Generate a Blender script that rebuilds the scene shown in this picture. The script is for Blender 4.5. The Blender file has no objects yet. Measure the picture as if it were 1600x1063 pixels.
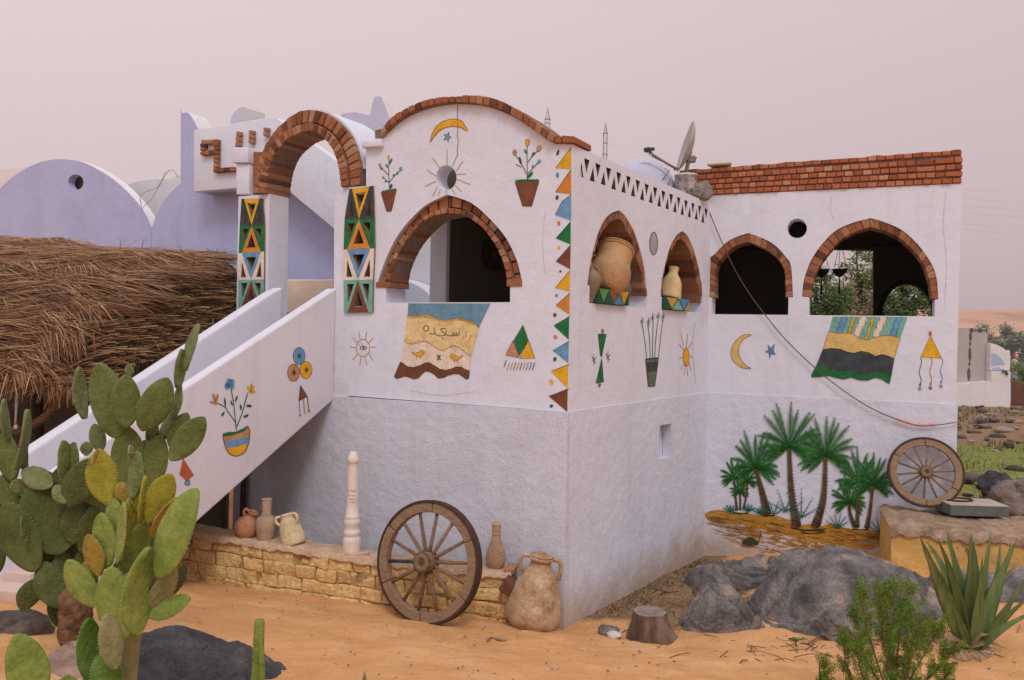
import bpy, bmesh, math, random
import numpy as np
from mathutils import Vector, Matrix, noise
from mathutils.geometry import tessellate_polygon, delaunay_2d_cdt
R_ = math.radians
sc = bpy.context.scene
COL = sc.collection
random.seed(7)

# ------------------------------------------------------------------ camera
FPX = 1250.0; CX = 800.0; CY = 531.5; EYE = 2.7
_p = R_(-0.48); _r = R_(1.2)
FWD = np.array([0, math.cos(_p), math.sin(_p)]); _u0 = np.array([0, -math.sin(_p), math.cos(_p)]); _r0 = np.array([1.0, 0, 0])
RIGHT = math.cos(_r) * _r0 + math.sin(_r) * _u0
UP = -math.sin(_r) * _r0 + math.cos(_r) * _u0
CAM = np.array([0, 0, EYE])
cd = bpy.data.cameras.new('camera'); cam = bpy.data.objects.new('camera', cd); COL.objects.link(cam)
cd.sensor_width = 36.0; cd.lens = 36.0 * FPX / 1600.0; cd.clip_start = 0.05; cd.clip_end = 6000
cam.matrix_world = Matrix(((RIGHT[0], UP[0], -FWD[0], CAM[0]), (RIGHT[1], UP[1], -FWD[1], CAM[1]), (RIGHT[2], UP[2], -FWD[2], CAM[2]), (0, 0, 0, 1)))
sc.camera = cam

# ------------------------------------------------------------------ sky and sun (hazy, overcast desert sky)
SUN_DIR = Vector((0.10, -0.62, 0.77)).normalized()      # towards the sun
w = bpy.data.worlds.new('World'); sc.world = w; w.use_nodes = True
n = w.node_tree.nodes; l = w.node_tree.links; n.clear()
out = n.new('ShaderNodeOutputWorld'); bg = n.new('ShaderNodeBackground'); bg.inputs['Strength'].default_value = 0.1
sky = n.new('ShaderNodeTexSky'); sky.sky_type = 'NISHITA'; sky.sun_disc = False
sky.sun_elevation = math.asin(SUN_DIR.z); sky.sun_rotation = math.atan2(SUN_DIR.x, SUN_DIR.y)
sky.dust_density = 6.0; sky.air_density = 1.5
tc = n.new('ShaderNodeTexCoord'); dot = n.new('ShaderNodeVectorMath'); dot.operation = 'DOT_PRODUCT'
dot.inputs[1].default_value = (-0.28, -0.06, 0.955)
ramp = n.new('ShaderNodeValToRGB')
e = ramp.color_ramp.elements
def lin(r, g, b):
    f = lambda c: (c / 255 / 12.92) if c / 255 <= .04045 else ((c / 255 + .055) / 1.055) ** 2.4
    return (f(r), f(g), f(b), 1)
mr = n.new('ShaderNodeMapRange'); mr.inputs['From Min'].default_value = -0.25; mr.inputs['From Max'].default_value = 1.0
e[0].position = 0.0; e[0].color = (.0440, .0349, .0365, 1)
e[1].position = 1.0; e[1].color = (.090, .085, .092, 1)
for pos, c in ((.14, (.0490, .0390, .0406, 1)), (.28, (.0535, .0428, .0444, 1)), (.5, (.0618, .0502, .0520, 1))):
    x = ramp.color_ramp.elements.new(pos); x.color = c
mul = n.new('ShaderNodeVectorMath'); mul.operation = 'SCALE'; mul.inputs['Scale'].default_value = 131.0
mix = n.new('ShaderNodeMixRGB'); mix.inputs['Fac'].default_value = 0.94
l.new(tc.outputs['Generated'], dot.inputs[0]); l.new(dot.outputs['Value'], mr.inputs['Value']); l.new(mr.outputs['Result'], ramp.inputs['Fac'])
l.new(ramp.outputs['Color'], mul.inputs[0]); l.new(sky.outputs['Color'], mix.inputs['Color1']); l.new(mul.outputs['Vector'], mix.inputs['Color2'])
l.new(mix.outputs['Color'], bg.inputs['Color']); l.new(bg.outputs['Background'], out.inputs['Surface'])
sd = bpy.data.lights.new('sun', 'SUN'); sd.energy = 1.15; sd.angle = R_(17); sd.color = (1.0, .965, .93)
so = bpy.data.objects.new('sun', sd); COL.objects.link(so); so.rotation_euler = SUN_DIR.to_track_quat('Z', 'Y').to_euler(); so.location = (0, 0, 30)
sc.view_settings.view_transform = 'Standard'; sc.view_settings.look = 'None'; sc.view_settings.exposure = 0.0; sc.view_settings.gamma = 1.0

# ------------------------------------------------------------------ projection helpers: a pixel of the 1600 x 1063 photo -> a point on a real surface
def ray(x, y): return FWD + RIGHT * (x - CX) / FPX - UP * (y - CY) / FPX
def at_z(x, y, z):
    d = ray(x, y); return CAM + d * ((z - EYE) / d[2])
def at_Y(x, y, Y):
    d = ray(x, y); return CAM + d * (Y / d[1])
def proj(p):
    d = np.array(p) - CAM; z = d @ FWD
    return CX + FPX * (d @ RIGHT) / z, CY - FPX * (d @ UP) / z
class Plane:
    """vertical plane through two plan points; u runs along it, z up, w out towards the camera"""
    def __init__(s, P, Q, off=0.0):
        P = np.array(P[:2], float); Q = np.array(Q[:2], float)
        s.u = (Q - P) / np.linalg.norm(Q - P); s.n = np.array([s.u[1], -s.u[0]])
        s.P = P + s.n * off
    def hit(s, x, y):
        d = ray(x, y); t = (s.n @ (s.P - CAM[:2])) / (s.n @ d[:2]); return CAM + d * t
    def uz(s, x, y):
        p = s.hit(x, y); return (float((p[:2] - s.P) @ s.u), float(p[2]))
    def xyz(s, u, z, w=0.0):
        q = s.P + s.u * u + s.n * w; return (float(q[0]), float(q[1]), float(z))
    def at(s, x, y, w=0.0):
        u, z = s.uz(x, y); return s.xyz(u, z, w)
    def shifted(s, w):
        return Plane(s.P, s.P + s.u, w)
def frame(x0, y0, sc_): return lambda *pts: [(x0 + x * sc_, y0 + y * sc_) for x, y in pts]
ZA = frame(0, 120, .31974); ZB = frame(280, 140, .22576); ZC = frame(360, 280, .20701); ZD = frame(570, 140, .21875)
ZE = frame(520, 300, .33868); ZF = frame(840, 220, .26341); ZG = frame(1080, 220, .275); ZH = frame(980, 150, .16933)
Y4 = frame(260, 480, .28226); Y5 = frame(340, 680, .26339); Y6 = frame(570, 740, .24463); Y7 = frame(860, 480, .24457)
Y8 = frame(1080, 600, .26336); X1 = frame(1360, 440, .24465); X2 = frame(1360, 660, .18809); X3 = frame(1300, 800, .24732)
X5 = frame(1080, 480, .25); X7 = frame(1250, 330, .15994); X8 = frame(900, 320, .16935); ZR = frame(600, 460, .14107)
def peak(pts, i=None):
    """double the highest point so that the curve keeps a point there"""
    pts = list(pts); i = min(range(len(pts)), key=lambda q: pts[q][1]) if i is None else i
    return pts[:i] + [pts[i], pts[i]] + pts[i:]
def cr(pts, k=6, closed=False):
    """Catmull-Rom through points"""
    P = [np.array(p, float) for p in pts]; N = len(P); o = []
    rng = range(N) if closed else range(N - 1)
    for i in rng:
        if closed: a, b, c, d = P[i - 1], P[i], P[(i + 1) % N], P[(i + 2) % N]
        else: a, b, c, d = P[max(i - 1, 0)], P[i], P[i + 1], P[min(i + 2, N - 1)]
        for j in range(k):
            t = j / k
            o.append(tuple(.5 * ((2 * b) + (c - a) * t + (2 * a - 5 * b + 4 * c - d) * t * t + (3 * b - a - 3 * c + d) * t ** 3)))
    if not closed: o.append(tuple(P[-1]))
    return o
def resample(pts, n_):
    P = np.array(pts, float); s = np.r_[0, np.cumsum(np.linalg.norm(np.diff(P, axis=0), axis=1))]
    t = np.linspace(0, s[-1], n_ + 1)
    return [tuple(np.interp(x, s, P[:, k]) for k in range(P.shape[1])) for x in t]

# ------------------------------------------------------------------ materials
MATS = {}
def surf(name, cols, scale=3.0, detail=6.0, bump=.2, bscale=60.0, rough=.88, island=0.0, stops=None, spec=.25, bump2=None, stretch=None, fine=0.0, dist=.02):
    """colour ramp over noise (and over a random value per loose piece); two scales of bump"""
    if name in MATS: return MATS[name]
    m = bpy.data.materials.new(name); m.use_nodes = True; MATS[name] = m
    n = m.node_tree.nodes; l = m.node_tree.links; b = n['Principled BSDF']
    b.inputs['Roughness'].default_value = rough; b.inputs['Specular IOR Level'].default_value = spec
    tc = n.new('ShaderNodeTexCoord'); vec = tc.outputs['Object']
    if stretch:
        mp = n.new('ShaderNodeMapping'); mp.inputs['Scale'].default_value = stretch; l.new(vec, mp.inputs['Vector']); vec = mp.outputs['Vector']
    nz = n.new('ShaderNodeTexNoise'); nz.inputs['Scale'].default_value = scale; nz.inputs['Detail'].default_value = detail; nz.inputs['Roughness'].default_value = .62
    l.new(vec, nz.inputs['Vector'])
    rp = n.new('ShaderNodeValToRGB'); k = len(cols)
    while len(rp.color_ramp.elements) < k: rp.color_ramp.elements.new(.5)
    ps = stops or [.3 + .4 * i / max(k - 1, 1) for i in range(k)]
    for el, p, c in zip(rp.color_ramp.elements, ps, cols): el.position = p; el.color = (*c[:3], 1)
    fac = nz.outputs['Fac']
    if island:
        g = n.new('ShaderNodeNewGeometry'); mx = n.new('ShaderNodeMix'); mx.data_type = 'FLOAT'; mx.inputs[0].default_value = island
        l.new(fac, mx.inputs[2]); l.new(g.outputs['Random Per Island'], mx.inputs[3]); fac = mx.outputs[0]
    l.new(fac, rp.inputs['Fac']); colr = rp.outputs['Color']
    if fine:
        n2 = n.new('ShaderNodeTexNoise'); n2.inputs['Scale'].default_value = bscale * .8; n2.inputs['Detail'].default_value = 4; l.new(vec, n2.inputs['Vector'])
        hs = n.new('ShaderNodeMapRange'); hs.inputs['From Min'].default_value = .25; hs.inputs['From Max'].default_value = .75; hs.inputs['To Min'].default_value = 1 - fine; hs.inputs['To Max'].default_value = 1 + fine
        l.new(n2.outputs['Fac'], hs.inputs['Value'])
        ml = n.new('ShaderNodeVectorMath'); ml.operation = 'SCALE'; l.new(colr, ml.inputs[0]); l.new(hs.outputs['Result'], ml.inputs['Scale']); colr = ml.outputs['Vector']
    l.new(colr, b.inputs['Base Color'])
    if bump:
        nb = n.new('ShaderNodeTexNoise'); nb.inputs['Scale'].default_value = bscale; nb.inputs['Detail'].default_value = 5; l.new(vec, nb.inputs['Vector'])
        h = nb.outputs['Fac']
        bp = n.new('ShaderNodeBump'); bp.inputs['Strength'].default_value = bump; bp.inputs['Distance'].default_value = dist; l.new(h, bp.inputs['Height'])
        if bump2:
            nb2 = n.new('ShaderNodeTexNoise'); nb2.inputs['Scale'].default_value = bump2[0]; nb2.inputs['Detail'].default_value = 3; l.new(vec, nb2.inputs['Vector'])
            bp2 = n.new('ShaderNodeBump'); bp2.inputs['Strength'].default_value = bump2[1]; bp2.inputs['Distance'].default_value = .05; l.new(nb2.outputs['Fac'], bp2.inputs['Height']); l.new(bp2.outputs['Normal'], bp.inputs['Normal'])
        l.new(bp.outputs['Normal'], b.inputs['Normal'])
    return m
def sc3(c, f): return tuple(x * f for x in c)
def plaster(name, c, var=.07, bump=.25, bscale=45, b2=(5, .25), fine=.03, scale=1.6, streak=.11, splash=None):
    if name in MATS: return MATS[name]
    m = surf(name, [sc3(c, 1 - var), c, sc3(c, 1 + var * .5)], scale=scale, detail=8, bump=bump, bscale=bscale, bump2=b2, fine=fine, rough=.93, spec=.15)
    n = m.node_tree.nodes; l = m.node_tree.links; b = n['Principled BSDF']; tc = n.new('ShaderNodeTexCoord')
    def stain(fac_socket, colr):
        src = b.inputs['Base Color'].links[0].from_socket
        mx = n.new('ShaderNodeMixRGB'); l.new(fac_socket, mx.inputs['Fac']); l.new(src, mx.inputs['Color1']); mx.inputs['Color2'].default_value = (*colr, 1); l.new(mx.outputs['Color'], b.inputs['Base Color'])
    def noise_fac(scl, lo, hi, amt, detail=8):
        mp = n.new('ShaderNodeMapping'); mp.inputs['Scale'].default_value = scl; l.new(tc.outputs['Object'], mp.inputs['Vector'])
        nz = n.new('ShaderNodeTexNoise'); nz.inputs['Scale'].default_value = 1; nz.inputs['Detail'].default_value = detail; nz.inputs['Roughness'].default_value = .65; l.new(mp.outputs['Vector'], nz.inputs['Vector'])
        r = n.new('ShaderNodeMapRange'); r.inputs['From Min'].default_value = lo; r.inputs['From Max'].default_value = hi; r.inputs['To Max'].default_value = amt; l.new(nz.outputs['Fac'], r.inputs['Value']); return r.outputs['Result']
    if streak:
        stain(noise_fac((7, 7, .55), .52, .78, streak * 3.2), sc3(c, .70) if c[2] < c[0] else (c[0] * .74, c[1] * .70, c[2] * .64))      # rain streaks
        stain(noise_fac((2.2, 2.2, 2.8), .55, .72, streak * 2.2), sc3(c, .84))                                                        # patched plaster
        stain(noise_fac((30, 30, 30), .70, .78, streak * 4), (.22, .18, .15))                                                          # small chips and specks
    if splash:
        sx = n.new('ShaderNodeSeparateXYZ'); l.new(tc.outputs['Object'], sx.inputs['Vector'])
        nz = n.new('ShaderNodeTexNoise'); nz.inputs['Scale'].default_value = 3.5; nz.inputs['Detail'].default_value = 8; l.new(tc.outputs['Object'], nz.inputs['Vector'])
        ad = n.new('ShaderNodeMath'); ad.operation = 'MULTIPLY_ADD'; ad.inputs[1].default_value = -.55; l.new(nz.outputs['Fac'], ad.inputs[0]); l.new(sx.outputs['Z'], ad.inputs[2])
        r = n.new('ShaderNodeMapRange'); r.inputs['From Min'].default_value = splash; r.inputs['From Max'].default_value = -.28; r.inputs['To Max'].default_value = .75; l.new(ad.outputs[0], r.inputs['Value'])
        stain(r.outputs['Result'], (.40, .285, .19))
    return m
WHITE = plaster('white_plaster', (.675, .705, .80), var=.05, bump=.16, bscale=38)
WHITE_S = plaster('white_plaster_stair', (.665, .665, .735), var=.04, bump=.10, bscale=30, b2=(3, .2))
GREY = plaster('rough_grey_plaster', (.59, .615, .71), var=.08, bump=.36, bscale=75, b2=(9, .3), fine=.10, splash=.16)
GREY2 = plaster('rough_pale_plaster', (.645, .675, .78), var=.07, bump=.32, bscale=75, b2=(9, .3), fine=.08, splash=.16)
LAV = plaster('lavender_plaster', (.42, .455, .675), var=.09, bump=.2, bscale=30, scale=1.1)
PALELAV = plaster('pale_lavender_plaster', (.54, .54, .66), var=.05)
ROOFW = plaster('white_roof_plaster', (.72, .70, .71), var=.05, bump=.2, bscale=25)
CREAM = plaster('cream_plaster', (.84, .68, .52), var=.06)
MUDSHADE = plaster('mud_and_shade_plaster', (.12, .10, .078), var=.15)  # mud brown; in the rooms it is shade put into the colour
ROOMSHADE = plaster('room_shade_plaster', (.10, .088, .075), var=.2, bump=.3)  # walls coloured dark to look unlit
BRICK = surf('fired_brick', [(.10, .045, .03), (.195, .08, .045), (.31, .122, .06), (.35, .165, .09), (.41, .265, .165)], scale=18, detail=6, island=.72, stops=[.12, .3, .5, .72, .92], bump=.55, bscale=70, fine=.2, spec=.12)
BRICKO = surf('orange_brick', [(.20, .07, .04), (.33, .105, .052), (.40, .13, .06), (.45, .17, .09), (.50, .36, .22)], scale=18, island=.78, stops=[.05, .25, .5, .78, .97], bump=.5, bscale=70, fine=.15, spec=.12)
MORTAR = surf('brick_mortar', [(.15, .105, .075), (.26, .19, .14)], scale=20, bump=.8, bscale=60, fine=.2)
MUDBR = surf('yellow_mud_brick', [(.24, .15, .075), (.60, .41, .175), (.71, .50, .235), (.74, .58, .35)], scale=7, detail=10, island=.12, stops=[.24, .4, .58, .8], bump=.9, bscale=35, bump2=(8, .6), fine=.2)
MUDMO = surf('mud_mortar', [(.15, .10, .055), (.40, .27, .12), (.48, .32, .14)], scale=9, bump=1.0, bscale=40, fine=.2)
EARTH = surf('earth_topping', [(.36, .24, .15), (.52, .36, .235), (.58, .45, .33)], scale=5, bump=.9, bscale=40, fine=.15)
OCHRE = surf('ochre_lime_wash', [(.16, .10, .06), (.60, .36, .115), (.66, .40, .13), (.58, .40, .19)], scale=6.5, detail=12, stops=[.335, .36, .60, .72], bump=.5, bscale=30, bump2=(4, .4), fine=.08)
PCOL = dict(yellow=(.68, .38, .022), gold=(.62, .40, .13), blue=(.13, .30, .50), blue2=(.095, .23, .46), green=(.016, .155, .045), brown=(.175, .062, .035), red=(.42, .105, .05),
            orange=(.60, .225, .04), tan=(.46, .24, .12), teal=(.17, .40, .325), slate=(.045, .058, .062), cream=(.72, .60, .50), black=(.02, .022, .022), dgreen=(.02, .085, .05),
            umber=(.075, .04, .02), sand=(.62, .44, .155), palesand=(.70, .53, .26), sky=(.135, .27, .37), pgreen=(.10, .155, .105), ochre=(.42, .21, .03), ochre2=(.27, .12, .02), ochre3=(.50, .30, .09), rust=(.30, .10, .03),
            leaf=(.03, .165, .03), leaf2=(.10, .29, .075), leaf3=(.012, .085, .022), trunk=(.13, .075, .03), trunk2=(.055, .032, .015), bluegreen=(.02, .14, .11), olive=(.05, .045, .02), disc=(.36, .35, .38), crack=(.40, .38, .40), white=(.72, .68, .73))
def paint(k):
    c = PCOL[k]; return surf('paint_' + k, [sc3(c, .68), c, tuple(min(.8, x * 1.12 + .02) for x in c)], scale=11, detail=10, stops=[.24, .48, .74], bump=.3, bscale=42, fine=.10, rough=.8, spec=.2, bump2=(5, .25))
def wood(name, cols): return surf(name, cols, scale=9, detail=8, bump=.6, bscale=30, stretch=(1, 1, 6), fine=.2, island=.3)
OLDWOOD = wood('weathered_wood', [(.085, .05, .028), (.21, .135, .08), (.30, .20, .125)])
PALEWOOD = wood('pale_weathered_wood', [(.11, .066, .038), (.24, .155, .095), (.32, .225, .145)])
IRON = surf('rusty_iron', [(.03, .02, .016), (.09, .045, .03)], scale=20, bump=.4, bscale=80, rough=.7)
DARKWOOD = surf('dark_beam_wood', [(.02, .014, .01), (.05, .034, .022)], scale=8, bump=.5, bscale=30)
METAL = surf('grey_metal', [(.16, .15, .145), (.24, .225, .21)], scale=20, bump=.1, bscale=80, rough=.5, spec=.5)
DISHM = surf('dish_paint', [(.36, .33, .31), (.46, .43, .40)], scale=8, bump=.05, bscale=60, rough=.55, spec=.4)

# ------------------------------------------------------------------ objects
def _props(o, label=None, cat=None, group=None, kind=None):
    if label: o['label'] = label
    if cat: o['category'] = cat
    if group: o['group'] = group
    if kind: o['kind'] = kind
    return o
def thing(name, label, cat, loc=(0, 0, 0), group=None):
    o = bpy.data.objects.new(name, None); COL.objects.link(o); o.location = loc; o.empty_display_size = .2
    return _props(o, label, cat, group)
def root_loc(o):
    v = Vector((0, 0, 0))
    while o is not None: v = v + Vector(o.location); o = o.parent
    return v
class MB:
    """collects pieces in world space; build() links them as one mesh object"""
    def __init__(s): s.v = []; s.f = []; s.mi = []; s.sm = []
    def add(s, vs, fs, mi=0, smooth=False):
        k = len(s.v); s.v += [tuple(map(float, p)) for p in vs]
        for f in fs: s.f.append([i + k for i in f]); s.mi.append(mi); s.sm.append(smooth)
    def box(s, c, a, b, d, mi=0):
        """box with centre c and half-axes a, b, d (vectors)"""
        c, a, b, d = map(np.array, (c, a, b, d))
        vs = [c + i * a + j * b + k * d for i in (-1, 1) for j in (-1, 1) for k in (-1, 1)]
        s.add(vs, [(0, 1, 3, 2), (4, 6, 7, 5), (0, 4, 5, 1), (2, 3, 7, 6), (0, 2, 6, 4), (1, 5, 7, 3)], mi)
    def hexa(s, q0, q1, mi=0):
        k = len(q0); s.add(list(q0) + list(q1), [tuple(range(k))[::-1], tuple(range(k, 2 * k))] + [(i, (i + 1) % k, k + (i + 1) % k, k + i) for i in range(k)], mi)
    def prism(s, pl, loops, w0, w1, mi=0, mside=None):
        """polygon (first loop) with holes (other loops) in (u, z) of a plane, thickened from w0 to w1"""
        clean = []
        for L in loops:
            q = [tuple(map(float, L[0]))]
            for p in L[1:]:
                if math.dist(p, q[-1]) > 1e-4: q.append(tuple(map(float, p)))
            if math.dist(q[0], q[-1]) < 1e-4: q.pop()
            clean.append(q)
        loops = clean; flat = [p for L in loops for p in L]; k = len(flat)
        if len(loops) == 1:
            tris = tessellate_polygon([[Vector((p[0], p[1], 0)) for p in L] for L in loops])
        else:
            ed = []; o = 0
            for L in loops: ed += [(o + i, o + (i + 1) % len(L)) for i in range(len(L))]; o += len(L)
            cv, _, cf, ov, _, _ = delaunay_2d_cdt([Vector(p) for p in flat], ed, [], 0, 1e-6)
            back_ = [src[0] if src else -1 for src in ov]
            def inside(p, L):
                c = False
                for i in range(len(L)):
                    a, b = L[i], L[i - 1]
                    if (a[1] > p[1]) != (b[1] > p[1]) and p[0] < (b[0] - a[0]) * (p[1] - a[1]) / (b[1] - a[1]) + a[0]: c = not c
                return c
            tris = []
            for f in cf:
                if any(back_[i] < 0 for i in f): continue
                g = sum((cv[i] for i in f), Vector((0, 0))) / len(f)
                if inside(g, loops[0]) and not any(inside(g, L) for L in loops[1:]): tris.append(tuple(back_[i] for i in f))
        vs = [pl.xyz(u, z, w0) for u, z in flat] + [pl.xyz(u, z, w1) for u, z in flat]
        s.add(vs, [tuple(t) for t in tris] + [tuple(i + k for i in t)[::-1] for t in tris], mi)
        fs = []; o = 0
        for L in loops:
            m = len(L)
            for i in range(m): a = o + i; b = o + (i + 1) % m; fs.append((a, b, b + k, a + k))
            o += m
        s.add(vs, fs, mi if mside is None else mside)
    def sheet(s, pl, loops_px, w, mi=0, clampu=None):
        """a coat of paint: polygon given in photo pixels, laid on a wall plane"""
        flat = [p for L in loops_px for p in L]
        tris = tessellate_polygon([[Vector((p[0], -p[1], 0)) for p in L] for L in loops_px])
        vs = []
        for p in flat:
            u, z = pl.uz(*p)
            if clampu is not None: u = min(u, clampu)
            vs.append(pl.xyz(u, z, w))
        s.add(vs, [tuple(t) for t in tris], mi)
    def stroke(s, pl, pts, wd, w, mi=0, taper=False):
        P = np.array(pts, float); k = len(P); vs = []
        for i in range(k):
            t = P[min(i + 1, k - 1)] - P[max(i - 1, 0)]; t = t / (np.linalg.norm(t) + 1e-9); nn = np.array([-t[1], t[0]])
            h = wd / 2 * ((1 - i / (k - 1)) if taper else 1) + (.05 if taper else 0)
            vs += [pl.at(*(P[i] + nn * h), w), pl.at(*(P[i] - nn * h), w)]
        s.add(vs, [(2 * i, 2 * i + 1, 2 * i + 3, 2 * i + 2) for i in range(k - 1)], mi)
    def tube(s, pts, r, seg=8, mi=0, cap=True, smooth=True):
        P = [Vector(p) for p in pts]; k = len(P); rs = r if isinstance(r, (list, tuple)) else [r] * k
        t = (P[1] - P[0]).normalized(); a = t.orthogonal().normalized(); vs = []
        for i in range(k):
            t = (P[min(i + 1, k - 1)] - P[max(i - 1, 0)]).normalized(); a = (a - t * a.dot(t)).normalized(); b = t.cross(a)
            for j in range(seg):
                q = 2 * math.pi * j / seg; vs.append(P[i] + (a * math.cos(q) + b * math.sin(q)) * rs[i])
        fs = [(i * seg + j, i * seg + (j + 1) % seg, (i + 1) * seg + (j + 1) % seg, (i + 1) * seg + j) for i in range(k - 1) for j in range(seg)]
        s.add(vs, fs, mi, smooth)
        if cap: s.add(vs[:seg], [tuple(range(seg))[::-1]], mi); s.add(vs[-seg:], [tuple(range(seg))], mi)
    def lathe(s, prof, M, seg=40, mi=0, wob=0.0, seed=0):
        """profile (r, z) turned round the z axis, then moved by matrix M"""
        vs = []
        for r, z in prof:
            for j in range(seg):
                q = 2 * math.pi * j / seg
                rr = r * (1 + wob * noise.noise((math.cos(q) * 1.3 + seed, math.sin(q) * 1.3, z * 5)))
                vs.append(M @ Vector((rr * math.cos(q), rr * math.sin(q), z)))
        k = len(prof)
        s.add(vs, [(i * seg + j, i * seg + (j + 1) % seg, (i + 1) * seg + (j + 1) % seg, (i + 1) * seg + j) for i in range(k - 1) for j in range(seg)], mi, True)
        s.add(vs[:seg], [tuple(range(seg))[::-1]], mi); s.add(vs[-seg:], [tuple(range(seg))], mi)
    def build(s, name, mats, parent=None, loc=None, bevel=0.0, bseg=1, recalc=True, merge=True, label=None, smooth_angle=None, **tags):
        mats = mats if isinstance(mats, (list, tuple)) else [mats]
        off = np.array(root_loc(parent)) if parent is not None else np.array(loc if loc is not None else (0, 0, 0))
        me = bpy.data.meshes.new(name)
        if s.v:
            vv = (np.array(s.v) - off).tolist(); me.from_pydata(vv, [], s.f)
            me.polygons.foreach_set('material_index', s.mi); me.polygons.foreach_set('use_smooth', s.sm)
        bm = bmesh.new(); bm.from_mesh(me)
        if merge: bmesh.ops.remove_doubles(bm, verts=bm.verts, dist=1e-5)
        if recalc: bmesh.ops.recalc_face_normals(bm, faces=bm.faces)
        if bevel:
            ed = [x for x in bm.edges if len(x.link_faces) == 2 and x.calc_face_angle(0) > .6]
            bmesh.ops.bevel(bm, geom=ed, offset=bevel, segments=bseg, affect='EDGES', clamp_overlap=True, profile=.6)
            if bseg > 1:
                for f in bm.faces: f.smooth = True
        bm.to_mesh(me); bm.free()
        for m in mats: me.materials.append(m)
        o = bpy.data.objects.new(name, me); COL.objects.link(o)
        if parent is not None: o.parent = parent
        else: o.location = off
        if smooth_angle:
            try: me.set_sharp_from_angle(angle=R_(smooth_angle))
            except Exception: pass
        return _props(o, label, **tags)

# ------------------------------------------------------------------ where the walls stand (plan)
A = np.array([.525, 7.35]); Lp = np.array([-1.928, 8.72]); Cc = np.array([2.528, 10.30]); D = np.array([5.136, 9.22])
PF = Plane(Lp, A); PR = Plane(A, Cc); PB = Plane(Cc, D)
sdir = PR.u                                         # the stair climbs parallel to the side wall
PS = Plane(Lp - sdir, Lp)                           # outer face of the stair
uA = float((A - Lp) @ PF.u); uC = float((Cc - A) @ PR.u); uD = float((D - Cc) @ PB.u)
ZP = 1.99                                           # plinth line
TH = .34

# ------------------------------------------------------------------ ground
CTRL = [(0, 1, 1.25), (-2, 2, 1.2), (2, 2, 1.1), (0, 3.6, .85), (-2.75, 4.9, .73), (-1.5, 4.9, .56), (0.05, 5.1, .49), (1.5, 5.3, .40), (2.8, 5.4, .34), (4.2, 5.5, .36),
        (-3.9, 5.6, .74), (-4.3, 6.8, .76), (-4.8, 8, .7), (-3.2, 6.4, .5), (-3.3, 7.95, .20), (-2.6, 7.8, .16), (-1.9, 7.68, .12), (-1.2, 7.5, .10), (-.7, 7.35, .08), (-.1, 7.2, .08), (-2.9, 8.9, -.05), (.25, 7.1, .07), (.5, 7.34, -.01), (1.1, 7.05, .04),
        (1.0, 8.1, -.03), (1.5, 8.8, -.05), (2.5, 10.2, -.12), (2.4, 6.9, .12), (3.9, 8.3, .28), (3.6, 6.4, .22), (5, 7, .4), (7, 8, .4), (5.6, 10, .25), (8, 14, .25), (12, 22, .1), (20, 34, 0), (32, 36, -.3), (40, 60, -2.2),
        (60, 100, -4.8), (100, 150, -7), (0, 40, 0), (-20, 40, 0), (-20, 10, .6), (-20, 0, 1), (20, 5, .6), (40, 20, .2), (0, 100, -2), (-60, 100, -2), (0, 200, -7.5), (-100, 200, -6), (200, 200, -8), (150, 60, -3), (0, -30, 1.3), (-1.2, 10, -.1), (1.5, 11.5, -.1)]
_cp = np.array(CTRL); _D = np.linalg.norm(_cp[:, None, :2] - _cp[None, :, :2], axis=2)
_N = len(_cp); _Am = np.zeros((_N + 1, _N + 1)); _Am[:_N, :_N] = _D; _Am[:_N, _N] = 1; _Am[_N, :_N] = 1
_W = np.linalg.solve(_Am, np.r_[_cp[:, 2], 0])
def gz(x, y): return float(np.hypot(_cp[:, 0] - x, _cp[:, 1] - y) @ _W[:_N] + _W[_N])
def ground_hit(px, py):
    """where the line of sight of a pixel meets the ground"""
    d = ray(px, py); lo = 1.0
    t = lo
    while t < 200:
        p = CAM + d * t
        if p[2] < gz(p[0], p[1]): break
        t += .03 if t < 15 else .5
    return CAM + d * t
xs = np.r_[np.linspace(-400, -30, 14), np.linspace(-26, -6.5, 16), np.arange(-6, 7.5, .055), np.linspace(7.7, 30, 60), np.linspace(34, 400, 20)]
ys = np.r_[np.linspace(-60, 0, 6), np.arange(.5, 3.5, .25), np.arange(3.6, 9.6, .055), np.arange(9.7, 16, .15), np.linspace(16.5, 60, 60), np.linspace(64, 260, 30)]
gv = []; dirt = []; _fr = random.Random(40)
FEET = []
for (x0_, y0_), (x1_, y1_), n_ in (((-2.2, 6.9), (2.6, 5.9), 15), ((3.4, 5.6), (-.6, 6.9), 12), ((-1.6, 5.6), (.9, 6.9), 9), ((.6, 5.2), (2.4, 6.4), 7)):
    for i in range(n_): t = i / n_; FEET.append((x0_ + (x1_ - x0_) * t + _fr.gauss(0, .05), y0_ + (y1_ - y0_) * t + (.07 if i % 2 else -.07) + _fr.gauss(0, .04), math.atan2(y1_ - y0_, x1_ - x0_) + _fr.gauss(0, .2), _fr.uniform(.010, .022)))
FEET_ = np.array(FEET)
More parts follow.
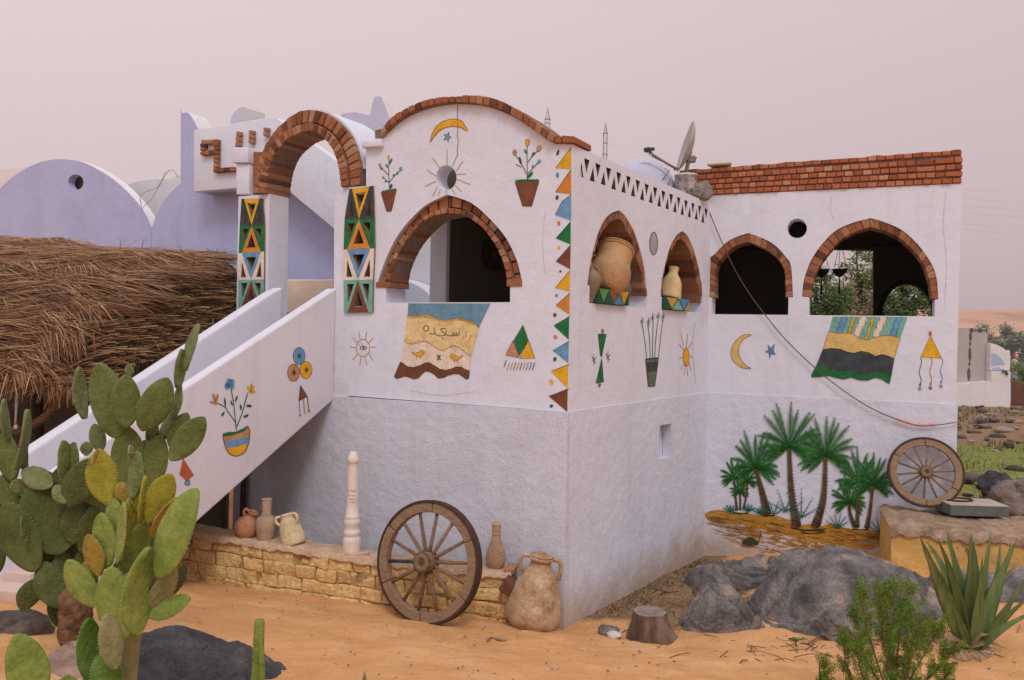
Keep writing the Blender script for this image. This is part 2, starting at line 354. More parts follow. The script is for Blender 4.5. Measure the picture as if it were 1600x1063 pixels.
for y in ys:
    for x in xs:
        z = gz(x, y)
        near = 1.0 if (3 < y < 12 and -6 < x < 8) else 0.0
        if near:
            z += .024 * noise.fractal((x * 1.7, y * 1.9, 0), 1, 2, 3) - .028 * max(0, noise.noise((x * 4.1, y * 4.6, 3)) - .12) + .012 * noise.noise((x * 7.2, y * 8.5, 3)) + .008 * noise.noise((x * 11, y * 13, 5))
            if 5 < y < 7.3 and -3 < x < 4:
                for fx, fy, fa, fd_ in FEET_[(abs(FEET_[:, 0] - x) < .35) & (abs(FEET_[:, 1] - y) < .35)]:
                    ex = ((x - fx) * math.cos(fa) + (y - fy) * math.sin(fa)) / .13; ey = (-(x - fx) * math.sin(fa) + (y - fy) * math.cos(fa)) / .07; rr_ = ex * ex + ey * ey; z += fd_ * (-math.exp(-rr_ * 1.6) * 1.15 + .5 * math.exp(-(rr_ - 1.6) ** 2 * 1.2))
        elif y >= 12: z += .12 * noise.fractal((x * .6, y * .6, 1), 1, 2, 4)
        gv.append((x, y, z))
        # r: dirt / leaf litter, g: grass
        dl = abs((np.array([x, y]) - A) @ PR.n); al = (np.array([x, y]) - A) @ PR.u
        d_ = max(0, 1 - dl / .55) * (1 if .15 < al < 4 else 0) * min(1, max(0, (al - .1) * 2))
        d_ = max(d_, max(0, 1 - math.hypot((x - 2.2) / 1.0, (y - 8.9) / 1.2)) * 1.3)
        d_ = max(d_, .85 * max(0, 1 - math.hypot((x - 1.75) / 1.1, (y - 7.9) / .95)) ** .6)
        d_ += .5 * max(0, 1 - math.hypot((x - 3.3) / .9, (y - 6.7) / .6))
        if y > 10.5 and x > 4.5: d_ = max(d_, .75)
        g_ = 0.0
        if x > 4.5 and 11.5 < y < 22: g_ = max(0, min(1, 1.25 - abs(y - 16.5) / 4.5))
        dirt.append((min(1, d_), min(1, g_), 0, 1))
nx = len(xs); gf = [(j * nx + i, j * nx + i + 1, (j + 1) * nx + i + 1, (j + 1) * nx + i) for j in range(len(ys) - 1) for i in range(nx - 1)]
gm = bpy.data.meshes.new('ground'); gm.from_pydata(gv, [], gf)
ca = gm.color_attributes.new('cover', 'FLOAT_COLOR', 'POINT'); ca.data.foreach_set('color', [c for q in dirt for c in q])
gm.polygons.foreach_set('use_smooth', [True] * len(gf))
SAND = surf('desert_sand', [(.50, .262, .108), (.60, .322, .138), (.67, .39, .192)], scale=2.2, detail=10, bump=.5, bscale=55, bump2=(9, .35), fine=.10, rough=.95, spec=.1)
def ground_mix(m):
    n = m.node_tree.nodes; l = m.node_tree.links; b = n['Principled BSDF']
    src = b.inputs['Base Color'].links[0].from_socket
    at = n.new('ShaderNodeAttribute'); at.attribute_name = 'cover'; sp = n.new('ShaderNodeSeparateColor'); l.new(at.outputs['Color'], sp.inputs['Color'])
    tc = n.new('ShaderNodeTexCoord')
    def patch(ch, scale, cols, src):
        nz = n.new('ShaderNodeTexNoise'); nz.inputs['Scale'].default_value = scale; nz.inputs['Detail'].default_value = 9; nz.inputs['Roughness'].default_value = .7; l.new(tc.outputs['Object'], nz.inputs['Vector'])
        ad = n.new('ShaderNodeMath'); ad.operation = 'MULTIPLY_ADD'; ad.inputs[1].default_value = 1.0; l.new(sp.outputs[ch], ad.inputs[0]); l.new(nz.outputs['Fac'], ad.inputs[2])
        mr = n.new('ShaderNodeMapRange'); mr.inputs['From Min'].default_value = .78; mr.inputs['From Max'].default_value = 1.02; l.new(ad.outputs[0], mr.inputs['Value'])
        rp = n.new('ShaderNodeValToRGB'); rp.color_ramp.elements[0].color = (*cols[0], 1); rp.color_ramp.elements[1].color = (*cols[1], 1); rp.color_ramp.elements[0].position = .35; rp.color_ramp.elements[1].position = .65
        n3 = n.new('ShaderNodeTexNoise'); n3.inputs['Scale'].default_value = scale * 9; n3.inputs['Detail'].default_value = 6; l.new(tc.outputs['Object'], n3.inputs['Vector']); l.new(n3.outputs['Fac'], rp.inputs['Fac'])
        mx = n.new('ShaderNodeMixRGB'); l.new(mr.outputs['Result'], mx.inputs['Fac']); l.new(src, mx.inputs['Color1']); l.new(rp.outputs['Color'], mx.inputs['Color2']); return mx.outputs['Color']
    src = patch('Red', 5, ((.13, .088, .05), (.34, .22, .12)), src)
    src = patch('Green', 1.2, ((.10, .13, .03), (.27, .27, .075)), src)
    l.new(src, b.inputs['Base Color'])
ground_mix(SAND); gm.materials.append(SAND)
go = bpy.data.objects.new('ground', gm); COL.objects.link(go); go['kind'] = 'structure'

# river and far dunes
m = MB(); m.add([(-1500, 95, -5.2), (2500, 95, -5.2), (2500, 420, -5.2), (-1500, 420, -5.2)], [(0, 1, 2, 3)])
RIVER = surf('river_water', [(.10, .105, .105), (.15, .15, .15)], scale=.05, bump=.25, bscale=.8, rough=.18, spec=.5)
m.build('river', RIVER, kind='structure')
dv = []; DX = np.linspace(-1500, 2200, 150); DY = np.linspace(300, 1500, 70)
for y in DY:
    for x in DX:
        t = min(1, max(0, (y - 330) / 420)); s_ = t * t * (3 - 2 * t)
        ridge = 34 + 10 * noise.fractal((x * .0035 + 3, y * .001, 2), 1, 2, 4) + 5 * noise.noise((x * .012, 4, y * .004))
        crest = abs(noise.fractal((x * .006, y * .009, 7), 1, 2, 3))
        dv.append((x, y, -6 + s_ * ridge - 9 * crest * s_ + (2.5 if t > 0 else 0) * noise.noise((x * .03, y * .03, 1)) * s_))
nx = len(DX); m = MB(); m.add(dv, [(j * nx + i, j * nx + i + 1, (j + 1) * nx + i + 1, (j + 1) * nx + i) for j in range(len(DY) - 1) for i in range(nx - 1)], 0, True)
DUNE = surf('dune_sand', [(.30, .19, .125), (.53, .30, .185), (.60, .345, .22)], scale=.011, detail=10, stops=[.36, .47, .62], bump=.3, bscale=.15, rough=.95, spec=.05)
m.build('hills', DUNE, kind='structure', recalc=False)

# ------------------------------------------------------------------ THE WHITE HOUSE
house = thing('white_house', 'white painted house with brick arches, bright wall paintings and an outside stair', 'house', (float(A[0]), float(A[1]), 0))
HL = root_loc(house)
def part(name, m, mats, parent=None, **k): return m.build(name, mats, parent or house, **k)

def arch_ring(pl, inner_px, outer_px, nb, w0, w1, gap=.006, m=None, bead=.006):
    """bricks between two curves drawn on a wall"""
    I = resample([pl.uz(*p) for p in cr(inner_px, 5)], nb); O = resample([pl.uz(*p) for p in cr(outer_px, 5)], nb)
    m = m or MB(); rnd = random.Random(int(I[0][0] * 1000))
    for i in range(nb):
        a, b, c, d = map(np.array, (I[i], I[i + 1], O[i + 1], O[i]))
        ctr = (a + b + c + d) / 4
        jit = rnd.uniform(-.010, .010); q = []
        for p in (a, b, c, d):
            v = p - ctr; ln = np.linalg.norm(v); q.append(ctr + v * (1 - gap * 1.5 / ln) + np.array([rnd.uniform(-.004, .004), rnd.uniform(-.004, .004)]))
        m.hexa([pl.xyz(*p, w0 + jit + rnd.uniform(-.003, .003)) for p in q], [pl.xyz(*p, w1) for p in q], 0)
    return m, I, O
def mortar_band(m, pl, I, O, w0, w1, mi=1, ins=.004):
    k = len(I)
    for i in range(k - 1):
        sh = lambda p, q: tuple(np.array(p) + (np.array(q) - np.array(p)) * .05)
        a, b, c, d = sh(I[i], O[i]), sh(I[i + 1], O[i + 1]), sh(O[i + 1], I[i + 1]), sh(O[i], I[i])
        m.hexa([pl.xyz(*p, w0) for p in (a, b, c, d)], [pl.xyz(*p, w1) for p in (a, b, c, d)], mi)
def midcurve(pl, inner_px, outer_px, nb=40, f=.5):
    I = resample([pl.uz(*p) for p in cr(inner_px, 5)], nb); O = resample([pl.uz(*p) for p in cr(outer_px, 5)], nb)
    return [tuple(np.array(a) * (1 - f) + np.array(b) * f) for a, b in zip(I, O)]
def circ(pl, cx, cy, rx, ry, k=36): return [pl.uz(cx + rx * math.cos(2 * math.pi * i / k), cy + ry * math.sin(2 * math.pi * i / k)) for i in range(k)]
def resub(loop, d=.0): return loop

# --- front wall
f_in = ZE((262, 440), (272, 372), (300, 290), (345, 215), (400, 155), (455, 115), (530, 98), (610, 112), (680, 160), (735, 225), (775, 300), (797, 370), (803, 436))
f_out = ZE((200, 440), (222, 370), (255, 285), (300, 200), (355, 130), (430, 60), (527, 12), (640, 52), (735, 135), (800, 215), (845, 305), (866, 380), (874, 435))
f_in, f_out = peak(f_in), peak(f_out)
f_mid2 = [PF.uz(*p) for p in cr(f_out, 4)]
top_px = ZD((140, 342), (190, 290), (260, 230), (350, 178), (450, 140), (560, 115), (680, 105), (790, 110), (900, 128), (1000, 165), (1100, 215), (1200, 280), (1300, 355), (1365, 390))
cop_px = ZD((135, 305), (175, 240), (245, 182), (330, 138), (430, 92), (540, 68), (660, 56), (770, 52), (890, 60), (1010, 98), (1130, 165), (1240, 235), (1335, 308), (1385, 338))
F_out = [PF.uz(522, 303), PF.uz(536, 302), PF.uz(536, 293), PF.uz(572, 291), PF.uz(572, 219)] + [PF.uz(*p) for p in cr(top_px, 4)] + [PF.uz(*ZD((1420, 388))[0]), (uA, PF.uz(893, 226)[1]), (uA, ZP), (PF.uz(522, 620)[0], ZP)]
hole = [PF.uz(*ZE((245, 511))[0]), PF.uz(*ZE((245, 442))[0])] + f_mid2 + [PF.uz(*ZE((818, 436))[0]), PF.uz(*ZE((818, 509))[0])]
oc = circ(PF, *ZD((582, 630))[0], 16, 19.5)
pan_px = [ZC((908, 78), (1086, 54)), ZC((872, 310), (1094, 301)), ZC((865, 535), (1097, 526)), ZC((865, 764), (1086, 760)), ZC((868, 1010), (1082, 1006))]
pan2_px = [ZC((95, 151), (252, 148)), ZC((82, 355), (266, 350)), ZC((74, 562), (266, 549)), ZC((73, 762), (264, 760)), ZC((73, 965), (262, 960))]
def inset_panel(pl, rows, f=.1):
    L = [pl.uz(*r[0]) for r in rows]; Rr = [pl.uz(*r[1]) for r in rows]
    loop = L + Rr[::-1]; c = np.mean(np.array(loop), axis=0)
    return [tuple(c + (np.array(p) - c) * (1 - f)) for p in loop]
m = MB(); m.prism(PF, [F_out, hole, oc, inset_panel(PF, pan_px)], 0, -.2)
ul_, ur_ = hole[0][0] - .25, uA - .12; m.prism(PF, [[(ul_, ZP + .01), (ul_, 3.9), (ul_ + .3, 4.02), (ur_ - .3, 4.02), (ur_, 3.9), (ur_, ZP + .01)], hole], -.2005, -TH)
wallF = part('wall', m, WHITE)
m = MB(); m.prism(PF, [[(a, b) for a, b in inset_panel(PF, pan_px, -.02)]], -.16, -.2)
part('panel_back', m, surf('dusty_mud', [(.16, .11, .07), (.28, .20, .135)], scale=9, bump=.4, bscale=40), wallF)
# white cap block where gate arch and wall top meet
m = MB(); a = PF.uz(572, 219); b = PF.uz(601, 235)
m.prism(PF, [[PF.uz(570, 221), PF.uz(600, 219), PF.uz(600, 231), PF.uz(570, 233)]], .06, -.3)
part('cap_block', m, WHITE, bevel=.015, bseg=2)
m = MB(); m.prism(PF, [[PF.uz(585, 203), PF.uz(601, 200), PF.uz(601, 218.5), PF.uz(585, 218.5)]], .0, -.25)
part('cap_block', m, MORTAR, bevel=.01)
# round opening faces a dark wall added further back.  Brick arch of the front window
O1 = peak(ZE((232, 440), (246, 372), (282, 288), (328, 212), (380, 149), (444, 96), (529, 70), (624, 90), (702, 152), (762, 224), (805, 304), (826, 376), (832, 436)))
m, I, O = arch_ring(PF, f_in, O1, 31, .0, -TH + .012, gap=.004); mortar_band(m, PF, I, O, -.014, -TH + .016)
m2, I2, O2 = arch_ring(PF, O1, f_out, 21, -.045, -.2, gap=.008, m=m); mortar_band(m, PF, I2, O2, -.075, -.22)
for q in (ZE((201, 417), (268, 417), (268, 441), (201, 441)), ZE((804, 404), (873, 402), (874, 435), (804, 437))):
    q = [PF.uz(*p) for p in q]; m.hexa([PF.xyz(*p, .012) for p in q], [PF.xyz(*p, -TH + .02) for p in q], 0)
part('brick_arch', m, [BRICK, MORTAR], bevel=.006)
# brick coping along the curved top
m, I, O = arch_ring(PF, top_px, cop_px, 27, .065, -TH - .02, gap=.004); mortar_band(m, PF, I, O, .03, -TH)
for a, b in ((1372, 1418), (1424, 1512)):
    q = [PF.uz(*p) for p in ZD((a, 388), (b, 388), (b, 342), (a, 336))]
    m.hexa([PF.xyz(*p, .05) for p in q], [PF.xyz(*p, -TH) for p in q], 0)
part('brick_coping', m, [BRICK, MORTAR], bevel=.006)
# lower front wall: rough plaster, a little proud
uL0 = PF.uz(392, 700)[0]
m = MB(); m.prism(PF, [[(uL0, -.6), (uL0, 1.6), (PF.uz(522, 620)[0], ZP - .012), (uA, ZP), (uA + .012, ZP - .02), (uA + .02, -.6)]], .022, -TH)
plF = part('plinth_wall', m, GREY)

# --- side wall with two arches and a pierced band
r1_in = X8((128, 745), (148, 575), (185, 420), (235, 290), (300, 190), (350, 150), (400, 138), (450, 185), (520, 330), (575, 510), (615, 650), (638, 840))
r1_out = X8((105, 745), (128, 560), (160, 415), (203, 265), (262, 140), (330, 76), (400, 52), (460, 112), (532, 240), (590, 410), (630, 580), (658, 840))
r2_in = X8((800, 850), (812, 700), (840, 560), (880, 430), (920, 360), (960, 326), (985, 320), (1030, 380), (1075, 500), (1110, 650), (1135, 790), (1143, 905))
r2_out = X8((782, 850), (790, 715), (820, 560), (862, 405), (912, 302), (958, 257), (988, 245), (1032, 292), (1082, 405), (1130, 570), (1160, 740), (1168, 905))
r1_in, r1_out, r2_in, r2_out = map(peak, (r1_in, r1_out, r2_in, r2_out))
holes = []
for ri, ro, jl, jr in ((r1_in, r1_out, X8((126, 745), (126, 912)), X8((656, 842), (656, 962))), (r2_in, r2_out, X8((792, 850), (792, 978)), X8((1166, 907), (1166, 1014)))):
    sz = PR.uz(*jl[1])[1]
    uj0 = PR.uz(*jl[0]); uj1 = PR.uz(*jr[0])
    holes.append([(uj0[0], 3.005), uj0] + [PR.uz(*p) for p in cr(ro, 4)] + [uj1, (uj1[0], 3.005)])
ut0 = PR.uz(*ZF((237, 205))[0]); ut1 = PR.uz(*ZF((1008, 490))[0]); zb = PR.uz(*ZF((252, 211))[0])[1]; zt = PR.uz(*ZF((290, 108))[0])[1]
zb1 = PR.uz(*ZF((990, 488))[0])[1]; zt1 = PR.uz(*ZF((1000, 404))[0])[1]
NP_ = 15; pit = (ut1[0] - ut0[0]) / (NP_ + .02); tri = []
for i in range(NP_):
    f = (i + .5) / NP_; b_ = zb + (zb1 - zb) * f; t_ = zt + (zt1 - zt) * f; u = ut0[0] + i * pit; jt = random.uniform(-.006, .006)
    tri.append([(u + .01, b_ + jt), (u + pit * .5, b_ + jt), (u + pit * .33, t_ - .05)])
    tri.append([(u + pit * .52, t_), (u + pit * 1.0, t_ + jt), (u + pit * .74, b_ + .05)])
R_out = [(0, ZP), (0, PR.uz(893, 226)[1]), (uC + .02, PR.uz(1105, 316)[1]), (uC + .02, ZP)]
zl0, zl1 = zb - .05, zb1 - .05
m = MB(); m.prism(PR, [[(0, ZP), (0, zl0), (uC + .02, zl1), (uC + .02, ZP)]] + holes, 0, -.22)
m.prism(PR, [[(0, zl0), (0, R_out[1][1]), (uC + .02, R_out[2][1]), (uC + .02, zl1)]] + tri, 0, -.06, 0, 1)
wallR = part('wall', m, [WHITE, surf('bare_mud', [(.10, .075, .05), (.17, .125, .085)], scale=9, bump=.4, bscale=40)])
for ri, ro, nb in ((r1_in, r1_out, 26), (r2_in, r2_out, 24)):
    m, I, O = arch_ring(PR, ri, ro, nb, -.008, -.36, gap=.0025); mortar_band(m, PR, I, O, -.016, -.355)
    part('brick_arch', m, [BRICK, MORTAR], bevel=.004)
# blind round recess
el = [(1021 + 5.9 * math.cos(t), 380.5 + 17.5 * math.sin(t)) for t in np.linspace(0, 2 * math.pi, 30, endpoint=False)]
# window sill blocks under the jars' openings (white jambs behind the arches)
m = MB()
for h in holes:
    m.prism(PR, [[(h[0][0] - .02, 2.6), (h[0][0] - .02, 3.003), (h[-1][0] + .02, 3.003), (h[-1][0] + .02, 2.6)]], -.225, -.4)
    m.prism(PR, [[(h[-1][0], 3.004), (h[-1][0], h[-2][1] - .003), (h[-1][0] + .14, h[-2][1] - .003), (h[-1][0] + .14, 3.004)]], -.225, -.4)
part('sill_block', m, WHITE)
sl = [PR.uz(*p) for p in Y7((693, 757), (768, 743), (768, 958), (690, 973))]
m = MB(); m.prism(PR, [[(-.012, -.6), (-.02, ZP - .02), (0, ZP), (uC + .03, ZP), (uC + .03, -.6)], sl], .010, -.10)
m.prism(PR, [[(sl[0][0] - .1, 1.0), (sl[0][0] - .1, 1.99), (sl[2][0] + .1, 1.99), (sl[2][0] + .1, 1.0)]], -.105, -.2)
plR = part('plinth_wall', m, GREY2)

# --- far wall with two arches
b1_in = ZG((137, 890), (138, 730), (172, 672), (220, 618), (270, 593), (325, 576), (390, 602), (450, 637), (498, 685), (530, 745), (535, 890))
b1_out = ZG((95, 890), (95, 695), (138, 640), (200, 578), (260, 546), (325, 525), (400, 552), (470, 590), (538, 660), (568, 720), (578, 890))
b2_in = ZG((685, 887), (694, 810), (726, 722), (782, 640), (852, 562), (940, 517), (1022, 492), (1092, 512), (1172, 547), (1250, 612), (1318, 700), (1353, 800), (1365, 900))
b2_out = ZG((630, 886), (641, 790), (680, 682), (740, 592), (822, 510), (920, 466), (1020, 440), (1102, 464), (1200, 510), (1290, 592), (1360, 690), (1394, 780), (1404, 902))
b1_in, b1_out, b2_in, b2_out = map(peak, (b1_in, b1_out, b2_in, b2_out))
BH = []
for ri, ro, jl, jr in ((b1_in, b1_out, (118, 892), (553, 890)), (b2_in, b2_out, (671, 890), (1385, 904))):
    a = PB.uz(*ZG(jl)[0]); b = PB.uz(*ZG(jr)[0])
    BH.append([(a[0], 3.0), a] + [PB.uz(*p) for p in cr(ro, 4)] + [b, (b[0], 3.0)])
B_out = [(-.25, ZP), (-.25, 4.528), (uD, 4.532), (uD, ZP)]
m = MB(); m.prism(PB, [B_out, BH[0], BH[1], circ(PB, *ZG((602, 498))[0], 15.3, 15.3)], 0, -.30)
wallB = part('wall', m, WHITE)
for ri, ro, nb in ((b1_in, b1_out, 27), (b2_in, b2_out, 31)):
    m, I, O = arch_ring(PB, ri, ro, nb, -.008, -.31, gap=.0025); mortar_band(m, PB, I, O, -.018, -.305)
    part('brick_arch', m, [BRICK, MORTAR], bevel=.004)
m = MB(); m.prism(PB, [[(-.05, -.6), (-.05, ZP), (uD, ZP), (uD + .015, ZP - .015), (uD + .02, -.6)]], .010, -.3)
plB = part('plinth_wall', m, GREY2)
# brick parapet: five courses of headers and a dusty top
m = MB(); rnd = random.Random(11); z0 = 4.534; hs = [.063, .063, .063, .066, .058]; z = z0
m.prism(PB, [[(-.40, z0), (-.40, z0 + .33), (uD - .01, z0 + .385), (uD - .01, z0)]], -.005, -.34, 1)
for r in range(5):
    u = -.42 + (.05 if r % 2 else 0)
    zz = z + (.012 if r == 4 else 0)
    while u < uD - .05:
        wd = rnd.uniform(.092, .108)
        if u > uD - .55 and r in (1, 2, 3) and rnd.random() < .5: wd = .2
        wd = min(wd, uD + .005 - u); sl_ = (u / uD) * .045 * (r / 4)
        if rnd.random() > .012:
            jj = rnd.uniform(-.008, .010); q = [(u + .004, zz + sl_ + .004), (u + wd - .004, zz + sl_ + .004 + rnd.uniform(-.003, .003)), (u + wd - .004, zz + sl_ + hs[r] - .005), (u + .004, zz + sl_ + hs[r] - .005 + rnd.uniform(-.003, .003))]
            m.hexa([PB.xyz(*p, .022 + jj) for p in q], [PB.xyz(*p, -.30) for p in q], 0)
        u += wd
    z += hs[r] + .004
part('brick_parapet', m, [BRICKO, MORTAR], bevel=.005)
m = MB(); rnd = random.Random(5); cols = 60; tv = []
for i in range(cols + 1):
    u = -.40 + (uD + .38) * i / cols
    zt_ = z0 + .338 + .045 * (u / uD)
    for j, wv in enumerate((.012, -.08, -.2, -.33)):
        tv.append(PB.xyz(u, zt_ + .012 + .02 * noise.noise((u * 6, wv * 9, 0)) + (0 if j in (1, 2) else -.012), wv))
m.add(tv, [(i * 4 + j, i * 4 + j + 1, i * 4 + j + 5, i * 4 + j + 4) for i in range(cols) for j in range(3)], 0, True)
part('mortar_topping', m, surf('pale_mortar', [(.30, .24, .19), (.42, .35, .285)], scale=8, bump=.8, bscale=50), recalc=False)

# --- rooms behind the arches
ZC_ = 4.24
inward = -PB.n
def P3(p, z): return (float(p[0]), float(p[1]), z)
A_in = A + PF.u * -.0
PK = PF.shifted(-1.15); ca_, cb_ = PK.uz(672, 420)[0], PK.uz(697, 420)[0]
c0 = np.array(PK.xyz(ca_, 0)[:2]); c1 = np.array(PK.xyz(cb_, 0)[:2])
room = [c1 + PR.u * .1, A - PR.n * .24 + PR.u * .42, Cc - PR.n * .24 + PR.u * .05, D - PB.n * .31, D - PB.n * 3.3 + PB.u * .1, Cc - PB.n * 3.3 - PB.u * 1.6, c1 + PR.u * 3.25]
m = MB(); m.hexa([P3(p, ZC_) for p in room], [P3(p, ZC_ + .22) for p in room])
part('roof_slab', m, MUDSHADE)
fl = [Lp - PF.n * .34, A - PF.n * .34 - PF.u * .2, A - PR.n * .24 + PR.u * .3, Cc - PR.n * .24, Cc - PB.n * .31 , D - PB.n * .31, D - PB.n * 3.3 + PB.u * .1, Cc - PB.n * 3.3 - PB.u * 1.6, Lp - PF.n * 3.2]
m = MB(); m.hexa([P3(p, 1.8) for p in fl], [P3(p, 2.0) for p in fl]); part('floor_slab', m, MUDSHADE)
m = MB(); zr = lambda u: R_out[1][1] + (R_out[2][1] - R_out[1][1]) * u / uC
m.prism(PR, [[(.12, zl0 + .0), (.12, zr(.12) - .05), (uC, zr(uC) - .05), (uC, zl1 + .0)]], -.20, -.42); m.prism(PR, [[(.12, zr(.12) - .048), (.12, zr(.12) - .012), (uC, zr(uC) - .012), (uC, zr(uC) - .048)]], -.071, -.44); part('added_band_backing', m, MUDSHADE)  # backing and lid added so the pierced holes look dark
m = MB()
for k in range(13):
    c = PB.xyz(uD * .5 - .5, ZC_ - .05, -.55 - k * .22); m.box(c, np.append(PB.u * (uD * .5 + .05), 0), np.append(PB.n * .035, 0), (0, 0, .048))
part('ceiling_beam', m, DARKWOOD, kind='stuff')
# back wall of the far room: a square opening and a small arch
PBk = PB.shifted(-3.0)
ro_ = [PBk.uz(1262, 590), PBk.uz(1262, 388), PBk.uz(1364.5, 390), PBk.uz(1364.5, 590)]
ai = X7((805, 1500), (805, 1020), (830, 900), (880, 800), (960, 735), (1050, 714), (1140, 735), (1220, 800), (1275, 900), (1297, 1020), (1297, 1500))
ail = [PBk.uz(*p) for p in cr(ai, 4)]
u0b = PBk.uz(1090, 500)[0] - 1.2; u1b = uD + .02
m = MB(); m.prism(PBk, [[(u0b, 1.9), (u0b, ZC_ + .1), (u1b, ZC_ + .1), (u1b, 1.9)], ro_, ail], 0, -.25)
part('back_wall', m, ROOMSHADE)
ao = X7((745, 1020), (775, 880), (840, 770), (930, 690), (1050, 655), (1170, 690), (1265, 770), (1325, 880), (1350, 1020)); ai2 = X7((805, 1020), (830, 900), (880, 800), (960, 735), (1050, 714), (1140, 735), (1220, 800), (1275, 900), (1297, 1020))
m, I, O = arch_ring(PBk, ai2, ao, 22, .03, -.05); part('brick_arch', m, [surf('dark_brown_brick', [(.03, .02, .015), (.06, .035, .022)], scale=12), MORTAR], bevel=.004)  # small arch in near-black brown brick
# end wall of the far room
e0 = D - PB.n * .305 - PB.u * .24; e1 = D - PB.n * 3.3 + PB.u * .05
m = MB(); m.hexa([P3(p, 1.9) for p in (e0, e1, e1 + PB.u * .16, e0 + PB.u * .235)], [P3(p, 4.5) for p in (e0, e1, e1 + PB.u * .16, e0 + PB.u * .235)]); part('end_wall', m, ROOMSHADE)
q = (e0 + PB.u * .236, e1 + PB.u * .162, e1 + PB.u * .18, e0 + PB.u * .252); m = MB(); m.hexa([P3(p, -.5) for p in q], [P3(p, 4.53) for p in q]); part('wall', m, WHITE)
# partition seen through the front arch: pale column face, long side with the roof's shade put into its colour
PK = PF.shifted(-1.15)
ca_, cb_ = PK.uz(672, 420)[0], PK.uz(697, 420)[0]
c0 = np.array(PK.xyz(ca_, 0)[:2]); c1 = np.array(PK.xyz(cb_, 0)[:2])
m = MB(); m.hexa([P3(p, 1.9) for p in (c0, c1, c1 + PR.u * .06, c0 + PR.u * .06)], [P3(p, 4.2) for p in (c0, c1, c1 + PR.u * .06, c0 + PR.u * .06)]); part('column', m, ROOFW)
m = MB(); q = (c0 + PR.u * .061, c1 + PR.u * .061 + PF.u * .004, c1 + PR.u * 3.3 + PF.u * .004, c0 + PR.u * 3.3); m.hexa([P3(p, 1.9) for p in q], [P3(p, ZC_) for p in q]); part('partition_wall', m, MUDSHADE)
PV = PF.shifted(-.85); m = MB(); m.prism(PV, [[(PV.uz(640, 300)[0], 4.0), (PV.uz(640, 300)[0], 4.56), (PV.uz(840, 300)[0], 4.56), (PV.uz(840, 300)[0], 4.0)]], 0, -.15); part('added_oculus_backing', m, MUDSHADE)  # dark wall added behind the oculus so it does not show sky
# inner far wall closing room one
q0 = c0 + PR.u * 3.0; q1 = Cc - PB.n * 3.25 - PB.u * 1.2
m = MB(); q = (q0, q1, q1 + PR.u * .2, q0 + PR.u * .2); m.hexa([P3(p, 1.9) for p in q], [P3(p, ZC_ + .1) for p in q]); part('partition_wall', m, MUDSHADE)
# low dome on the roof, seen over the pierced band
m = MB(); c = at_Y(1003, 270, 10.6); Mx = Matrix.Translation(Vector((c[0], c[1], 4.42)))
m.lathe([(.50 * math.cos(t), (at_Y(1003, 249, 10.6)[2] - 4.42) * math.sin(t)) for t in np.linspace(0, 1.5, 12)], Mx, 40)
part('roof_dome', m, plaster('pale_blue_plaster', (.50, .51, .62), var=.06))

# --- gate arch, pillar, stair
g_in = ZB((622, 725), (628, 640), (648, 540), (690, 440), (750, 372), (820, 322), (890, 300), (950, 300), (1000, 326), (1050, 380), (1090, 450), (1116, 540), (1127, 600), (1132, 680))
g_mid = ZB((562, 725), (570, 640), (592, 530), (640, 420), (700, 340), (780, 275), (870, 240), (950, 240), (1030, 275), (1090, 330), (1138, 410), (1168, 500), (1181, 580), (1186, 672))
g_out = ZB((508, 720), (525, 620), (557, 480), (620, 345), (700, 245), (800, 168), (900, 138), (1000, 152), (1100, 217), (1188, 320), (1238, 450), (1258, 560), (1254, 665))
m, I, O = arch_ring(PF, g_in, g_mid, 31, .05, -.34, gap=.004); mortar_band(m, PF, I, O, .036, -.335)
_, I2, O2 = arch_ring(PF, g_mid, g_out, 29, .018, -.33, gap=.006, m=m); mortar_band(m, PF, I2, O2, .0, -.325)
gate = part('gate_arch', m, [BRICK, MORTAR], bevel=.006)
g_out2 = ZB((690, 250), (800, 160), (900, 130), (1000, 143), (1105, 208), (1195, 315), (1247, 445), (1268, 540))
g_w = ZB((700, 262), (800, 180), (900, 150), (1000, 164), (1095, 228), (1180, 330), (1228, 455), (1250, 545))
m = MB(); lo = [PF.uz(*p) for p in cr(g_out2, 5)]; li = [PF.uz(*p) for p in cr(g_w, 5)][::-1]
m.prism(PF, [lo + li], -.05, -.62); part('arch_back', m, WHITE)
# pillar under the gate arch
pfl = PF.uz(371, 400)[0]; pfr = PF.uz(419.5, 400)[0]
pd = 0.30
pa = np.array(PF.xyz(pfl, 0)[:2]); pb = np.array(PF.xyz(pfr, 0)[:2])
z_pt = PF.uz(400, 305)[1]
loop = [(pfl, .3), (pfl, z_pt), (pfr, z_pt), (pfr, .3)]
m = MB(); m.prism(PF, [loop, inset_panel(PF, pan2_px, .1)], 0, -.12); m.prism(PF, [loop], -.1205, -pd)
pil = part('pillar', m, WHITE)
m = MB(); m.prism(PF, [inset_panel(PF, pan2_px, .11)], -.116, -.1195); part('panel_back', m, MATS['dusty_mud'], pil)
# stepped white masonry beside the spring of the arch
m = MB()
for x0, y0, x1, y1, wv in ((369, 256, 389, 304, .0), (366, 231, 390, 255.5, .03)):
    m.prism(PF, [[PF.uz(x0, y1), PF.uz(x0, y0), PF.uz(x1, y0), PF.uz(x1, y1)]], wv, -.28)
part('arch_pier', m, WHITE, bevel=.012, bseg=2)
m = MB(); m.prism(PF, [[PF.uz(389, 303), PF.uz(389, 236), PF.uz(412, 236), PF.uz(396, 303)]], -.06, -.28); part('arch_pier', m, BRICK)

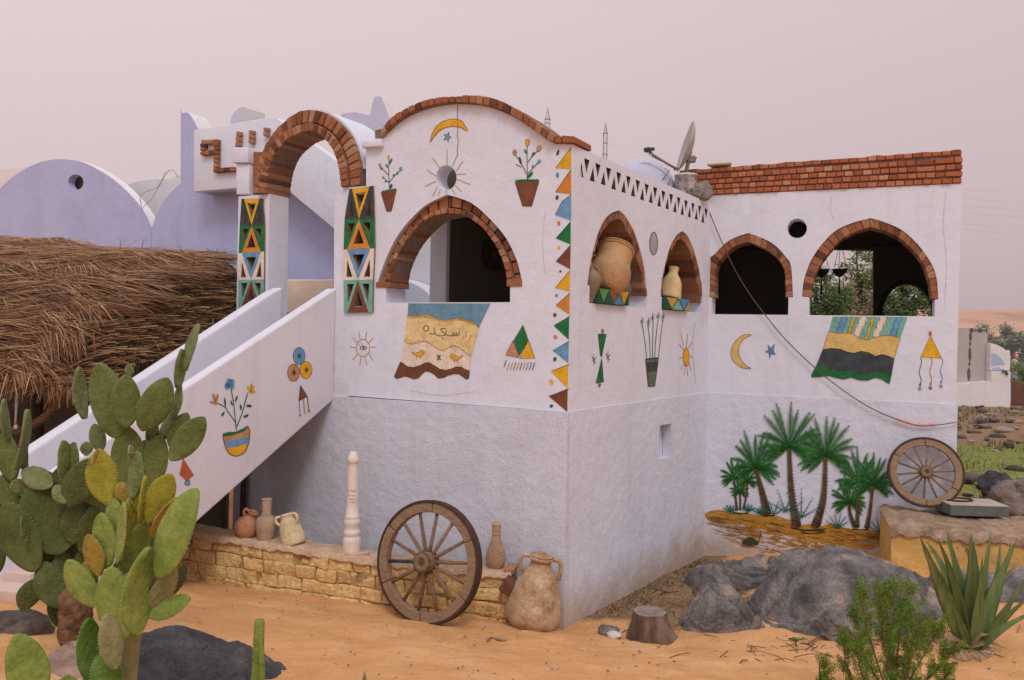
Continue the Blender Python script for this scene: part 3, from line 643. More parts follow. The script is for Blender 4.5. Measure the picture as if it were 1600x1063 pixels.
def lattice_panel(pl, rows, parent):
    """pierced panel of four tiers: painted triangles with triangular holes"""
    spec = [('slate', 'yellow', 0), ('green', 'orange', 1), ('cream', 'blue', 0), ('teal', 'brown', 1)]
    mats = [MATS['dusty_mud']] + [paint(k) for s_ in spec for k in s_[:2]]
    L = [pl.uz(*r[0]) for r in rows]; Rr = [pl.uz(*r[1]) for r in rows]
    m = MB(); holes = []
    for i, (bgc, fc, up) in enumerate(spec):
        def T(a, b):
            l0, l1, r0, r1 = map(np.array, (L[i], L[i + 1], Rr[i], Rr[i + 1])); p = l0 * (1 - b) + l1 * b; q = r0 * (1 - b) + r1 * b
            return tuple(p * (1 - a) + q * a)
        if not up:
            tri_ = [T(.13, .004), T(.87, .004), T(.5, .99)]; h = [[T(.30, .17), T(.70, .17), T(.5, .70)], [T(.10, .90), T(.30, .90), T(.13, .32)], [T(.70, .90), T(.90, .90), T(.87, .32)]]
        else:
            tri_ = [T(.5, .01), T(.13, .996), T(.87, .996)]; h = [[T(.5, .30), T(.33, .82), T(.67, .82)], [T(.12, .12), T(.36, .12), T(.15, .70)], [T(.64, .12), T(.88, .12), T(.85, .70)]]
        holes += h
        quad = [T(0, 0), T(0, 1), T(1, 1), T(1, 0)]
        def sheet(loops, wv, mi):
            flat = [p for q in loops for p in q]; tr = tessellate_polygon([[Vector((p[0], p[1], 0)) for p in q] for q in loops])
            m.add([pl.xyz(*p, wv) for p in flat], [tuple(t) for t in tr], mi)
        sheet([quad] + h, .0235, 1 + 2 * i); sheet([tri_, h[0]], .0262, 2 + 2 * i)
        for q in (h[0],):
            pass
    m.prism(pl, [L + Rr[::-1]] + holes, .020, -.115, 0)
    return m.build('lattice_panel', mats, parent, merge=False)
lattice_panel(PF, pan_px, wallF); lattice_panel(PF, pan2_px, pil)

# outer stair parapet
uS = lambda u: -u
PSo = Plane(Lp, Lp - sdir)          # runs down the stair; its n points away from the camera side -> use PS instead
def S3(u, z, w=0.0): q = Lp - sdir * u + PS.n * w; return (float(q[0]), float(q[1]), z)
topz = lambda u: 3.153 - .558 * u
botz = lambda u: 1.935 - .62 * u
prof = [(0, topz(0)), (3.35, topz(3.35)), (3.35, .3), (2.35, .3), (2.35, botz(2.35)), (0, botz(0))]
m = MB(); m.hexa([S3(u, z, 0) for u, z in prof], [S3(u, z, -.15) for u, z in prof])
par_o = part('stair_parapet', m, WHITE_S, bevel=.025, bseg=3)
Pi = PF.hit(440, 450)[:2]; PI_ = Plane(Pi - sdir, Pi)
def I3(u, z, w=0.0): q = Pi - sdir * u + PI_.n * w; return (float(q[0]), float(q[1]), z)
prof = [(-.02, 3.172), (0.12, 3.11), (2.98, 3.172 - .589 * 2.98), (2.98, .3), (2.5, .3), (2.5, 1.935 - .62 * 2.5), (-.02, 1.935)]
m = MB(); m.hexa([I3(u, z, 0) for u, z in prof], [I3(u, z, -.17) for u, z in prof])
par_i = part('stair_parapet', m, WHITE_S, bevel=.03, bseg=3)
# treads between the parapets
m = MB(); wst = float((Lp - Pi) @ PS.n)
for k in range(9):
    u = .1 + k * .31; z1 = 2.12 - k * .165
    m.hexa([S3(u, z1 - .33, -.151), S3(u + .312, z1 - .33, -.151), S3(u + .312, z1, -.151), S3(u, z1, -.151)], [S3(u, z1 - .33, -wst + .002), S3(u + .312, z1 - .33, -wst + .002), S3(u + .312, z1, -wst + .002), S3(u, z1, -wst + .002)])
part('stair_tread', m, WHITE_S)
# landing: cream back wall
PLd = PF.shifted(-1.5)
m = MB(); m.prism(PLd, [[PLd.uz(436, 490), PLd.uz(436, 437), PLd.uz(575, 437), PLd.uz(575, 490)]], 0, -.14); part('landing_wall', m, CREAM, bevel=.01)
q = [Lp + PF.u * .2, Pi - PF.u * .6, Pi - PF.u * .6 - PF.n * 1.45, Lp + PF.u * .2 - PF.n * 1.45]
m = MB(); m.hexa([P3(p, 1.9) for p in q], [P3(p, 2.12) for p in q]); part('landing_slab', m, WHITE_S)
m = MB(); m.prism(PLd, [[PLd.uz(436, 560), PLd.uz(436, 492), PLd.uz(575, 492), PLd.uz(575, 560)]], .0, -.13); part('landing_wall', m, WHITE_S)
# foot slabs of the stair
for (qx, qy, z, nm) in ((47, 897, .83, 'stair_slab'), (28, 925, .76, 'stair_slab')):
    Q = np.array(at_z(qx, qy, z)[:2]); fd = np.array([-.985, .17]); bd = np.array([.30, .95])
    q = [Q, Q + fd * 1.9, Q + fd * 1.9 + bd * .75, Q + bd * .75]
    m = MB(); m.hexa([P3(p, z - .11) for p in q], [P3(p, z) for p in q]); part(nm, m, plaster('pink_stone', (.60, .47, .41), var=.08), bevel=.012, bseg=2)
# dark posts and boards leaning under the stair
m = MB()
for x0, x1, y0, wv in ((388, 393, 720, .10), (383, 386, 735, .04)):
    p = PF.at(x0, y0 + 110, wv); q = PF.at(x1, y0 - 40, wv); m.tube([p, q], .03, 8)
part('pipe', m, IRON)
m = MB(); m.prism(PF.shifted(-.3), [[PF.uz(330, 850), PF.uz(352, 770), PF.uz(384, 700), PF.uz(388, 850)]], 0, -.1); part('rubble_wall', m, MUDSHADE)

# ------------------------------------------------------------------ paintings on the walls
class Art:
    def __init__(s, pl, base=.003, clampu=None): s.pl = pl; s.m = MB(); s.mats = []; s.w = base; s.clampu = clampu
    def mi(s, k):
        if k not in s.mats: s.mats.append(k)
        return s.mats.index(k)
    def up(s): s.w += .0005
    def poly(s, k, pts, outline=None, ow=.9, smooth=False, hole=None):
        pts = cr(pts, 5, True) if smooth else list(pts)
        s.m.sheet(s.pl, [pts] + ([hole] if hole else []), s.w, s.mi(k), s.clampu); s.up()
        if outline and s.clampu is None: s.m.stroke(s.pl, list(pts) + [pts[0]], ow, s.w, s.mi(outline)); s.up()
        elif outline:
            s.m.stroke(s.pl, list(pts)[:3], ow, s.w, s.mi(outline))
    def line(s, k, pts, wd=1.0, smooth=True, taper=False):
        s.m.stroke(s.pl, cr(pts, 5) if smooth and len(pts) > 2 else pts, wd, s.w, s.mi(k), taper)
    def dot(s, k, c, rx, ry=None, rot=0, outline=None, n_=14):
        ry = ry or rx; cs, sn = math.cos(rot), math.sin(rot); P = []
        for i in range(n_):
            t = 2 * math.pi * i / n_; a, b = rx * math.cos(t), ry * math.sin(t); P.append((c[0] + a * cs - b * sn, c[1] + a * sn + b * cs))
        s.m.sheet(s.pl, [P], s.w, s.mi(k), s.clampu)
        if outline: s.m.stroke(s.pl, P + [P[0]], .7, s.w + .0005, s.mi(outline))
    def done(s, name, parent, label=None): return s.m.build(name, [paint(k) for k in s.mats], parent, recalc=False, merge=False, label=label)
def leafpair(a, k, p, dx, dy, wd=2.0):
    a.dot(k, (p[0] + dx / 2, p[1] + dy / 2), math.hypot(dx, dy) / 2, wd / 2, math.atan2(dy, dx))
def star5(c, r, sx=.8, rot=.2, ir=.42):
    return [(c[0] + sx * (r if i % 2 == 0 else r * ir) * math.sin(rot + i * math.pi / 5), c[1] - (r if i % 2 == 0 else r * ir) * math.cos(rot + i * math.pi / 5)) for i in range(10)]

# front wall: moon and star
a = Art(PF); a.poly('gold' if 0 else 'yellow', ZD((468, 378), (480, 320), (510, 265), (555, 230), (610, 213), (660, 211), (697, 228), (718, 262), (736, 290), (730, 299), (708, 284), (675, 268), (625, 262), (575, 272), (530, 298), (497, 335)), 'rust', 1.1)
a.done('painted_moon', wallF)
a = Art(PF); a.poly('blue', star5(ZD((590, 340))[0], 8.2, .85, .35), 'slate', .7); a.done('painted_star', wallF)
# rays round the oculus
a = Art(PF)
for p, q in (((588, 430), (588, 540)), ((484, 488), (536, 560)), ((445, 575), (508, 618)), ((432, 692), (508, 657)), ((484, 765), (520, 695)), ((525, 762), (540, 716)), ((584, 742), (584, 720)), ((645, 752), (626, 712)), ((690, 730), (645, 685)), ((755, 680), (655, 640)), ((720, 605), (655, 607)), ((705, 510), (655, 582)), ((658, 480), (625, 550))):
    a.line('ochre', ZD(p, q), 1.0)
a.done('painted_sun_rays', wallF)
# two flower pots
a = Art(PF); a.poly('brown', ZD((117, 738), (228, 715), (190, 872), (158, 872)), 'umber', .8)
a.line('green', ZD((122, 733), (165, 722), (226, 712)), 2.2)
for pts in (((178, 715), (172, 600), (174, 490)), ((172, 612), (140, 580), (118, 555)), ((174, 665), (150, 645), (130, 628)), ((176, 665), (210, 620), (255, 578))): a.line('slate', ZD(*pts), 1.0)
for p, d, wd in (((178, 712), (4, -8), 4), ((174, 535), (5, -9), 3.2), ((165, 560), (-3, -6), 2.6), ((122, 575), (-2, -5), 2.6), ((205, 625), (1, -5), 2.4), ((232, 610), (1, -5), 2.6), ((160, 655), (-4, 1), 2)): leafpair(a, 'green', ZD(p)[0], *d, wd)
a.dot('yellow', ZD((170, 481))[0], 2.2, 3.0); a.dot('tan', ZD((108, 540))[0], 2.0, 3.0); a.dot('blue', ZD((258, 568))[0], 2.6, 3.6, .4); a.dot('tan', ZD((131, 629))[0], 1.4, 1.8)
a.done('painted_flowerpot', wallF)
a = Art(PF); a.poly('brown', ZD((1075, 662), (1246, 655), (1192, 835), (1128, 835)), 'umber', .9)
a.line('green', ZD((1076, 658), (1130, 650), (1244, 650)), 2.6)
for i in range(14):
    x = 1080 + i * 12; a.line('green', ZD((x, 655), (x + random.uniform(-5, 5), 640)), .7)
for pts in (((1162, 645), (1160, 520), (1160, 400)), ((1155, 605), (1120, 530), (1075, 465)), ((1122, 555), (1100, 545), (1078, 535)), ((1165, 520), (1200, 475), (1240, 435)), ((1168, 600), (1205, 560), (1240, 522))): a.line('slate', ZD(*pts), 1.1)
for p, d, wd in (((1160, 635), (9, -10), 5), ((1118, 535), (-3, -12), 4.2), ((1155, 460), (-3, -7), 3), ((1195, 478), (4, -7), 3.6), ((1198, 560), (1, -5), 2)): leafpair(a, 'green', ZD(p)[0], *d, wd)
a.dot('yellow', ZD((1163, 378))[0], 3.4, 5.2, 0, 'ochre2'); a.dot('tan', ZD((1072, 450))[0], 2.9, 4.6, 0, 'ochre2'); a.dot('ochre3', ZD((1245, 422))[0], 3.2, 4.8, .4, 'ochre2'); a.dot('blue', ZD((1246, 515))[0], 2.6, 4.0, .7)
a.done('painted_flowerpot', wallF)
# triangle border at the corner
a = Art(PF, clampu=uA - .003)
T = [('yellow', ZD((1475, 415), (1365, 562), (1475, 567))), ('orange', ZD((1475, 570), (1362, 735), (1475, 748))), ('blue', ZD((1475, 752), (1410, 800), (1362, 897), (1475, 937))), ('green', ZE((1098, 137), (1030, 215), (1098, 243))), ('brown', ZE((1098, 245), (1030, 322), (1098, 357))),
     ('yellow', ZE((1097, 360), (1028, 442), (1097, 460))), ('orange', ZE((1096, 465), (1030, 525), (1096, 566))), ('green', ZE((1095, 573), (1020, 618), (1095, 683))), ('blue', ZE((1094, 688), (1016, 733), (1094, 790))), ('yellow', ZE((1093, 795), (1008, 828), (1093, 908))), ('brown', ZE((1092, 908), (997, 943), (1092, 1016)))]
for k, p in T: a.m.sheet(PF, [p], .003, a.mi(k), a.clampu); a.m.stroke(PF, p[:len(p) - 1], .8, .0041, a.mi('umber'))
for k, p, rx, ry, ro in (('dgreen', ZD((1380, 452)), 1.8, 5, .35), ('blue2', ZD((1377, 612)), 2.4, 4.4, 0), ('green', ZD((1374, 773)), 2.5, 3.8, .3), ('orange', ZE((1043, 145)), 2.5, 3.6, 0), ('yellow', ZE((1043, 257)), 2.4, 3, .3), ('brown', ZE((1050, 367)), 1.8, 2, 0), ('blue', ZE((1032, 478)), 2.2, 2.6, 0),
                         ('brown', ZE((1025, 568)), 2.8, 3.3, 0), ('tan', ZE((1027, 670)), 3, 3.3, 0), ('green', ZE((1025, 772)), 2.8, 3.6, .3), ('yellow', ZE((1009, 877)), 2.8, 5, -.2), ('green', ZE((1009, 988)), 3, 2.6, -.5)): a.dot(k, p[0], rx, ry, ro)
a.done('painted_border', wallF)
# carpet hanging under the front window
a = Art(PF)
a.poly('sky', ZR((272, 100), (1180, 102), (1055, 365), (1000, 320), (930, 285), (850, 265), (780, 270), (690, 288), (600, 272), (530, 240), (470, 226), (400, 238), (340, 242), (262, 230)))
e1 = ZR((258, 230), (340, 243), (400, 238), (470, 226), (530, 240), (600, 272), (690, 288), (780, 270), (850, 265), (930, 285), (1000, 320), (1055, 378)); e2 = ZR((965, 690), (900, 640), (840, 595), (780, 572), (720, 592), (650, 626), (590, 605), (520, 550), (450, 520), (400, 532), (330, 552), (270, 545), (222, 525))
a.poly('palesand', e1 + e2)
for k in range(3):
    o = [(x, y + 1.0 + k * 1.1) for x, y in e1[:-1]]; a.line('sand', o, 2.2 - k * .5)
for seg in (ZR((440, 255), (500, 262), (560, 300)), ZR((600, 330), (680, 340), (760, 315)), ZR((250, 500), (330, 530), (400, 515)), ZR((560, 590), (640, 610), (700, 590)), ZR((830, 280), (900, 300), (990, 345))): a.line('sand', seg, 3.6)
a.up(); a.line('ochre2', e1, .9); a.line('ochre2', e2, 1.0)
e3 = ZR((222, 530), (270, 549), (330, 556), (400, 536), (450, 524), (520, 554), (590, 609), (650, 630), (720, 596), (780, 576), (840, 599), (900, 644), (962, 692)); e4 = ZR((948, 845), (905, 828), (860, 803), (800, 800), (740, 825), (680, 838), (620, 825), (560, 785), (500, 750), (450, 760), (400, 785), (330, 808), (270, 800), (185, 745))
a.poly('cream', e3 + e4)
e5 = ZR((185, 752), (270, 806), (330, 812), (400, 790), (450, 765), (500, 755), (560, 792), (620, 832), (680, 844), (740, 830), (800, 806), (860, 808), (905, 833), (948, 850)); e6 = ZR((942, 925), (915, 940), (880, 912), (830, 880), (780, 878), (720, 890), (660, 922), (600, 925), (560, 885), (510, 855), (460, 852), (420, 880), (385, 925), (330, 935), (280, 915), (230, 905), (180, 922), (140, 932), (118, 912))
a.poly('brown', e5 + e6, 'umber', 1.2)
for i in range(30):
    x = 195 + i * 25; j = min(range(len(e5)), key=lambda q: abs(e5[q][0] - ZR((x, 0))[0][0])); y = e5[j][1]; a.line('umber', [(e5[j][0] + (x - 185) % 20 * .05 + (ZR((x, 0))[0][0] - e5[j][0]), y + 2), (ZR((x, 0))[0][0] - 1, y + 10)], .8)
# writing and birds
for st in (((835, 405), (832, 440), (818, 458), (806, 440), (804, 418), (800, 450), (782, 458), (776, 425), (768, 452), (740, 460), (700, 452), (660, 420), (632, 385), (660, 378), (688, 380)), ((690, 398), (690, 440), (660, 457), (620, 460), (585, 450), (567, 425), (560, 400), (556, 365)), ((567, 428), (545, 440), (505, 432)), ((497, 375), (488, 400), (465, 408), (443, 395), (445, 365), (468, 346), (492, 352), (497, 375))):
    a.line('olive', ZR(*st), 1.0)
a.dot('olive', ZR((653, 487))[0], .8)
a.up()
for fl_, ox, oy in ((1, 0, 0), (-1, 1185, 40)):
    B_ = lambda *p: ZR(*[(ox + fl_ * x if fl_ == 1 else ox - x + 0, y + oy) for x, y in p])
    a.poly('yellow', B_((305, 635), (345, 655), (390, 640), (410, 615), (440, 625), (455, 640), (435, 668), (405, 690), (365, 685), (335, 665)), 'ochre2', .7)
    a.line('umber', B_((370, 690), (362, 720)), .8); a.line('umber', B_((402, 690), (400, 718)), .8)
for p, d in (((612, 700), (-3, -4)), ((612, 700), (2.6, -4.6)), ((612, 700), (-2, 4)), ((612, 700), (3, 4))): leafpair(a, 'green', ZR(p)[0], *d, 2.2)
a.line('olive', ZR((915, 400), (910, 470)), .6); a.line('olive', ZR((970, 450), (940, 530)), .6); a.line('olive', ZR((890, 470), (870, 500)), .5)
a.done('painted_carpet', wallF)
# sun with an eye
a = Art(PF); c = ZE((140, 720))[0]; P = [(c[0] + 10.3 * math.cos(t), c[1] + 13.6 * math.sin(t)) for t in np.linspace(0, 2 * math.pi, 24)]
a.line('ochre', P, 1.0, False)
for p, q in (((120, 645), (127, 680)), ((158, 645), (150, 682)), ((188, 672), (165, 698)), ((200, 717), (175, 714)), ((185, 778), (165, 742)), ((158, 800), (150, 762)), ((125, 803), (130, 762)), ((93, 775), (115, 748)), ((80, 715), (106, 720)), ((93, 672), (115, 696))): a.line('ochre', ZE(p, q), 1.0)
a.line('olive', ZE((125, 722), (138, 710), (157, 718), (142, 728), (125, 722)), .9); a.dot('olive', ZE((142, 719))[0], 1.6)
for i in range(22):
    t = random.uniform(0, 6.28); r = random.uniform(.45, .9); a.dot('ochre', (c[0] + 10 * r * math.cos(t), c[1] + 13 * r * math.sin(t)), .45, n_=6)
a.done('painted_sun', wallF)
# triangle with fringe
a = Art(PF); a.poly('green', ZE((878, 615), (902, 683), (860, 758), (836, 685)), 'umber', .8); a.poly('tan', ZE((833, 686), (858, 765), (797, 753)), 'umber', .8); a.poly('yellow', ZE((903, 685), (933, 766), (862, 768)), 'umber', .8)
for i, k in enumerate(('umber', 'tan', 'tan', 'rust', 'tan', 'green', 'tan', 'rust', 'dgreen', 'dgreen')):
    x = 797 + i * 14.5; a.line(k, ZE((x + 5, 775 + (i > 0) * 12), (x - 6, 808 + (i > 0) * 14)), 1.2)
a.done('painted_triangle', wallF)
# crack running down to the oculus
a = Art(PF); a.line('slate', ZD((665, 110), (663, 200), (666, 270), (662, 330), (668, 370), (662, 420), (664, 465), (655, 485)), .8); a.done('wall_crack', wallF)
# side wall motifs
a = Art(PR); a.poly('green', Y7((303, 172), (356, 172), (326, 320), (318, 310)), 'dgreen', .7); a.poly('green', Y7((326, 330), (338, 478), (288, 487), (300, 440)), 'dgreen', .7); a.poly('rust', Y7((326, 165), (324, 145), (332, 137), (340, 150), (338, 166))); a.poly('rust', Y7((306, 488), (304, 505), (312, 512), (320, 500), (319, 486)))
a.done('painted_scroll', wallR)
for cx_, cy_ in ((277, 340), (367, 322)):
    a = Art(PR)
    for dx, dy in ((-14, -26), (14, -20), (-14, 8), (12, 18), (0, 36), (0, -42)): a.line('slate' if abs(dx) else 'blue2', Y7((cx_, cy_), (cx_ + dx, cy_ + dy)), .9)
    a.done('painted_star', wallR)
a = Art(PR); a.poly('pgreen', Y7((606, 335), (690, 328), (665, 508), (624, 510)), 'umber', .9); a.poly('slate', Y7((612, 355), (684, 350), (677, 408), (620, 415))); a.line('dgreen', Y7((607, 332), (688, 325)), 2.2)
for pts, tip in ((((614, 325), (602, 220), (585, 110)), (583, 95)), (((635, 322), (632, 210), (620, 110)), (625, 98)), (((650, 322), (652, 200), (655, 90)), (652, 72)), (((665, 322), (672, 200), (686, 80)), (686, 62)), (((688, 322), (702, 200), (716, 80)), (718, 66))):
    a.line('dgreen', Y7(*pts), .8)
    for dx, dy in ((-13, -12), (0, -34), (12, -20), (-12, 8), (12, 6), (1, 25)): a.line('slate', Y7(tip, (tip[0] + dx, tip[1] + dy)), .7)
a.done('painted_flowerpot', wallR)
a = Art(PR); a.dot('yellow', Y7((866, 320))[0], 4.8, 15, 0, 'ochre2', 20)
for p, q in (((832, 165), (850, 250)), ((876, 170), (868, 255)), ((902, 225), (880, 262)), ((822, 235), (850, 275)), ((820, 328), (845, 322)), ((910, 325), (888, 305)), ((832, 405), (842, 372)), ((853, 435), (858, 388)), ((876, 440), (872, 388)), ((900, 408), (884, 360))): a.line('ochre', Y7(p, q), .8)
a.done('painted_sun', wallR)
a = Art(PR); a.poly('white', el); a.mats = ['white']; a.m.stroke(PR, el + [el[0]], 1.3, .0045, a.mi('pgreen'))
a.mats[0] = 'disc'
a.done('blind_disc', wallR)
# far wall motifs
a = Art(PB); a.poly('sand', cr(X5((376, 174), (340, 172), (300, 190), (262, 235), (248, 290), (262, 335), (300, 370), (340, 385), (374, 386)), 4) + cr(X5((374, 382), (340, 362), (308, 320), (296, 270), (310, 225), (340, 192), (376, 178)), 4), 'ochre2', .9); a.done('painted_moon', wallB)
a = Art(PB); a.poly('blue2', X5((478, 236), (497, 255), (523, 230), (514, 268), (526, 300), (500, 293), (490, 325), (486, 288), (460, 280), (484, 268)), 'slate', .6); a.done('painted_star', wallB)
# carpet under the far window
a = Art(PB)
tb = X5((860, 152), (910, 165), (960, 163), (1010, 165), (1050, 195), (1100, 207), (1150, 190), (1200, 178), (1250, 180), (1306, 196))
a.poly('teal', X5((884, 60), (1352, 62)) + tb[::-1])
for k, x0, x1, wd in (('blue', 960, 925, 9), ('cream', 1082, 1030, 10), ('yellow', 1018, 985, 4.2), ('yellow', 1140, 1095, 4.2), ('cream', 1205, 1150, 10), ('blue', 1300, 1258, 9)):
    yb = np.interp(X5((x1, 0))[0][0], [p[0] for p in tb], [p[1] for p in tb]) - .8
    q0 = X5((x0, 62))[0]; q0 = (q0[0], q0[1] + .2); q1 = (X5((x1, 0))[0][0], yb); pts = [(q0[0] + (q1[0] - q0[0]) * t + 1.1 * math.sin(t * 16 + x0), q0[1] + (q1[1] - q0[1]) * t) for t in np.linspace(0, 1, 16)]
    a.line(k, pts, wd, False); a.w += .0004
    for sg in (-1, 1): a.line('dgreen', [(x + sg * wd / 2, y) for x, y in pts], .6, False)
a.up()
t2 = X5((824, 265), (870, 258), (930, 262), (980, 282), (1020, 288), (1060, 275), (1110, 285), (1150, 308), (1190, 295), (1230, 305), (1268, 322))
a.poly('sand', tb + t2[::-1], 'ochre2', .9)
t3 = X5((785, 362), (830, 370), (880, 392), (930, 405), (980, 395), (1020, 405), (1060, 425), (1110, 415), (1160, 402), (1210, 412), (1250, 425))
a.poly('slate', t2 + t3[::-1], 'black', .8)
t4 = X5((1238, 480), (1225, 472), (1190, 448), (1150, 440), (1100, 458), (1050, 455), (1000, 438), (950, 450), (905, 440), (860, 428), (800, 435), (752, 437), (752, 425))
a.poly('green', t3 + t4, 'dgreen', 1.0)
for i in range(46):
    x = 790 + i * 10; yt = np.interp(X5((x, 0))[0][0], [p[0] for p in t3], [p[1] for p in t3]); a.line('dgreen', [(X5((x, 0))[0][0], yt + 2), (X5((x - 8, 0))[0][0], yt + 8)], .6)
a.done('painted_carpet', wallB)
a = Art(PB); a.poly('yellow', X5((1496, 178), (1566, 320), (1434, 312)), 'ochre2', .7); a.dot('rust', X5((1494, 166))[0], 2.4, 4)
for k, x, y0, y1, sk in (('dgreen', 1434, 315, 485, 'blue2'), ('red', 1500, 318, 480, 'dgreen'), ('blue2', 1566, 320, 470, 'red')):
    a.line(k, X5(*[(x + 6 * math.sin(t * 9) - 4 * t, y0 + (y1 - y0) * t) for t in np.linspace(0, 1, 14)]), 1.1); a.dot(k, X5((x - 4, y1))[0], 1.5, 2.4)
    for t in range(5): an = t * 2 * math.pi / 5 + .3; a.line(sk, X5((x - 6, y1 + 25), (x - 6 + 15 * math.cos(an), y1 + 25 + 15 * math.sin(an))), 1.1)
a.done('painted_tassel', wallB)
# stair parapet motifs (its outer face)
a = Art(PS)
a.poly('umber', []) if 0 else None
cont = cr(Y4((311, 712), (318, 745), (330, 785), (350, 812), (380, 824), (415, 815), (440, 790), (455, 745), (460, 700), (456, 672), (446, 658)), 4)
a.poly('yellow', cont + Y4((400, 690), (350, 705)))
a.poly('tan', Y4((311, 712), (380, 700), (446, 660), (455, 675), (459, 712), (400, 730), (322, 742)))
a.poly('blue', Y4((322, 742), (400, 730), (459, 714), (452, 752), (400, 768), (334, 782)))
a.poly('green', Y4((310, 700), (340, 692), (385, 690), (430, 668), (446, 657), (448, 672), (420, 692), (370, 708), (313, 718)))
a.line('umber', cont, 1.2, False)
for pts in (((386, 685), (380, 620), (370, 530), (357, 455)), ((384, 640), (340, 580), (325, 555), (280, 530)), ((388, 662), (420, 580), (435, 520), (450, 475))): a.line('dgreen', Y4(*pts), 1.3)
for p, d, wd in (((325, 552), (-1, -15), 2.8), ((320, 580), (-5, 7), 3.2), ((378, 525), (4, -10), 2.8), ((365, 545), (-3, -8), 2.4), ((412, 570), (-1, -9), 3.0), ((440, 545), (9, 1), 4.2), ((425, 610), (8, -4), 4)): leafpair(a, 'dgreen', Y4(p)[0], *d, wd)
for dx, dy in ((-14, 2), (13, 12), (12, -14), (-4, -18), (2, 8), (-16, 12)): a.dot('blue', Y4((350 + dx, 428 + dy))[0], 4.0, 4.4)
for d in ((-6, -11), (1, -15), (7, -3), (5, -12)): leafpair(a, 'yellow', Y4((466, 474))[0], *d, 3.6)
for d in ((-4, -15), (4, -14), (-9, -2), (2, 3)): leafpair(a, 'tan', Y4((270, 530))[0], *d, 4)
a.done('painted_flowerpot', par_o)
a = Art(PS)
for k, c in (('blue', (734, 271)), ('tan', (703, 363)), ('yellow', (772, 348))):
    a.dot(k, Y4(c)[0], 9.4, 13.4, 0, 'umber', 26)
a.up()
for c in ((734, 271), (706, 363), (774, 347)):
    for t in range(6): an = t * math.pi / 3 + .3; a.line('black', Y4(c, (c[0] + 14 * math.cos(an), c[1] + 18 * math.sin(an))), 1.3)
a.done('painted_disc', par_o)
a = Art(PS); a.poly('brown', Y4((741, 433), (780, 495), (732, 522)), 'umber', .8)
a.line('blue2', Y4((735, 520), (736, 560), (740, 602)), 1.2); a.line('ochre', Y4((758, 510), (762, 560), (768, 592)), 1.4); a.line('slate', Y4((780, 495), (784, 540), (790, 578)), 1.2)
a.dot('blue2', Y4((740, 600))[0], 1.5); a.line('slate', Y4((780, 572), (796, 582)), 1.2); a.done('painted_tassel', par_o)
a = Art(PS); a.poly('red', Y4((92, 840), (150, 930), (112, 962), (73, 928)), 'rust', .7); a.poly('blue', Y4((101, 965), (128, 957), (130, 980), (118, 988), (100, 983)), 'slate', .6); a.done('painted_tassel', par_o)

# palm grove mural low on the far wall
PBm = PB; a = Art(PB, base=.0125); rnd = random.Random(21)
edge = cr(Y8((80, 770), (120, 752), (180, 748), (260, 768), (340, 768), (420, 782), (480, 775), (560, 800), (620, 840), (700, 830), (760, 845), (830, 828), (900, 850), (1000, 862), (1100, 872), (1172, 905)), 4)
low = cr(Y8((1172, 905), (1130, 950), (1050, 985), (960, 975), (880, 955), (780, 940), (680, 925), (560, 895), (440, 860), (320, 835), (200, 815), (110, 795), (80, 790)), 4)
a.poly('ochre', edge + low)
for i in range(900):
    t = rnd.random(); e_ = edge[int(t * (len(edge) - 1))]; dpt = rnd.random() ** .8
    ylo = e_[1] + 6 + 28 * math.sin(math.pi * min(1, t * 1.05)); y = e_[1] + 2 + (ylo - e_[1]) * dpt * 2.0; x = e_[0] + rnd.uniform(-8, 14); ln = rnd.uniform(5, 26); sl_ = rnd.uniform(.08, .3)
    fade = dpt > .62
    if x > 1388 or x < 1103: continue
    ln = min(ln, 1388 - x)
    k = rnd.choice(['ochre', 'ochre2', 'ochre3', 'ochre', 'ochre', 'ochre'] if not fade else ['ochre3', 'ochre', 'white', 'ochre2'])
    a.line(k, [(x, y), (x + ln * .5, y + ln * .5 * sl_), (x + ln, y + ln * sl_)], rnd.uniform(.5, 2.2) * (1 if not fade else .55), False)
a.up()
for pts, wd in ((((600, 852), (660, 866), (740, 868), (800, 862)), 3.5), (((660, 878), (720, 884), (790, 876)), 2.6), (((250, 765), (290, 770), (330, 766)), 2.4), (((420, 778), (450, 783), (490, 779)), 2.4), (((965, 858), (1010, 863), (1055, 861)), 2.6)):
    for q in range(4): a.line('trunk2', [(x + rnd.uniform(-3, 3), y + rnd.uniform(-1.5, 1.5)) for x, y in Y8(*pts)], wd * rnd.uniform(.25, .6)); a.w += .0002
a.up()
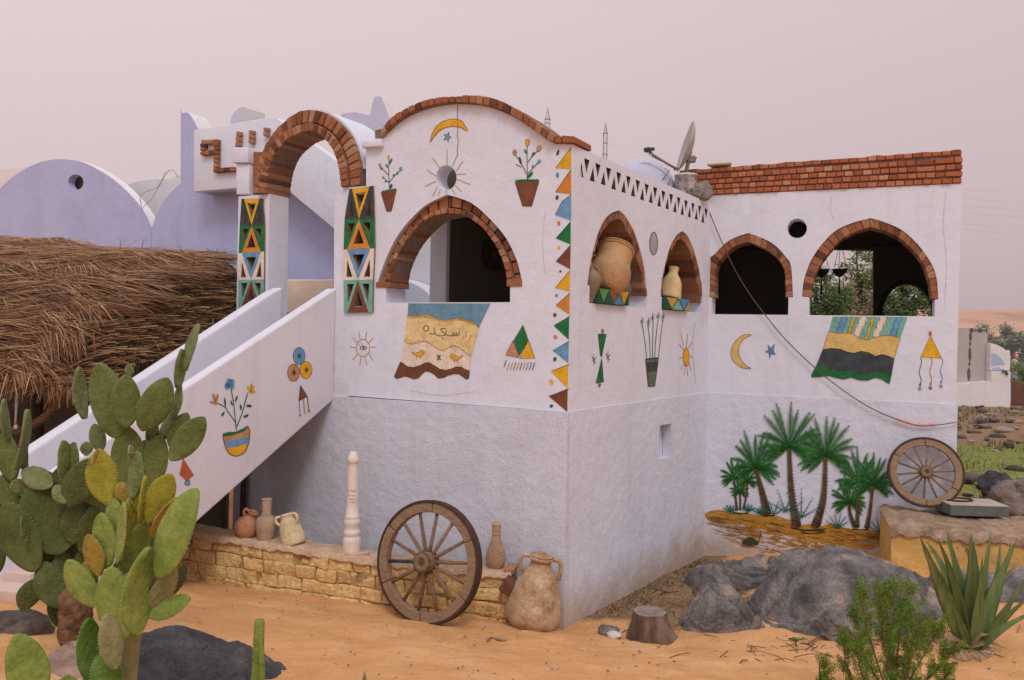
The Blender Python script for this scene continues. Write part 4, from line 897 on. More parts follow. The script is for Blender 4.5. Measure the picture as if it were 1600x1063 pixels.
def palm(base, ctrl, top, w0, w1, R, nf, seed):
    nf = int(nf * 1.12)
    r = random.Random(seed); sp = cr([base, ctrl, top], 14); k = len(sp)
    for i in range(k - 1):
        a.m.stroke(PB, [sp[i], sp[i + 1]], w0 + (w1 - w0) * i / k, a.w, a.mi('trunk'))
    a.up()
    for i in range(0, k - 1):
        ww = w0 + (w1 - w0) * i / k
        for sgn in (-1, 1):
            x, y = sp[i]; a.line('trunk2' if sgn > 0 or r.random() < .4 else 'trunk', [(x, y), (x + sgn * ww * .75, y - ww * .45)], max(.8, ww * .28), False)
    a.up()
    for j in range(nf):
        an = R_(-205 + 230 * j / (nf - 1)) + r.uniform(-.08, .08)            # from lower left over the top to lower right
        ln = R * r.uniform(.86, 1.10) * (1.0 + .72 * max(0, -math.sin(an)) ** 1.5) * (1.0 if math.sin(an) < .1 else .85); dr = .06 + .5 * abs(math.cos(an)) ** 2
        P = []
        for t in np.linspace(0, 1, 9): P.append((top[0] + ln * t * math.cos(an), top[1] + ln * t * math.sin(an) + dr * ln * t * t * .7))
        a.line('leaf3', P, 1.3, False, True)
        Q = cr(P, 3)
        for i in range(2, len(Q)):
            tt = i / len(Q); d = np.array(Q[i]) - np.array(Q[i - 1]); d /= np.linalg.norm(d)
            for sgn in (-1, 1):
                nn = np.array([-d[1], d[0]]) * sgn; L_ = R * .245 * (math.sin(math.pi * min(1, tt * .82 + .12))) * r.uniform(.7, 1.15)
                q = np.array(Q[i]) + d * L_ * .75 + nn * L_ * .55
                kk = r.choice(['leaf', 'leaf', 'leaf3', 'leaf2' if sgn > 0 else 'leaf'])
                a.line(kk, [Q[i], tuple(q)], 1.15, False, True)
    a.up()
for b, c, t, w0, w1, R, nf in (((272, 750), (262, 650), (256, 560), 3.2, 2.2, 20, 13), ((290, 748), (292, 690), (288, 642), 2.4, 1.8, 13, 11), ((312, 745), (330, 650), (334, 580), 3.0, 1.8, 16, 11), ((450, 775), (420, 640), (382, 500), 9, 4, 36, 17), ((970, 850), (945, 780), (934, 705), 5, 3, 25, 15),
                               ((985, 850), (988, 720), (992, 580), 5, 3, 31, 17), ((1042, 855), (1062, 740), (1077, 600), 5.5, 3.2, 31, 17), ((625, 850), (594, 620), (582, 375), 10, 4.4, 43, 19), ((740, 850), (785, 680), (798, 430), 10, 4.4, 41, 19)):
    palm(*Y8(b, c, t), w0, w1, R, nf, int(b[0]))
for c, R, n_ in (((235, 758), 10, 5), ((340, 755), 12, 5), ((410, 770), 11, 5), ((492, 772), 20, 4), ((560, 755), 32, 4), ((655, 790), 40, 5), ((870, 850), 22, 6), ((1118, 882), 22, 6)):
    c = Y8(c)[0]
    for j in range(n_):
        an = R_(-150 + 120 * j / (n_ - 1)); ln = R * random.uniform(.8, 1.1) * 1.0
        P = [(c[0] + ln * t * math.cos(an), c[1] + ln * t * math.sin(an)) for t in np.linspace(0, 1, 7)]
        a.line('bluegreen', P, 1.8, False, True)
        for i in range(1, 7):
            for sgn in (-1, 1): a.line('bluegreen', [P[i], (P[i][0] + 4 * math.cos(an + sgn * .5), P[i][1] + 4 * math.sin(an + sgn * .5))], .9, False, True)
a.poly('olive', cr(Y8((300, 935), (325, 915), (350, 908), (380, 918), (402, 945), (360, 955), (320, 950)), 3, True)); a.line('olive', Y8((400, 940), (415, 880)), 1.2)
a.done('painted_palm_grove', plB)
rnd = random.Random(31)
for pl, par_, pts in ((PF, wallF, [(640, 610), (690, 618), (742, 612)]), (PF, wallF, [(852, 330), (848, 380), (853, 430)]), (PB, wallB, [(1300, 306), (1297, 330), (1304, 342)]), (PB, wallB, [(1478, 300), (1474, 350), (1479, 420), (1475, 480)]), (PR, wallR, [(1085, 505), (1082, 540), (1087, 600)]), (PF, wallF, [(560, 330), (556, 400), (562, 450)])):
    a = Art(pl, .0035); P = cr(pts, 6); a.line('crack', [(x + rnd.uniform(-.7, .7), y + rnd.uniform(-.7, .7)) for x, y in P], .45, False); a.done('wall_crack', par_)

# ------------------------------------------------------------------ LAVENDER HOUSE behind
PG = PF.shifted(-2.7)
bh = thing('lavender_house', 'lavender and white vaulted house rising behind the thatched roof', 'house', PG.xyz(*[PG.uz(200, 600)[0], 0], 0))
def bpart(name, m, mats, **k): return m.build(name, mats, bh, **k)
v1 = cr(ZA((-420, 760), (-330, 690), (-200, 640), (-100, 600), (0, 555), (70, 490), (150, 440), (230, 412), (310, 405), (400, 418), (500, 465), (590, 530), (660, 600), (710, 665), (745, 738)), 5)
v1 = cr(ZA((-130, 745), (-90, 660), (-40, 595), (0, 552), (70, 488), (150, 440), (230, 412), (310, 405), (400, 418), (500, 465), (590, 530), (660, 600), (710, 665), (745, 738)), 5)
L1 = [PG.uz(*p) for p in v1]; L1 = [(L1[0][0], 1)] + L1 + [(L1[-1][0], 1)]
m = MB(); m.prism(PG, [L1, circ(PG, *ZA((375, 517))[0], 12.2, 12.2)], .02, -.12, 0); bpart('vault_front', m, LAV)
rim = [(u, z + .012) for u, z in L1[1:-1]] + [(u, z - .03) for u, z in L1[1:-1]][::-1]
m = MB(); m.prism(PG, [rim], .012, -.16); bpart('vault_roof', m, ROOFW)
uc_, zc_ = PG.uz(*ZA((375, 517))[0]); m = MB(); m.prism(PG, [[(uc_ - 1.0, zc_ - .6), (uc_ - 1.0, zc_ + .2), (uc_ + .4, zc_ + .2), (uc_ + .4, zc_ - .6)]], -.20, -.25); bpart('added_porthole_backing', m, MUDSHADE)  # dark panel added behind the porthole in place of room shade
# neighbour vault on the left (only its roof shows) and on the right
v0 = [(u - (L1[-2][0] - L1[1][0]) * .98, z - .05) for u, z in L1]
PGb = PF.shifted(-4.0)
for q in (((560, 800), (600, 566), (640, 523), (700, 509), (760, 502), (830, 500), (930, 488), (930, 800)), ((-300, 800), (-200, 520), (-100, 476), (0, 455), (60, 449), (130, 446), (190, 470), (190, 800))):
    m = MB(); m.prism(PGb, [[PGb.uz(*p) for p in cr(ZA(*q), 3)]], 0, -2.5); bpart('vault_roof', m, ROOFW)
v2 = cr(ZA((745, 738), (775, 660), (810, 600), (860, 545), (915, 505), (980, 480), (1060, 470), (1140, 480), (1200, 520), (1250, 590), (1290, 700)), 5)
L2 = [PG.uz(*p) for p in v2]; L2 = [(L2[0][0] + .002, 1)] + [(max(p[0], L2[0][0] + .002), p[1]) for p in L2] + [(L2[-1][0], 1)]
m = MB(); m.prism(PG, [L2], .015, -.12); bpart('vault_front', m, LAV)
m = MB(); m.prism(PG, [[(u, z + .012) for u, z in L2]], -.125, -4.0); bpart('vault_roof', m, ROOFW)
# tall lavender block with the white stair gallery hung in front
PT = PF.shifted(-2.36); PW = PF.shifted(-2.0)
m = MB(); m.prism(PT, [[PT.uz(282.3, 620), PT.uz(282.3, 311.85), PT.uz(308.9, 311.85), PT.uz(309, 240), PT.uz(520, 300), PT.uz(565, 300), PT.uz(565, 620)]], 0, -.3); bpart('wall', m, LAV)
gal = [PW.uz(*p) for p in ((303, 203), (420, 184), (431, 184), (450, 196), (600, 305), (600, 430), (522, 358), (440, 290), (412, 291), (303, 300))]
m = MB(); m.prism(PW, [gal], 0, -.16); bpart('gallery_wall', m, WHITE, bevel=.012, bseg=2)
gb = [PW.uz(*p) for p in ((303.5, 299.5), (412, 290.5), (440, 289.5), (522, 357), (600, 428))]
k = len(gb); m = MB(); m.add([PW.xyz(u, z + .05, -.161) for u, z in gb] + [PW.xyz(u, z + .05, -.358) for u, z in gb] + [PW.xyz(u, z, -.161) for u, z in gb] + [PW.xyz(u, z, -.358) for u, z in gb],
      [(i, i + 1, k + i + 1, k + i) for i in range(k - 1)] + [(2 * k + i, 2 * k + i + 1, 3 * k + i + 1, 3 * k + i) for i in range(k - 1)]); bpart('gallery_slab', m, LAV)
# brick lettering in relief, each letter stroke group a part
rnd = random.Random(2)
def brick_line(m, pts, wd):
    P = resample(pts, max(1, int(round(sum(math.dist(pts[i], pts[i + 1]) for i in range(len(pts) - 1)) / (wd * 1.05)))))
    for i in range(len(P) - 1):
        a_, b_ = np.array(P[i]), np.array(P[i + 1]); d = (b_ - a_) / np.linalg.norm(b_ - a_); nn = np.array([-d[1], d[0]]) * wd / 2; g = d * .4
        q = [a_ + g - nn, b_ - g - nn, b_ - g + nn, a_ + g + nn]; q = [PW.uz(*(p + np.array([rnd.uniform(-.3, .3), rnd.uniform(-.3, .3)]))) for p in q]
        m.hexa([PW.xyz(*p, .07 + rnd.uniform(-.006, .006)) for p in q], [PW.xyz(*p, .001) for p in q])
for grp in ([ZA((997, 325), (1082, 320)), ZA((1006, 330), (1006, 388)), ZA((1000, 380), (1056, 372)), ZA((1070, 322), (1068, 470)), ZA((1060, 462), (1160, 455))], [ZA((1180, 272), (1176, 345)), ZA((1172, 345), (1168, 362))], [ZA((1242, 265), (1240, 330))], [ZB((622, 268), (617, 330))]):
    m = MB()
    for pts in grp: brick_line(m, pts, 6.8)
    bpart('brick_letter', m, BRICK, bevel=.008)
# merlons and blocks on the roof line
def merlon(px, off, th, mat=LAV, top=None):
    p = PF.shifted(-off); m = MB(); m.prism(p, [[p.uz(*q) for q in px]], 0, -th, 0, 1); return bpart('merlon', m, [mat, ROOFW], recalc=True)
merlon(cr(ZA((883, 600), (883, 195), (893, 180), (910, 175), (928, 186), (947, 215), (966, 252)), 3) + ZA((966, 600)), 2.36, .35)
merlon(cr(ZA((1125, 262), (1126, 222), (1140, 182), (1163, 157), (1186, 147)), 3) + ZA((1186, 262)), 2.9, .5, PALELAV)
merlon(ZB((1300, 330), (1300, 200), (1318, 180), (1340, 90), (1352, 52), (1385, 45), (1402, 55), (1470, 232), (1470, 330)), 3.2, .18, PALELAV)
merlon(ZB((1120, 330), (1120, 170), (1222, 156), (1222, 330)), 3.6, .45, PALELAV)
m = MB(); p = PF.shifted(-3.3); m.prism(p, [[p.uz(*q) for q in ZB((1222, 340), (1222, 157), (1312, 178), (1312, 340))]], 0, -.3); bpart('merlon', m, PALELAV)
# white yard wall seen through the front arch
p = PF.shifted(-3.6); m = MB(); m.prism(p, [[p.uz(566, 620), p.uz(566, 330), p.uz(720, 330), p.uz(720, 620)]], 0, -.2); bpart('yard_wall', m, ROOFW)
PY2 = PF.shifted(-3.2); m = MB(); m.prism(PY2, [[PY2.uz(*q) for q in cr([(606, 432), (625, 436), (640, 440), (655, 447), (666, 455), (672, 462)], 3)] + [PY2.uz(672, 520), PY2.uz(606, 520)]], 0, -.38); bpart('yard_wall', m, WHITE, bevel=.01)
m = MB(); m.tube([PG.at(*p, .1) for p in ZA((715, 640), (708, 590), (730, 570), (790, 550), (825, 500), (845, 465), (870, 462), (895, 495))], .006, 6); m.tube([PG.at(*p, .12) for p in ZA((718, 655), (770, 600), (815, 530), (830, 480), (860, 465))], .005, 6)
m.build('cable', surf('pale_cable', [(.38, .32, .30), (.46, .40, .38)]), loc=(0, 0, 0), label='loose pale cable draped over the white vault roof beside the lavender tower', cat='cable')
# ------------------------------------------------------------------ THATCHED SHELTER
FR = np.array([-4.14, 7.50, 2.17]); BR = np.array([-3.12, 9.9, 3.50]); BL = np.array([-8.6, 11.4, 3.98]); FL = np.array([-9.0, 7.0, 2.15])
def roof_pt(a, b):
    """a: right (0) to left (1) along the eave, b: eave (0) to ridge (1)"""
    p = (FR * (1 - a) + FL * a) * (1 - b) + (BR * (1 - a) + BL * a) * b
    p = p + np.array([0, 0, .38 * math.sin(math.pi * min(1, b * .9 + .06)) * (.55 + .45 * min(1, a * 5))])
    p = p + np.array([0, 0, .07 * noise.noise((a * 9, b * 5, 2)) + .04 * noise.noise((a * 25, b * 9, 4))])
    if a < .09: p = p - np.array([0, 0, .80 * (1 - a / .09) ** 1.8 * (.12 + .88 * min(1, b * 1.6))])
    return p
sh = thing('thatched_shelter', 'low open shelter with a shaggy brown thatched roof beside the white stair', 'shelter', (-5.5, 9, .7))
m = MB(); na, nb_ = 60, 24
m.add([roof_pt(i / na, j / nb_) - np.array([0, 0, .05]) for j in range(nb_ + 1) for i in range(na + 1)], [(j * (na + 1) + i, j * (na + 1) + i + 1, (j + 1) * (na + 1) + i + 1, (j + 1) * (na + 1) + i) for j in range(nb_) for i in range(na)], 0, True)
STRAWB = surf('thatch_under', [(.045, .028, .015), (.12, .07, .035)], scale=14, bump=.8, bscale=40, stretch=(1, 3, 6))
m.build('thatch_base', STRAWB, sh, recalc=False)
STRAW = surf('thatch_straw', [(.045, .021, .010), (.15, .070, .031), (.285, .148, .068), (.46, .30, .17)], scale=4.5, island=.66, stops=[.12, .38, .64, .9], bump=0, rough=.8, spec=.2)
m = MB(); rnd = random.Random(4)
ax_a = (FL - FR) / np.linalg.norm(FL - FR); ax_b = (BL + BR - FL - FR); ax_b = ax_b / np.linalg.norm(ax_b)
def blade(p, d, ln, wd, droop, lift=0.0):
    d = d / np.linalg.norm(d); vs = []; k = 4
    side = np.cross(d, np.array([0, -.5, .85])); side = side / np.linalg.norm(side)
    for i in range(k + 1):
        t = i / k; q = p + d * ln * t + np.array([0, 0, lift * t - droop * t * t]); h = side * wd * (1 - .75 * t)
        vs += [q + h, q - h]
    m.add(vs, [(2 * i, 2 * i + 1, 2 * i + 3, 2 * i + 2) for i in range(k)], 0)
for c in range(1750):
    a = rnd.random() ** 1.35 * .80; b = rnd.random() ** .9 * .95
    fl_ = noise.noise((a * 6, b * 5, 9)); ang = -.20 + .9 * fl_ + rnd.gauss(0, .16)
    sgn = 1 if rnd.random() < .6 else -1
    if a < .09: sgn = -1
    d = ax_a * math.cos(ang) * -sgn + ax_b * math.sin(ang) * (1 if sgn > 0 else .6); base = roof_pt(a, b); lf = rnd.uniform(0, .07); dp = rnd.uniform(.02, .16); big = rnd.random() < .3
    if big: d = d - ax_b * rnd.uniform(.15, .6); lf += .02
    for k in range(rnd.randint(9, 20)):
        p = base + ax_a * rnd.gauss(0, .11) + ax_b * rnd.gauss(0, .022) + np.array([0, 0, rnd.uniform(-.02, .03)])
        dd = d + np.array([rnd.gauss(0, .06), rnd.gauss(0, .06), rnd.gauss(0, .03)])
        blade(p, dd, rnd.uniform(.20, .58), rnd.uniform(.0035, .0085), dp * rnd.uniform(.7, 1.3), lf * rnd.uniform(.6, 1.2))
for c in range(2600):                                     # fringe hanging from the eave, and along the right-hand edge
    if rnd.random() < .9: a = .01 + rnd.random() ** 1.2 * .7; b = rnd.uniform(-.02, .10)
    else: a = rnd.uniform(-.004, .02); b = rnd.random()
    p = roof_pt(max(a, 0), max(b, 0)); d = np.array([rnd.gauss(0, .35), -.55, -.8]) if a > .01 or b < .1 else np.array([.05, -.5, -.7]) + np.random.RandomState(c).normal(0, .15, 3)
    blade(p + np.array([0, 0, .02]), d, rnd.uniform(.08, .24), rnd.uniform(.003, .007), rnd.uniform(0, .08))
for c in range(130):                                      # tufts standing on the ridge
    a = rnd.choice([.0, .02, .05, .08, .115, .12, .125, .2, .21, .3, .35]) + rnd.gauss(0, .012); p = roof_pt(max(0, a), .99)
    blade(p, np.array([rnd.gauss(.2, .6), rnd.gauss(0, .3), rnd.uniform(-.05, .3)]), rnd.uniform(.10, .26), .006, .05)
m.build('thatch', STRAW, sh, recalc=False, merge=False, kind='stuff')
for x, y in ((-4.6, 7.75), (-6.6, 7.45), (-4.0, 9.6), (-7.6, 10.4)):
    m = MB(); m.tube([(x, y, gz(x, y) - .3), (x + .02, y + .02, 1.4), (x, y, 2.3 if y < 9 else 3.3)], .05, 10); m.build('post', DARKWOOD, sh)
m = MB(); q = [(-9, 10.7), (-3.5, 9.9), (-3.5, 10.0), (-9, 10.8)]; m.hexa([(x, y, 0) for x, y in q], [(x, y, 3.2) for x, y in q]); m.build('back_wall', MUDSHADE, sh)
m = MB(); q = [(-4.02, 7.9), (-3.38, 9.5), (-3.45, 9.55), (-4.1, 7.95)]; m.hexa([(x, y, 0) for x, y in q], [(x, y, 1.75 if i in (0, 3) else 2.5) for i, (x, y) in enumerate(q)]); m.build('side_wall', MUDSHADE, sh)
# rope swag with a pale cord
RP = [at_Y(x, y, 7.55) for x, y in ((-40, 676), (0, 672), (25, 674), (45, 668), (60, 659), (75, 648), (88, 634), (98, 620), (106, 605))]
rope = thing('rope', 'thick brown twisted rope slung under the thatched eave', 'rope', tuple(RP[4]))
core = cr(RP, 8)
for k in range(3):
    P = []
    for i, p in enumerate(core):
        t = np.array(core[min(i + 1, len(core) - 1)]) - np.array(core[max(i - 1, 0)]); t /= np.linalg.norm(t); s_ = np.cross(t, (0, 1, 0)); s_ /= np.linalg.norm(s_); q = i * .75 + k * 2.094
        P.append(np.array(p) + (s_ * math.cos(q) + np.cross(t, s_) * math.sin(q)) * .021)
    m = MB(); m.tube(P, .024, 8); m.build('strand', surf('hemp_rope', [(.085, .045, .02), (.20, .105, .05)], scale=30, bump=.8, bscale=120), rope)
m = MB(); m.tube([at_Y(26, 606, 7.5), at_Y(26, 630, 7.5), at_Y(25, 648, 7.5), at_Y(24, 664, 7.5)], [.012, .014, .010, .012], 8); c = at_Y(25, 667, 7.5)
m.lathe([(.002, -.03), (.022, -.015), (.018, .01), (.004, .025)], Matrix.Translation(Vector(c)), 12)
m.build('tie_cord', surf('pale_cord', [(.38, .33, .30), (.52, .46, .42)], scale=30), rope)

# ------------------------------------------------------------------ MUDSHADE-BRICK WALL in front of the house
_mr = np.array(PF.shifted(.28).at(795, 930)[:2]); PM = Plane(np.array(at_Y(285, 900, 8.0))[:2], _mr); uM0 = PM.uz(262, 850)[0]; uM1 = PM.uz(795, 930)[0]
_tp = [PM.uz(x, y) for x, y in ((262, 824), (330, 836), (400, 847), (472, 857), (575, 873), (700, 886), (800, 896))]; _tu = [p[0] for p in _tp]; _tz = [p[1] for p in _tp]
mtop = lambda u: float(np.interp(u, _tu, _tz))
mw = thing('mud_brick_wall', 'low crumbling wall of yellow mud bricks running along the foot of the house', 'wall', PM.xyz((uM0 + uM1) / 2, .1, -.1))
m = MB(); rnd = random.Random(8)
for r in range(6):
    u = uM0 - .1 + (.1 if r % 2 else 0)
    while u < uM1 - .02:
        wd = min(rnd.uniform(.13, .34), uM1 - u + .0)
        if wd < .06: break
        hh = .128; zt_ = lambda uu: mtop(uu) - .035 - r * hh + (.022 * noise.noise((uu * 4.5, r * 3.3, 0)) if r else 0)
        j = lambda s_: rnd.uniform(-s_, s_); g = .004; k = rnd.uniform(-.014, .010)
        lo_ = rnd.uniform(.116, .130)
        q = [(u + g + j(.012), zt_(u) - lo_ + j(.010)), (u + wd - g + j(.012), zt_(u + wd) - lo_ + j(.010)), (u + wd - g + j(.012), zt_(u + wd) + j(.008)), (u + g + j(.012), zt_(u) + j(.008))]
        m.hexa([PM.xyz(a_, b_, k + j(.006)) for a_, b_ in q], [PM.xyz(a_, b_, -.20) for a_, b_ in q], 0); u += wd
o = m.build('mud_bricks', MUDBR, mw, bevel=.013, bseg=2)
bm = bmesh.new(); bm.from_mesh(o.data); bmesh.ops.subdivide_edges(bm, edges=[e_ for e_ in bm.edges if e_.calc_length() > .05], cuts=2, use_grid_fill=True)
for v in bm.verts:
    p = v.co + Vector(o.parent.location); v.co += Vector((PM.n[0], PM.n[1], 0)) * (.016 * noise.noise(p * 15) + .03 * noise.noise(p * 6.5)) + Vector((.012 * noise.noise(p * 8 + Vector((9, 0, 0))), 0, .016 * noise.noise(p * 8)))
bm.to_mesh(o.data); bm.free()
m = MB(); k = 40
us = np.linspace(uM0 - .1, uM1 - .015, k); vs = []
for u in us:
    for zz, wv in ((-.5, -.022), (mtop(u) - .03, -.022), (mtop(u) - .03, -.255), (-.5, -.255)): vs.append(PM.xyz(u, zz, wv + (.012 * noise.noise((u * 9, zz, 0)) if wv > -.1 else 0)))
m.add(vs, [(4 * i + j, 4 * i + (j + 1) % 4, 4 * i + 4 + (j + 1) % 4, 4 * i + 4 + j) for i in range(k - 1) for j in range(4)] + [(0, 1, 2, 3), (4 * k - 4, 4 * k - 3, 4 * k - 2, 4 * k - 1)]); m.build('mud_core', MUDMO, mw)
m = MB(); k = 130; vs = []; ws = (.018, .005, -.05, -.12, -.19, -.257)
for i in range(k):
    u = uM0 - .1 + (uM1 + .02 - uM0 + .1) * i / (k - 1)
    for j, wv in enumerate(ws):
        zz = mtop(u) + .018 * noise.noise((u * 7, wv * 12, 1)) + .012 * noise.noise((u * 19, wv * 25, 4)) - (.055 + .03 * noise.noise((u * 10, 3, 0)) if j == 0 else 0)
        vs.append(PM.xyz(u, zz, wv + (.02 * noise.noise((u * 8, 7, 0)) if j < 2 else 0)))
m.add(vs, [(6 * i + j, 6 * i + j + 1, 6 * i + 7 + j, 6 * i + 6 + j) for i in range(k - 1) for j in range(5)], 0, True); m.build('earth_top', EARTH, mw, recalc=False)
m = MB()
for x0, y0, x1, y1 in ((789, 897, 800, 912), (787, 889, 803, 899)):
    q = [PM.uz(x0, y1), PM.uz(x1, y1), PM.uz(x1, y0), PM.uz(x0, y0)]; m.hexa([PM.xyz(*p, .0) for p in q], [PM.xyz(*p, -.2) for p in q])
m.build('red_brick', BRICK, mw, bevel=.01)
c = PM.at(797, 911, .05); ca_, sa_ = math.cos(R_(33)), math.sin(R_(33)); u3 = np.array([PM.u[0], PM.u[1], 0]); z3 = np.array([0, 0, 1.0]); n3 = np.array([PM.n[0], PM.n[1], 0])
m = MB(); m.box(c, (u3 * ca_ - z3 * sa_) * .055, (u3 * sa_ + z3 * ca_) * .062, n3 * .10)
m.build('loose_brick', surf('dark_red_brick', [(.11, .045, .035), (.19, .075, .055)], scale=20, bump=.5, bscale=60), loc=tuple(c), bevel=.008, label='dark red loose brick leaning on the end of the yellow mud wall', cat='brick')

# ------------------------------------------------------------------ POTTERY
def clay(name, c, spots=.12, bs=50): return surf('clay_' + name, [sc3(c, 1 - spots * 2), c, sc3(c, 1 + spots)], scale=6, detail=9, bump=.35, bscale=bs, bump2=(22, .15), fine=.12, rough=.85, spec=.2)
def jar_matrix(base, tilt_dir, tilt, sx=1.0):
    ax = Vector((-tilt_dir[1], tilt_dir[0], 0)) if tilt else Vector((1, 0, 0))
    return Matrix.Translation(Vector(base)) @ Matrix.Rotation(tilt, 4, ax)
def mouth(prof, t=.012, depth=.06, inset=0):
    """turn the top of an outer profile into a lip and an inner wall"""
    r, z = prof[-1]; return prof + [(r - t * .4, z + t * .5), (r - t, z), (r - t * 1.1, z - depth * .5), (r - t * 1.2, z - depth)]
def pot(name, label, base, prof, mat, tilt_dir=(1, 0), tilt=0.0, handles=(), rings=(), wob=.03, group=None, spin=0):
    t = thing(name, label, 'pot', tuple(base), group)
    M = jar_matrix(base, tilt_dir, tilt) @ Matrix.Rotation(spin, 4, 'Z')
    P = cr(prof, 5); P = [(max(r, .002), z) for r, z in P]
    m = MB(); m.lathe(mouth(P), M, 44, 0, wob, len(name) + base[0]); m.build('body', mat, t, recalc=True)
    for h in handles:
        pts = [M @ Vector(p) for p in h[:-1]]; m = MB(); m.tube([tuple(p) for p in cr([tuple(p) for p in pts], 5)], h[-1], 10); m.build('handle', mat, t)
    for (r, z, th) in rings:
        m = MB(); m.lathe([(r, z - th), (r + th * .8, z), (r, z + th)], M, 44, 0, wob, len(name) + base[0]); m.build('rim_band', mat, t)
    return t
u2 = PM.u; W_ = lambda px, wv: (lambda u: PM.xyz(u, mtop(u) - .01, wv))(PM.uz(px, 850)[0])
# three on the left end
b = W_(368, -.13); pot('clay_jug', 'red round clay jug tilted to the right, first on the mud wall', b, [(.045, 0), (.085, .02), (.118, .085), (.112, .15), (.075, .205), (.046, .228), (.042, .245), (.055, .275)], clay('red', (.46, .22, .13)), u2, .42, [((-.062, -.02, .215), (-.085, -.02, .25), (-.075, -.02, .285), (-.045, -.01, .272), .014)], [(.112, .148, .004), (.104, .168, .004)])
b = W_(405, -.12); pot('clay_bottle', 'brown clay bottle with straight neck standing between two tilted jugs', b, [(.062, 0), (.075, .015), (.098, .11), (.104, .165), (.092, .215), (.055, .25), (.047, .265), (.047, .33), (.048, .40), (.053, .41)], clay('brown', (.43, .315, .225)), u2, .02, (), [(.050, .262, .005)])
b = W_(450, -.13); pot('clay_jug', 'pale cream clay jug tilted to the left against the brown bottle', b, [(.10, 0), (.118, .02), (.12, .07), (.105, .16), (.088, .225), (.07, .26), (.066, .28), (.074, .30)], clay('cream', (.62, .52, .32)), (-u2[0], -u2[1]), .28, [((-.08, -.03, .21), (-.112, -.03, .25), (-.10, -.03, .295), (-.06, -.02, .29), .015), ((.07, -.04, .19), (.105, -.05, .235), (.10, -.05, .285), (.06, -.03, .29), .015)])
b = W_(770, -.14); pot('clay_bottle', 'slender ribbed clay bottle on the right end of the mud wall', b, [(.052, 0), (.066, .012), (.088, .06), (.093, .105), (.082, .165), (.062, .225), (.047, .275), (.040, .31), (.041, .345), (.043, .405), (.043, .415), (.025, .432)], clay('ribbed', (.40, .265, .165), bs=80), u2, 0, (), [(.042, .325, .006)] + [(.066 + .027 * math.sin((z - .012) / .2 * 3.14), z, .0025) for z in np.arange(.03, .2, .022)])
# tall amphora on the sand by the corner
g = at_z(829, 976, .075); AMPH = surf('clay_buff', [(.20, .115, .055), (.36, .225, .12), (.46, .32, .20), (.58, .47, .35)], scale=7, detail=12, stops=[.25, .42, .56, .70], bump=.6, bscale=45, fine=.2)
am = pot('amphora', 'big buff two handled amphora leaning on the house corner, half sunk in the sand', (g[0], g[1], g[2] - .02), [(.16, -.02), (.205, .02), (.255, .10), (.25, .20), (.215, .33), (.17, .45), (.125, .53), (.098, .565), (.09, .60), (.094, .64), (.105, .66)], AMPH, u2, .14, [((-.095, -.01, .64), (-.165, -.02, .645), (-.19, -.02, .585), (-.165, -.02, .50), .019), ((.09, -.01, .64), (.165, 0, .625), (.185, 0, .56), (.185, 0, .46), .019)], [(.10, .632, .016), (.219, .315, .004), (.207, .345, .004), (.198, .37, .003)], wob=.02)

# painted stands and jars in the side wall's arches
def painted_stand(px, label, cols, zz):
    c = np.mean([PR.uz(*p) for p in px], axis=0); us_ = [PR.uz(*p)[0] for p in px]; zs = [PR.uz(*p)[1] for p in px]
    u0, u1, z1, z0_ = min(us_), max(us_), max(zs), min(zs) + .002
    t = thing('painted_stand', label, 'stand', PR.xyz((u0 + u1) / 2, z0_, -.05))
    loop = [(u0, z0_), (u0, z1), (u1, z1), (u1, z0_)]
    m = MB(); m.prism(PR, [loop], .045, -.20); m.build('block', paint('dgreen'), t, bevel=.006)
    m = MB(); kk = []; n_ = len(cols); wd = (u1 - u0) / (n_ - 1)
    for i, k in enumerate(cols):
        if k not in kk: kk.append(k)
        uc = u0 + wd * (i + .0); T_ = [(uc - wd * .9, z0_ + .004), (uc, z1 - .012), (uc + wd * .9, z0_ + .004)] if i % 2 == 0 else [(uc - wd * .9, z1 - .004), (uc + wd * .9, z1 - .004), (uc, z0_ + .012)]
        T_ = [(min(max(a_, u0 + .004), u1 - .004), b_) for a_, b_ in T_]
        m.add([PR.xyz(*p, .0462 + .0004 * (i % 2)) for p in T_], [(0, 1, 2)], kk.index(k))
    m.build('painted_pattern', [paint(k) for k in kk], t, recalc=False, merge=False); return (u0 + u1) / 2, z1
u, z = painted_stand(X8((170, 770), (450, 935)), 'dark stand painted with green and orange triangles under the big jar', ['dgreen', 'leaf2', 'dgreen', 'rust', 'blue2', 'yellow', 'dgreen'], 0)
jb = PR.xyz(u - .02, z - .01, -.06); ru = PR.u
pot('storage_jar', 'large wide mouthed tan jar tilted on its painted stand in the larger side arch', jb, [(.10, 0), (.155, .035), (.208, .12), (.222, .19), (.213, .26), (.192, .31), (.18, .40), (.184, .49), (.192, .52)], clay('honey', (.46, .285, .14)), ru, .52, [((-.185, -.06, .33), (-.225, -.07, .30), (-.215, -.07, .25), .016)], [(.188, .49, .012), (.192, .515, .008)], wob=.025)
jb = PR.xyz(PR.uz(*X8((158, 912))[0])[0] + .0, 3.008, -.03)
pot('amphora', 'small grey brown pointed jar at the left edge of the larger side arch', jb, [(.018, 0), (.045, .07), (.085, .17), (.092, .235), (.07, .29), (.03, .325), (.022, .345), (.026, .37)], clay('greybrown', (.26, .185, .13)), ru, .04, [((.03, -.01, .35), (.062, -.01, .335), (.068, -.01, .29), .011)])
jb = PR.xyz(PR.uz(*X8((505, 935))[0])[0] + .04, 3.008, -.20)
pot('clay_pot', 'dark round clay pot behind the painted stand in the larger side arch', jb, [(.07, 0), (.12, .05), (.165, .15), (.16, .22), (.11, .29), (.06, .31)], clay('dark', (.17, .125, .09)), ru, 0)
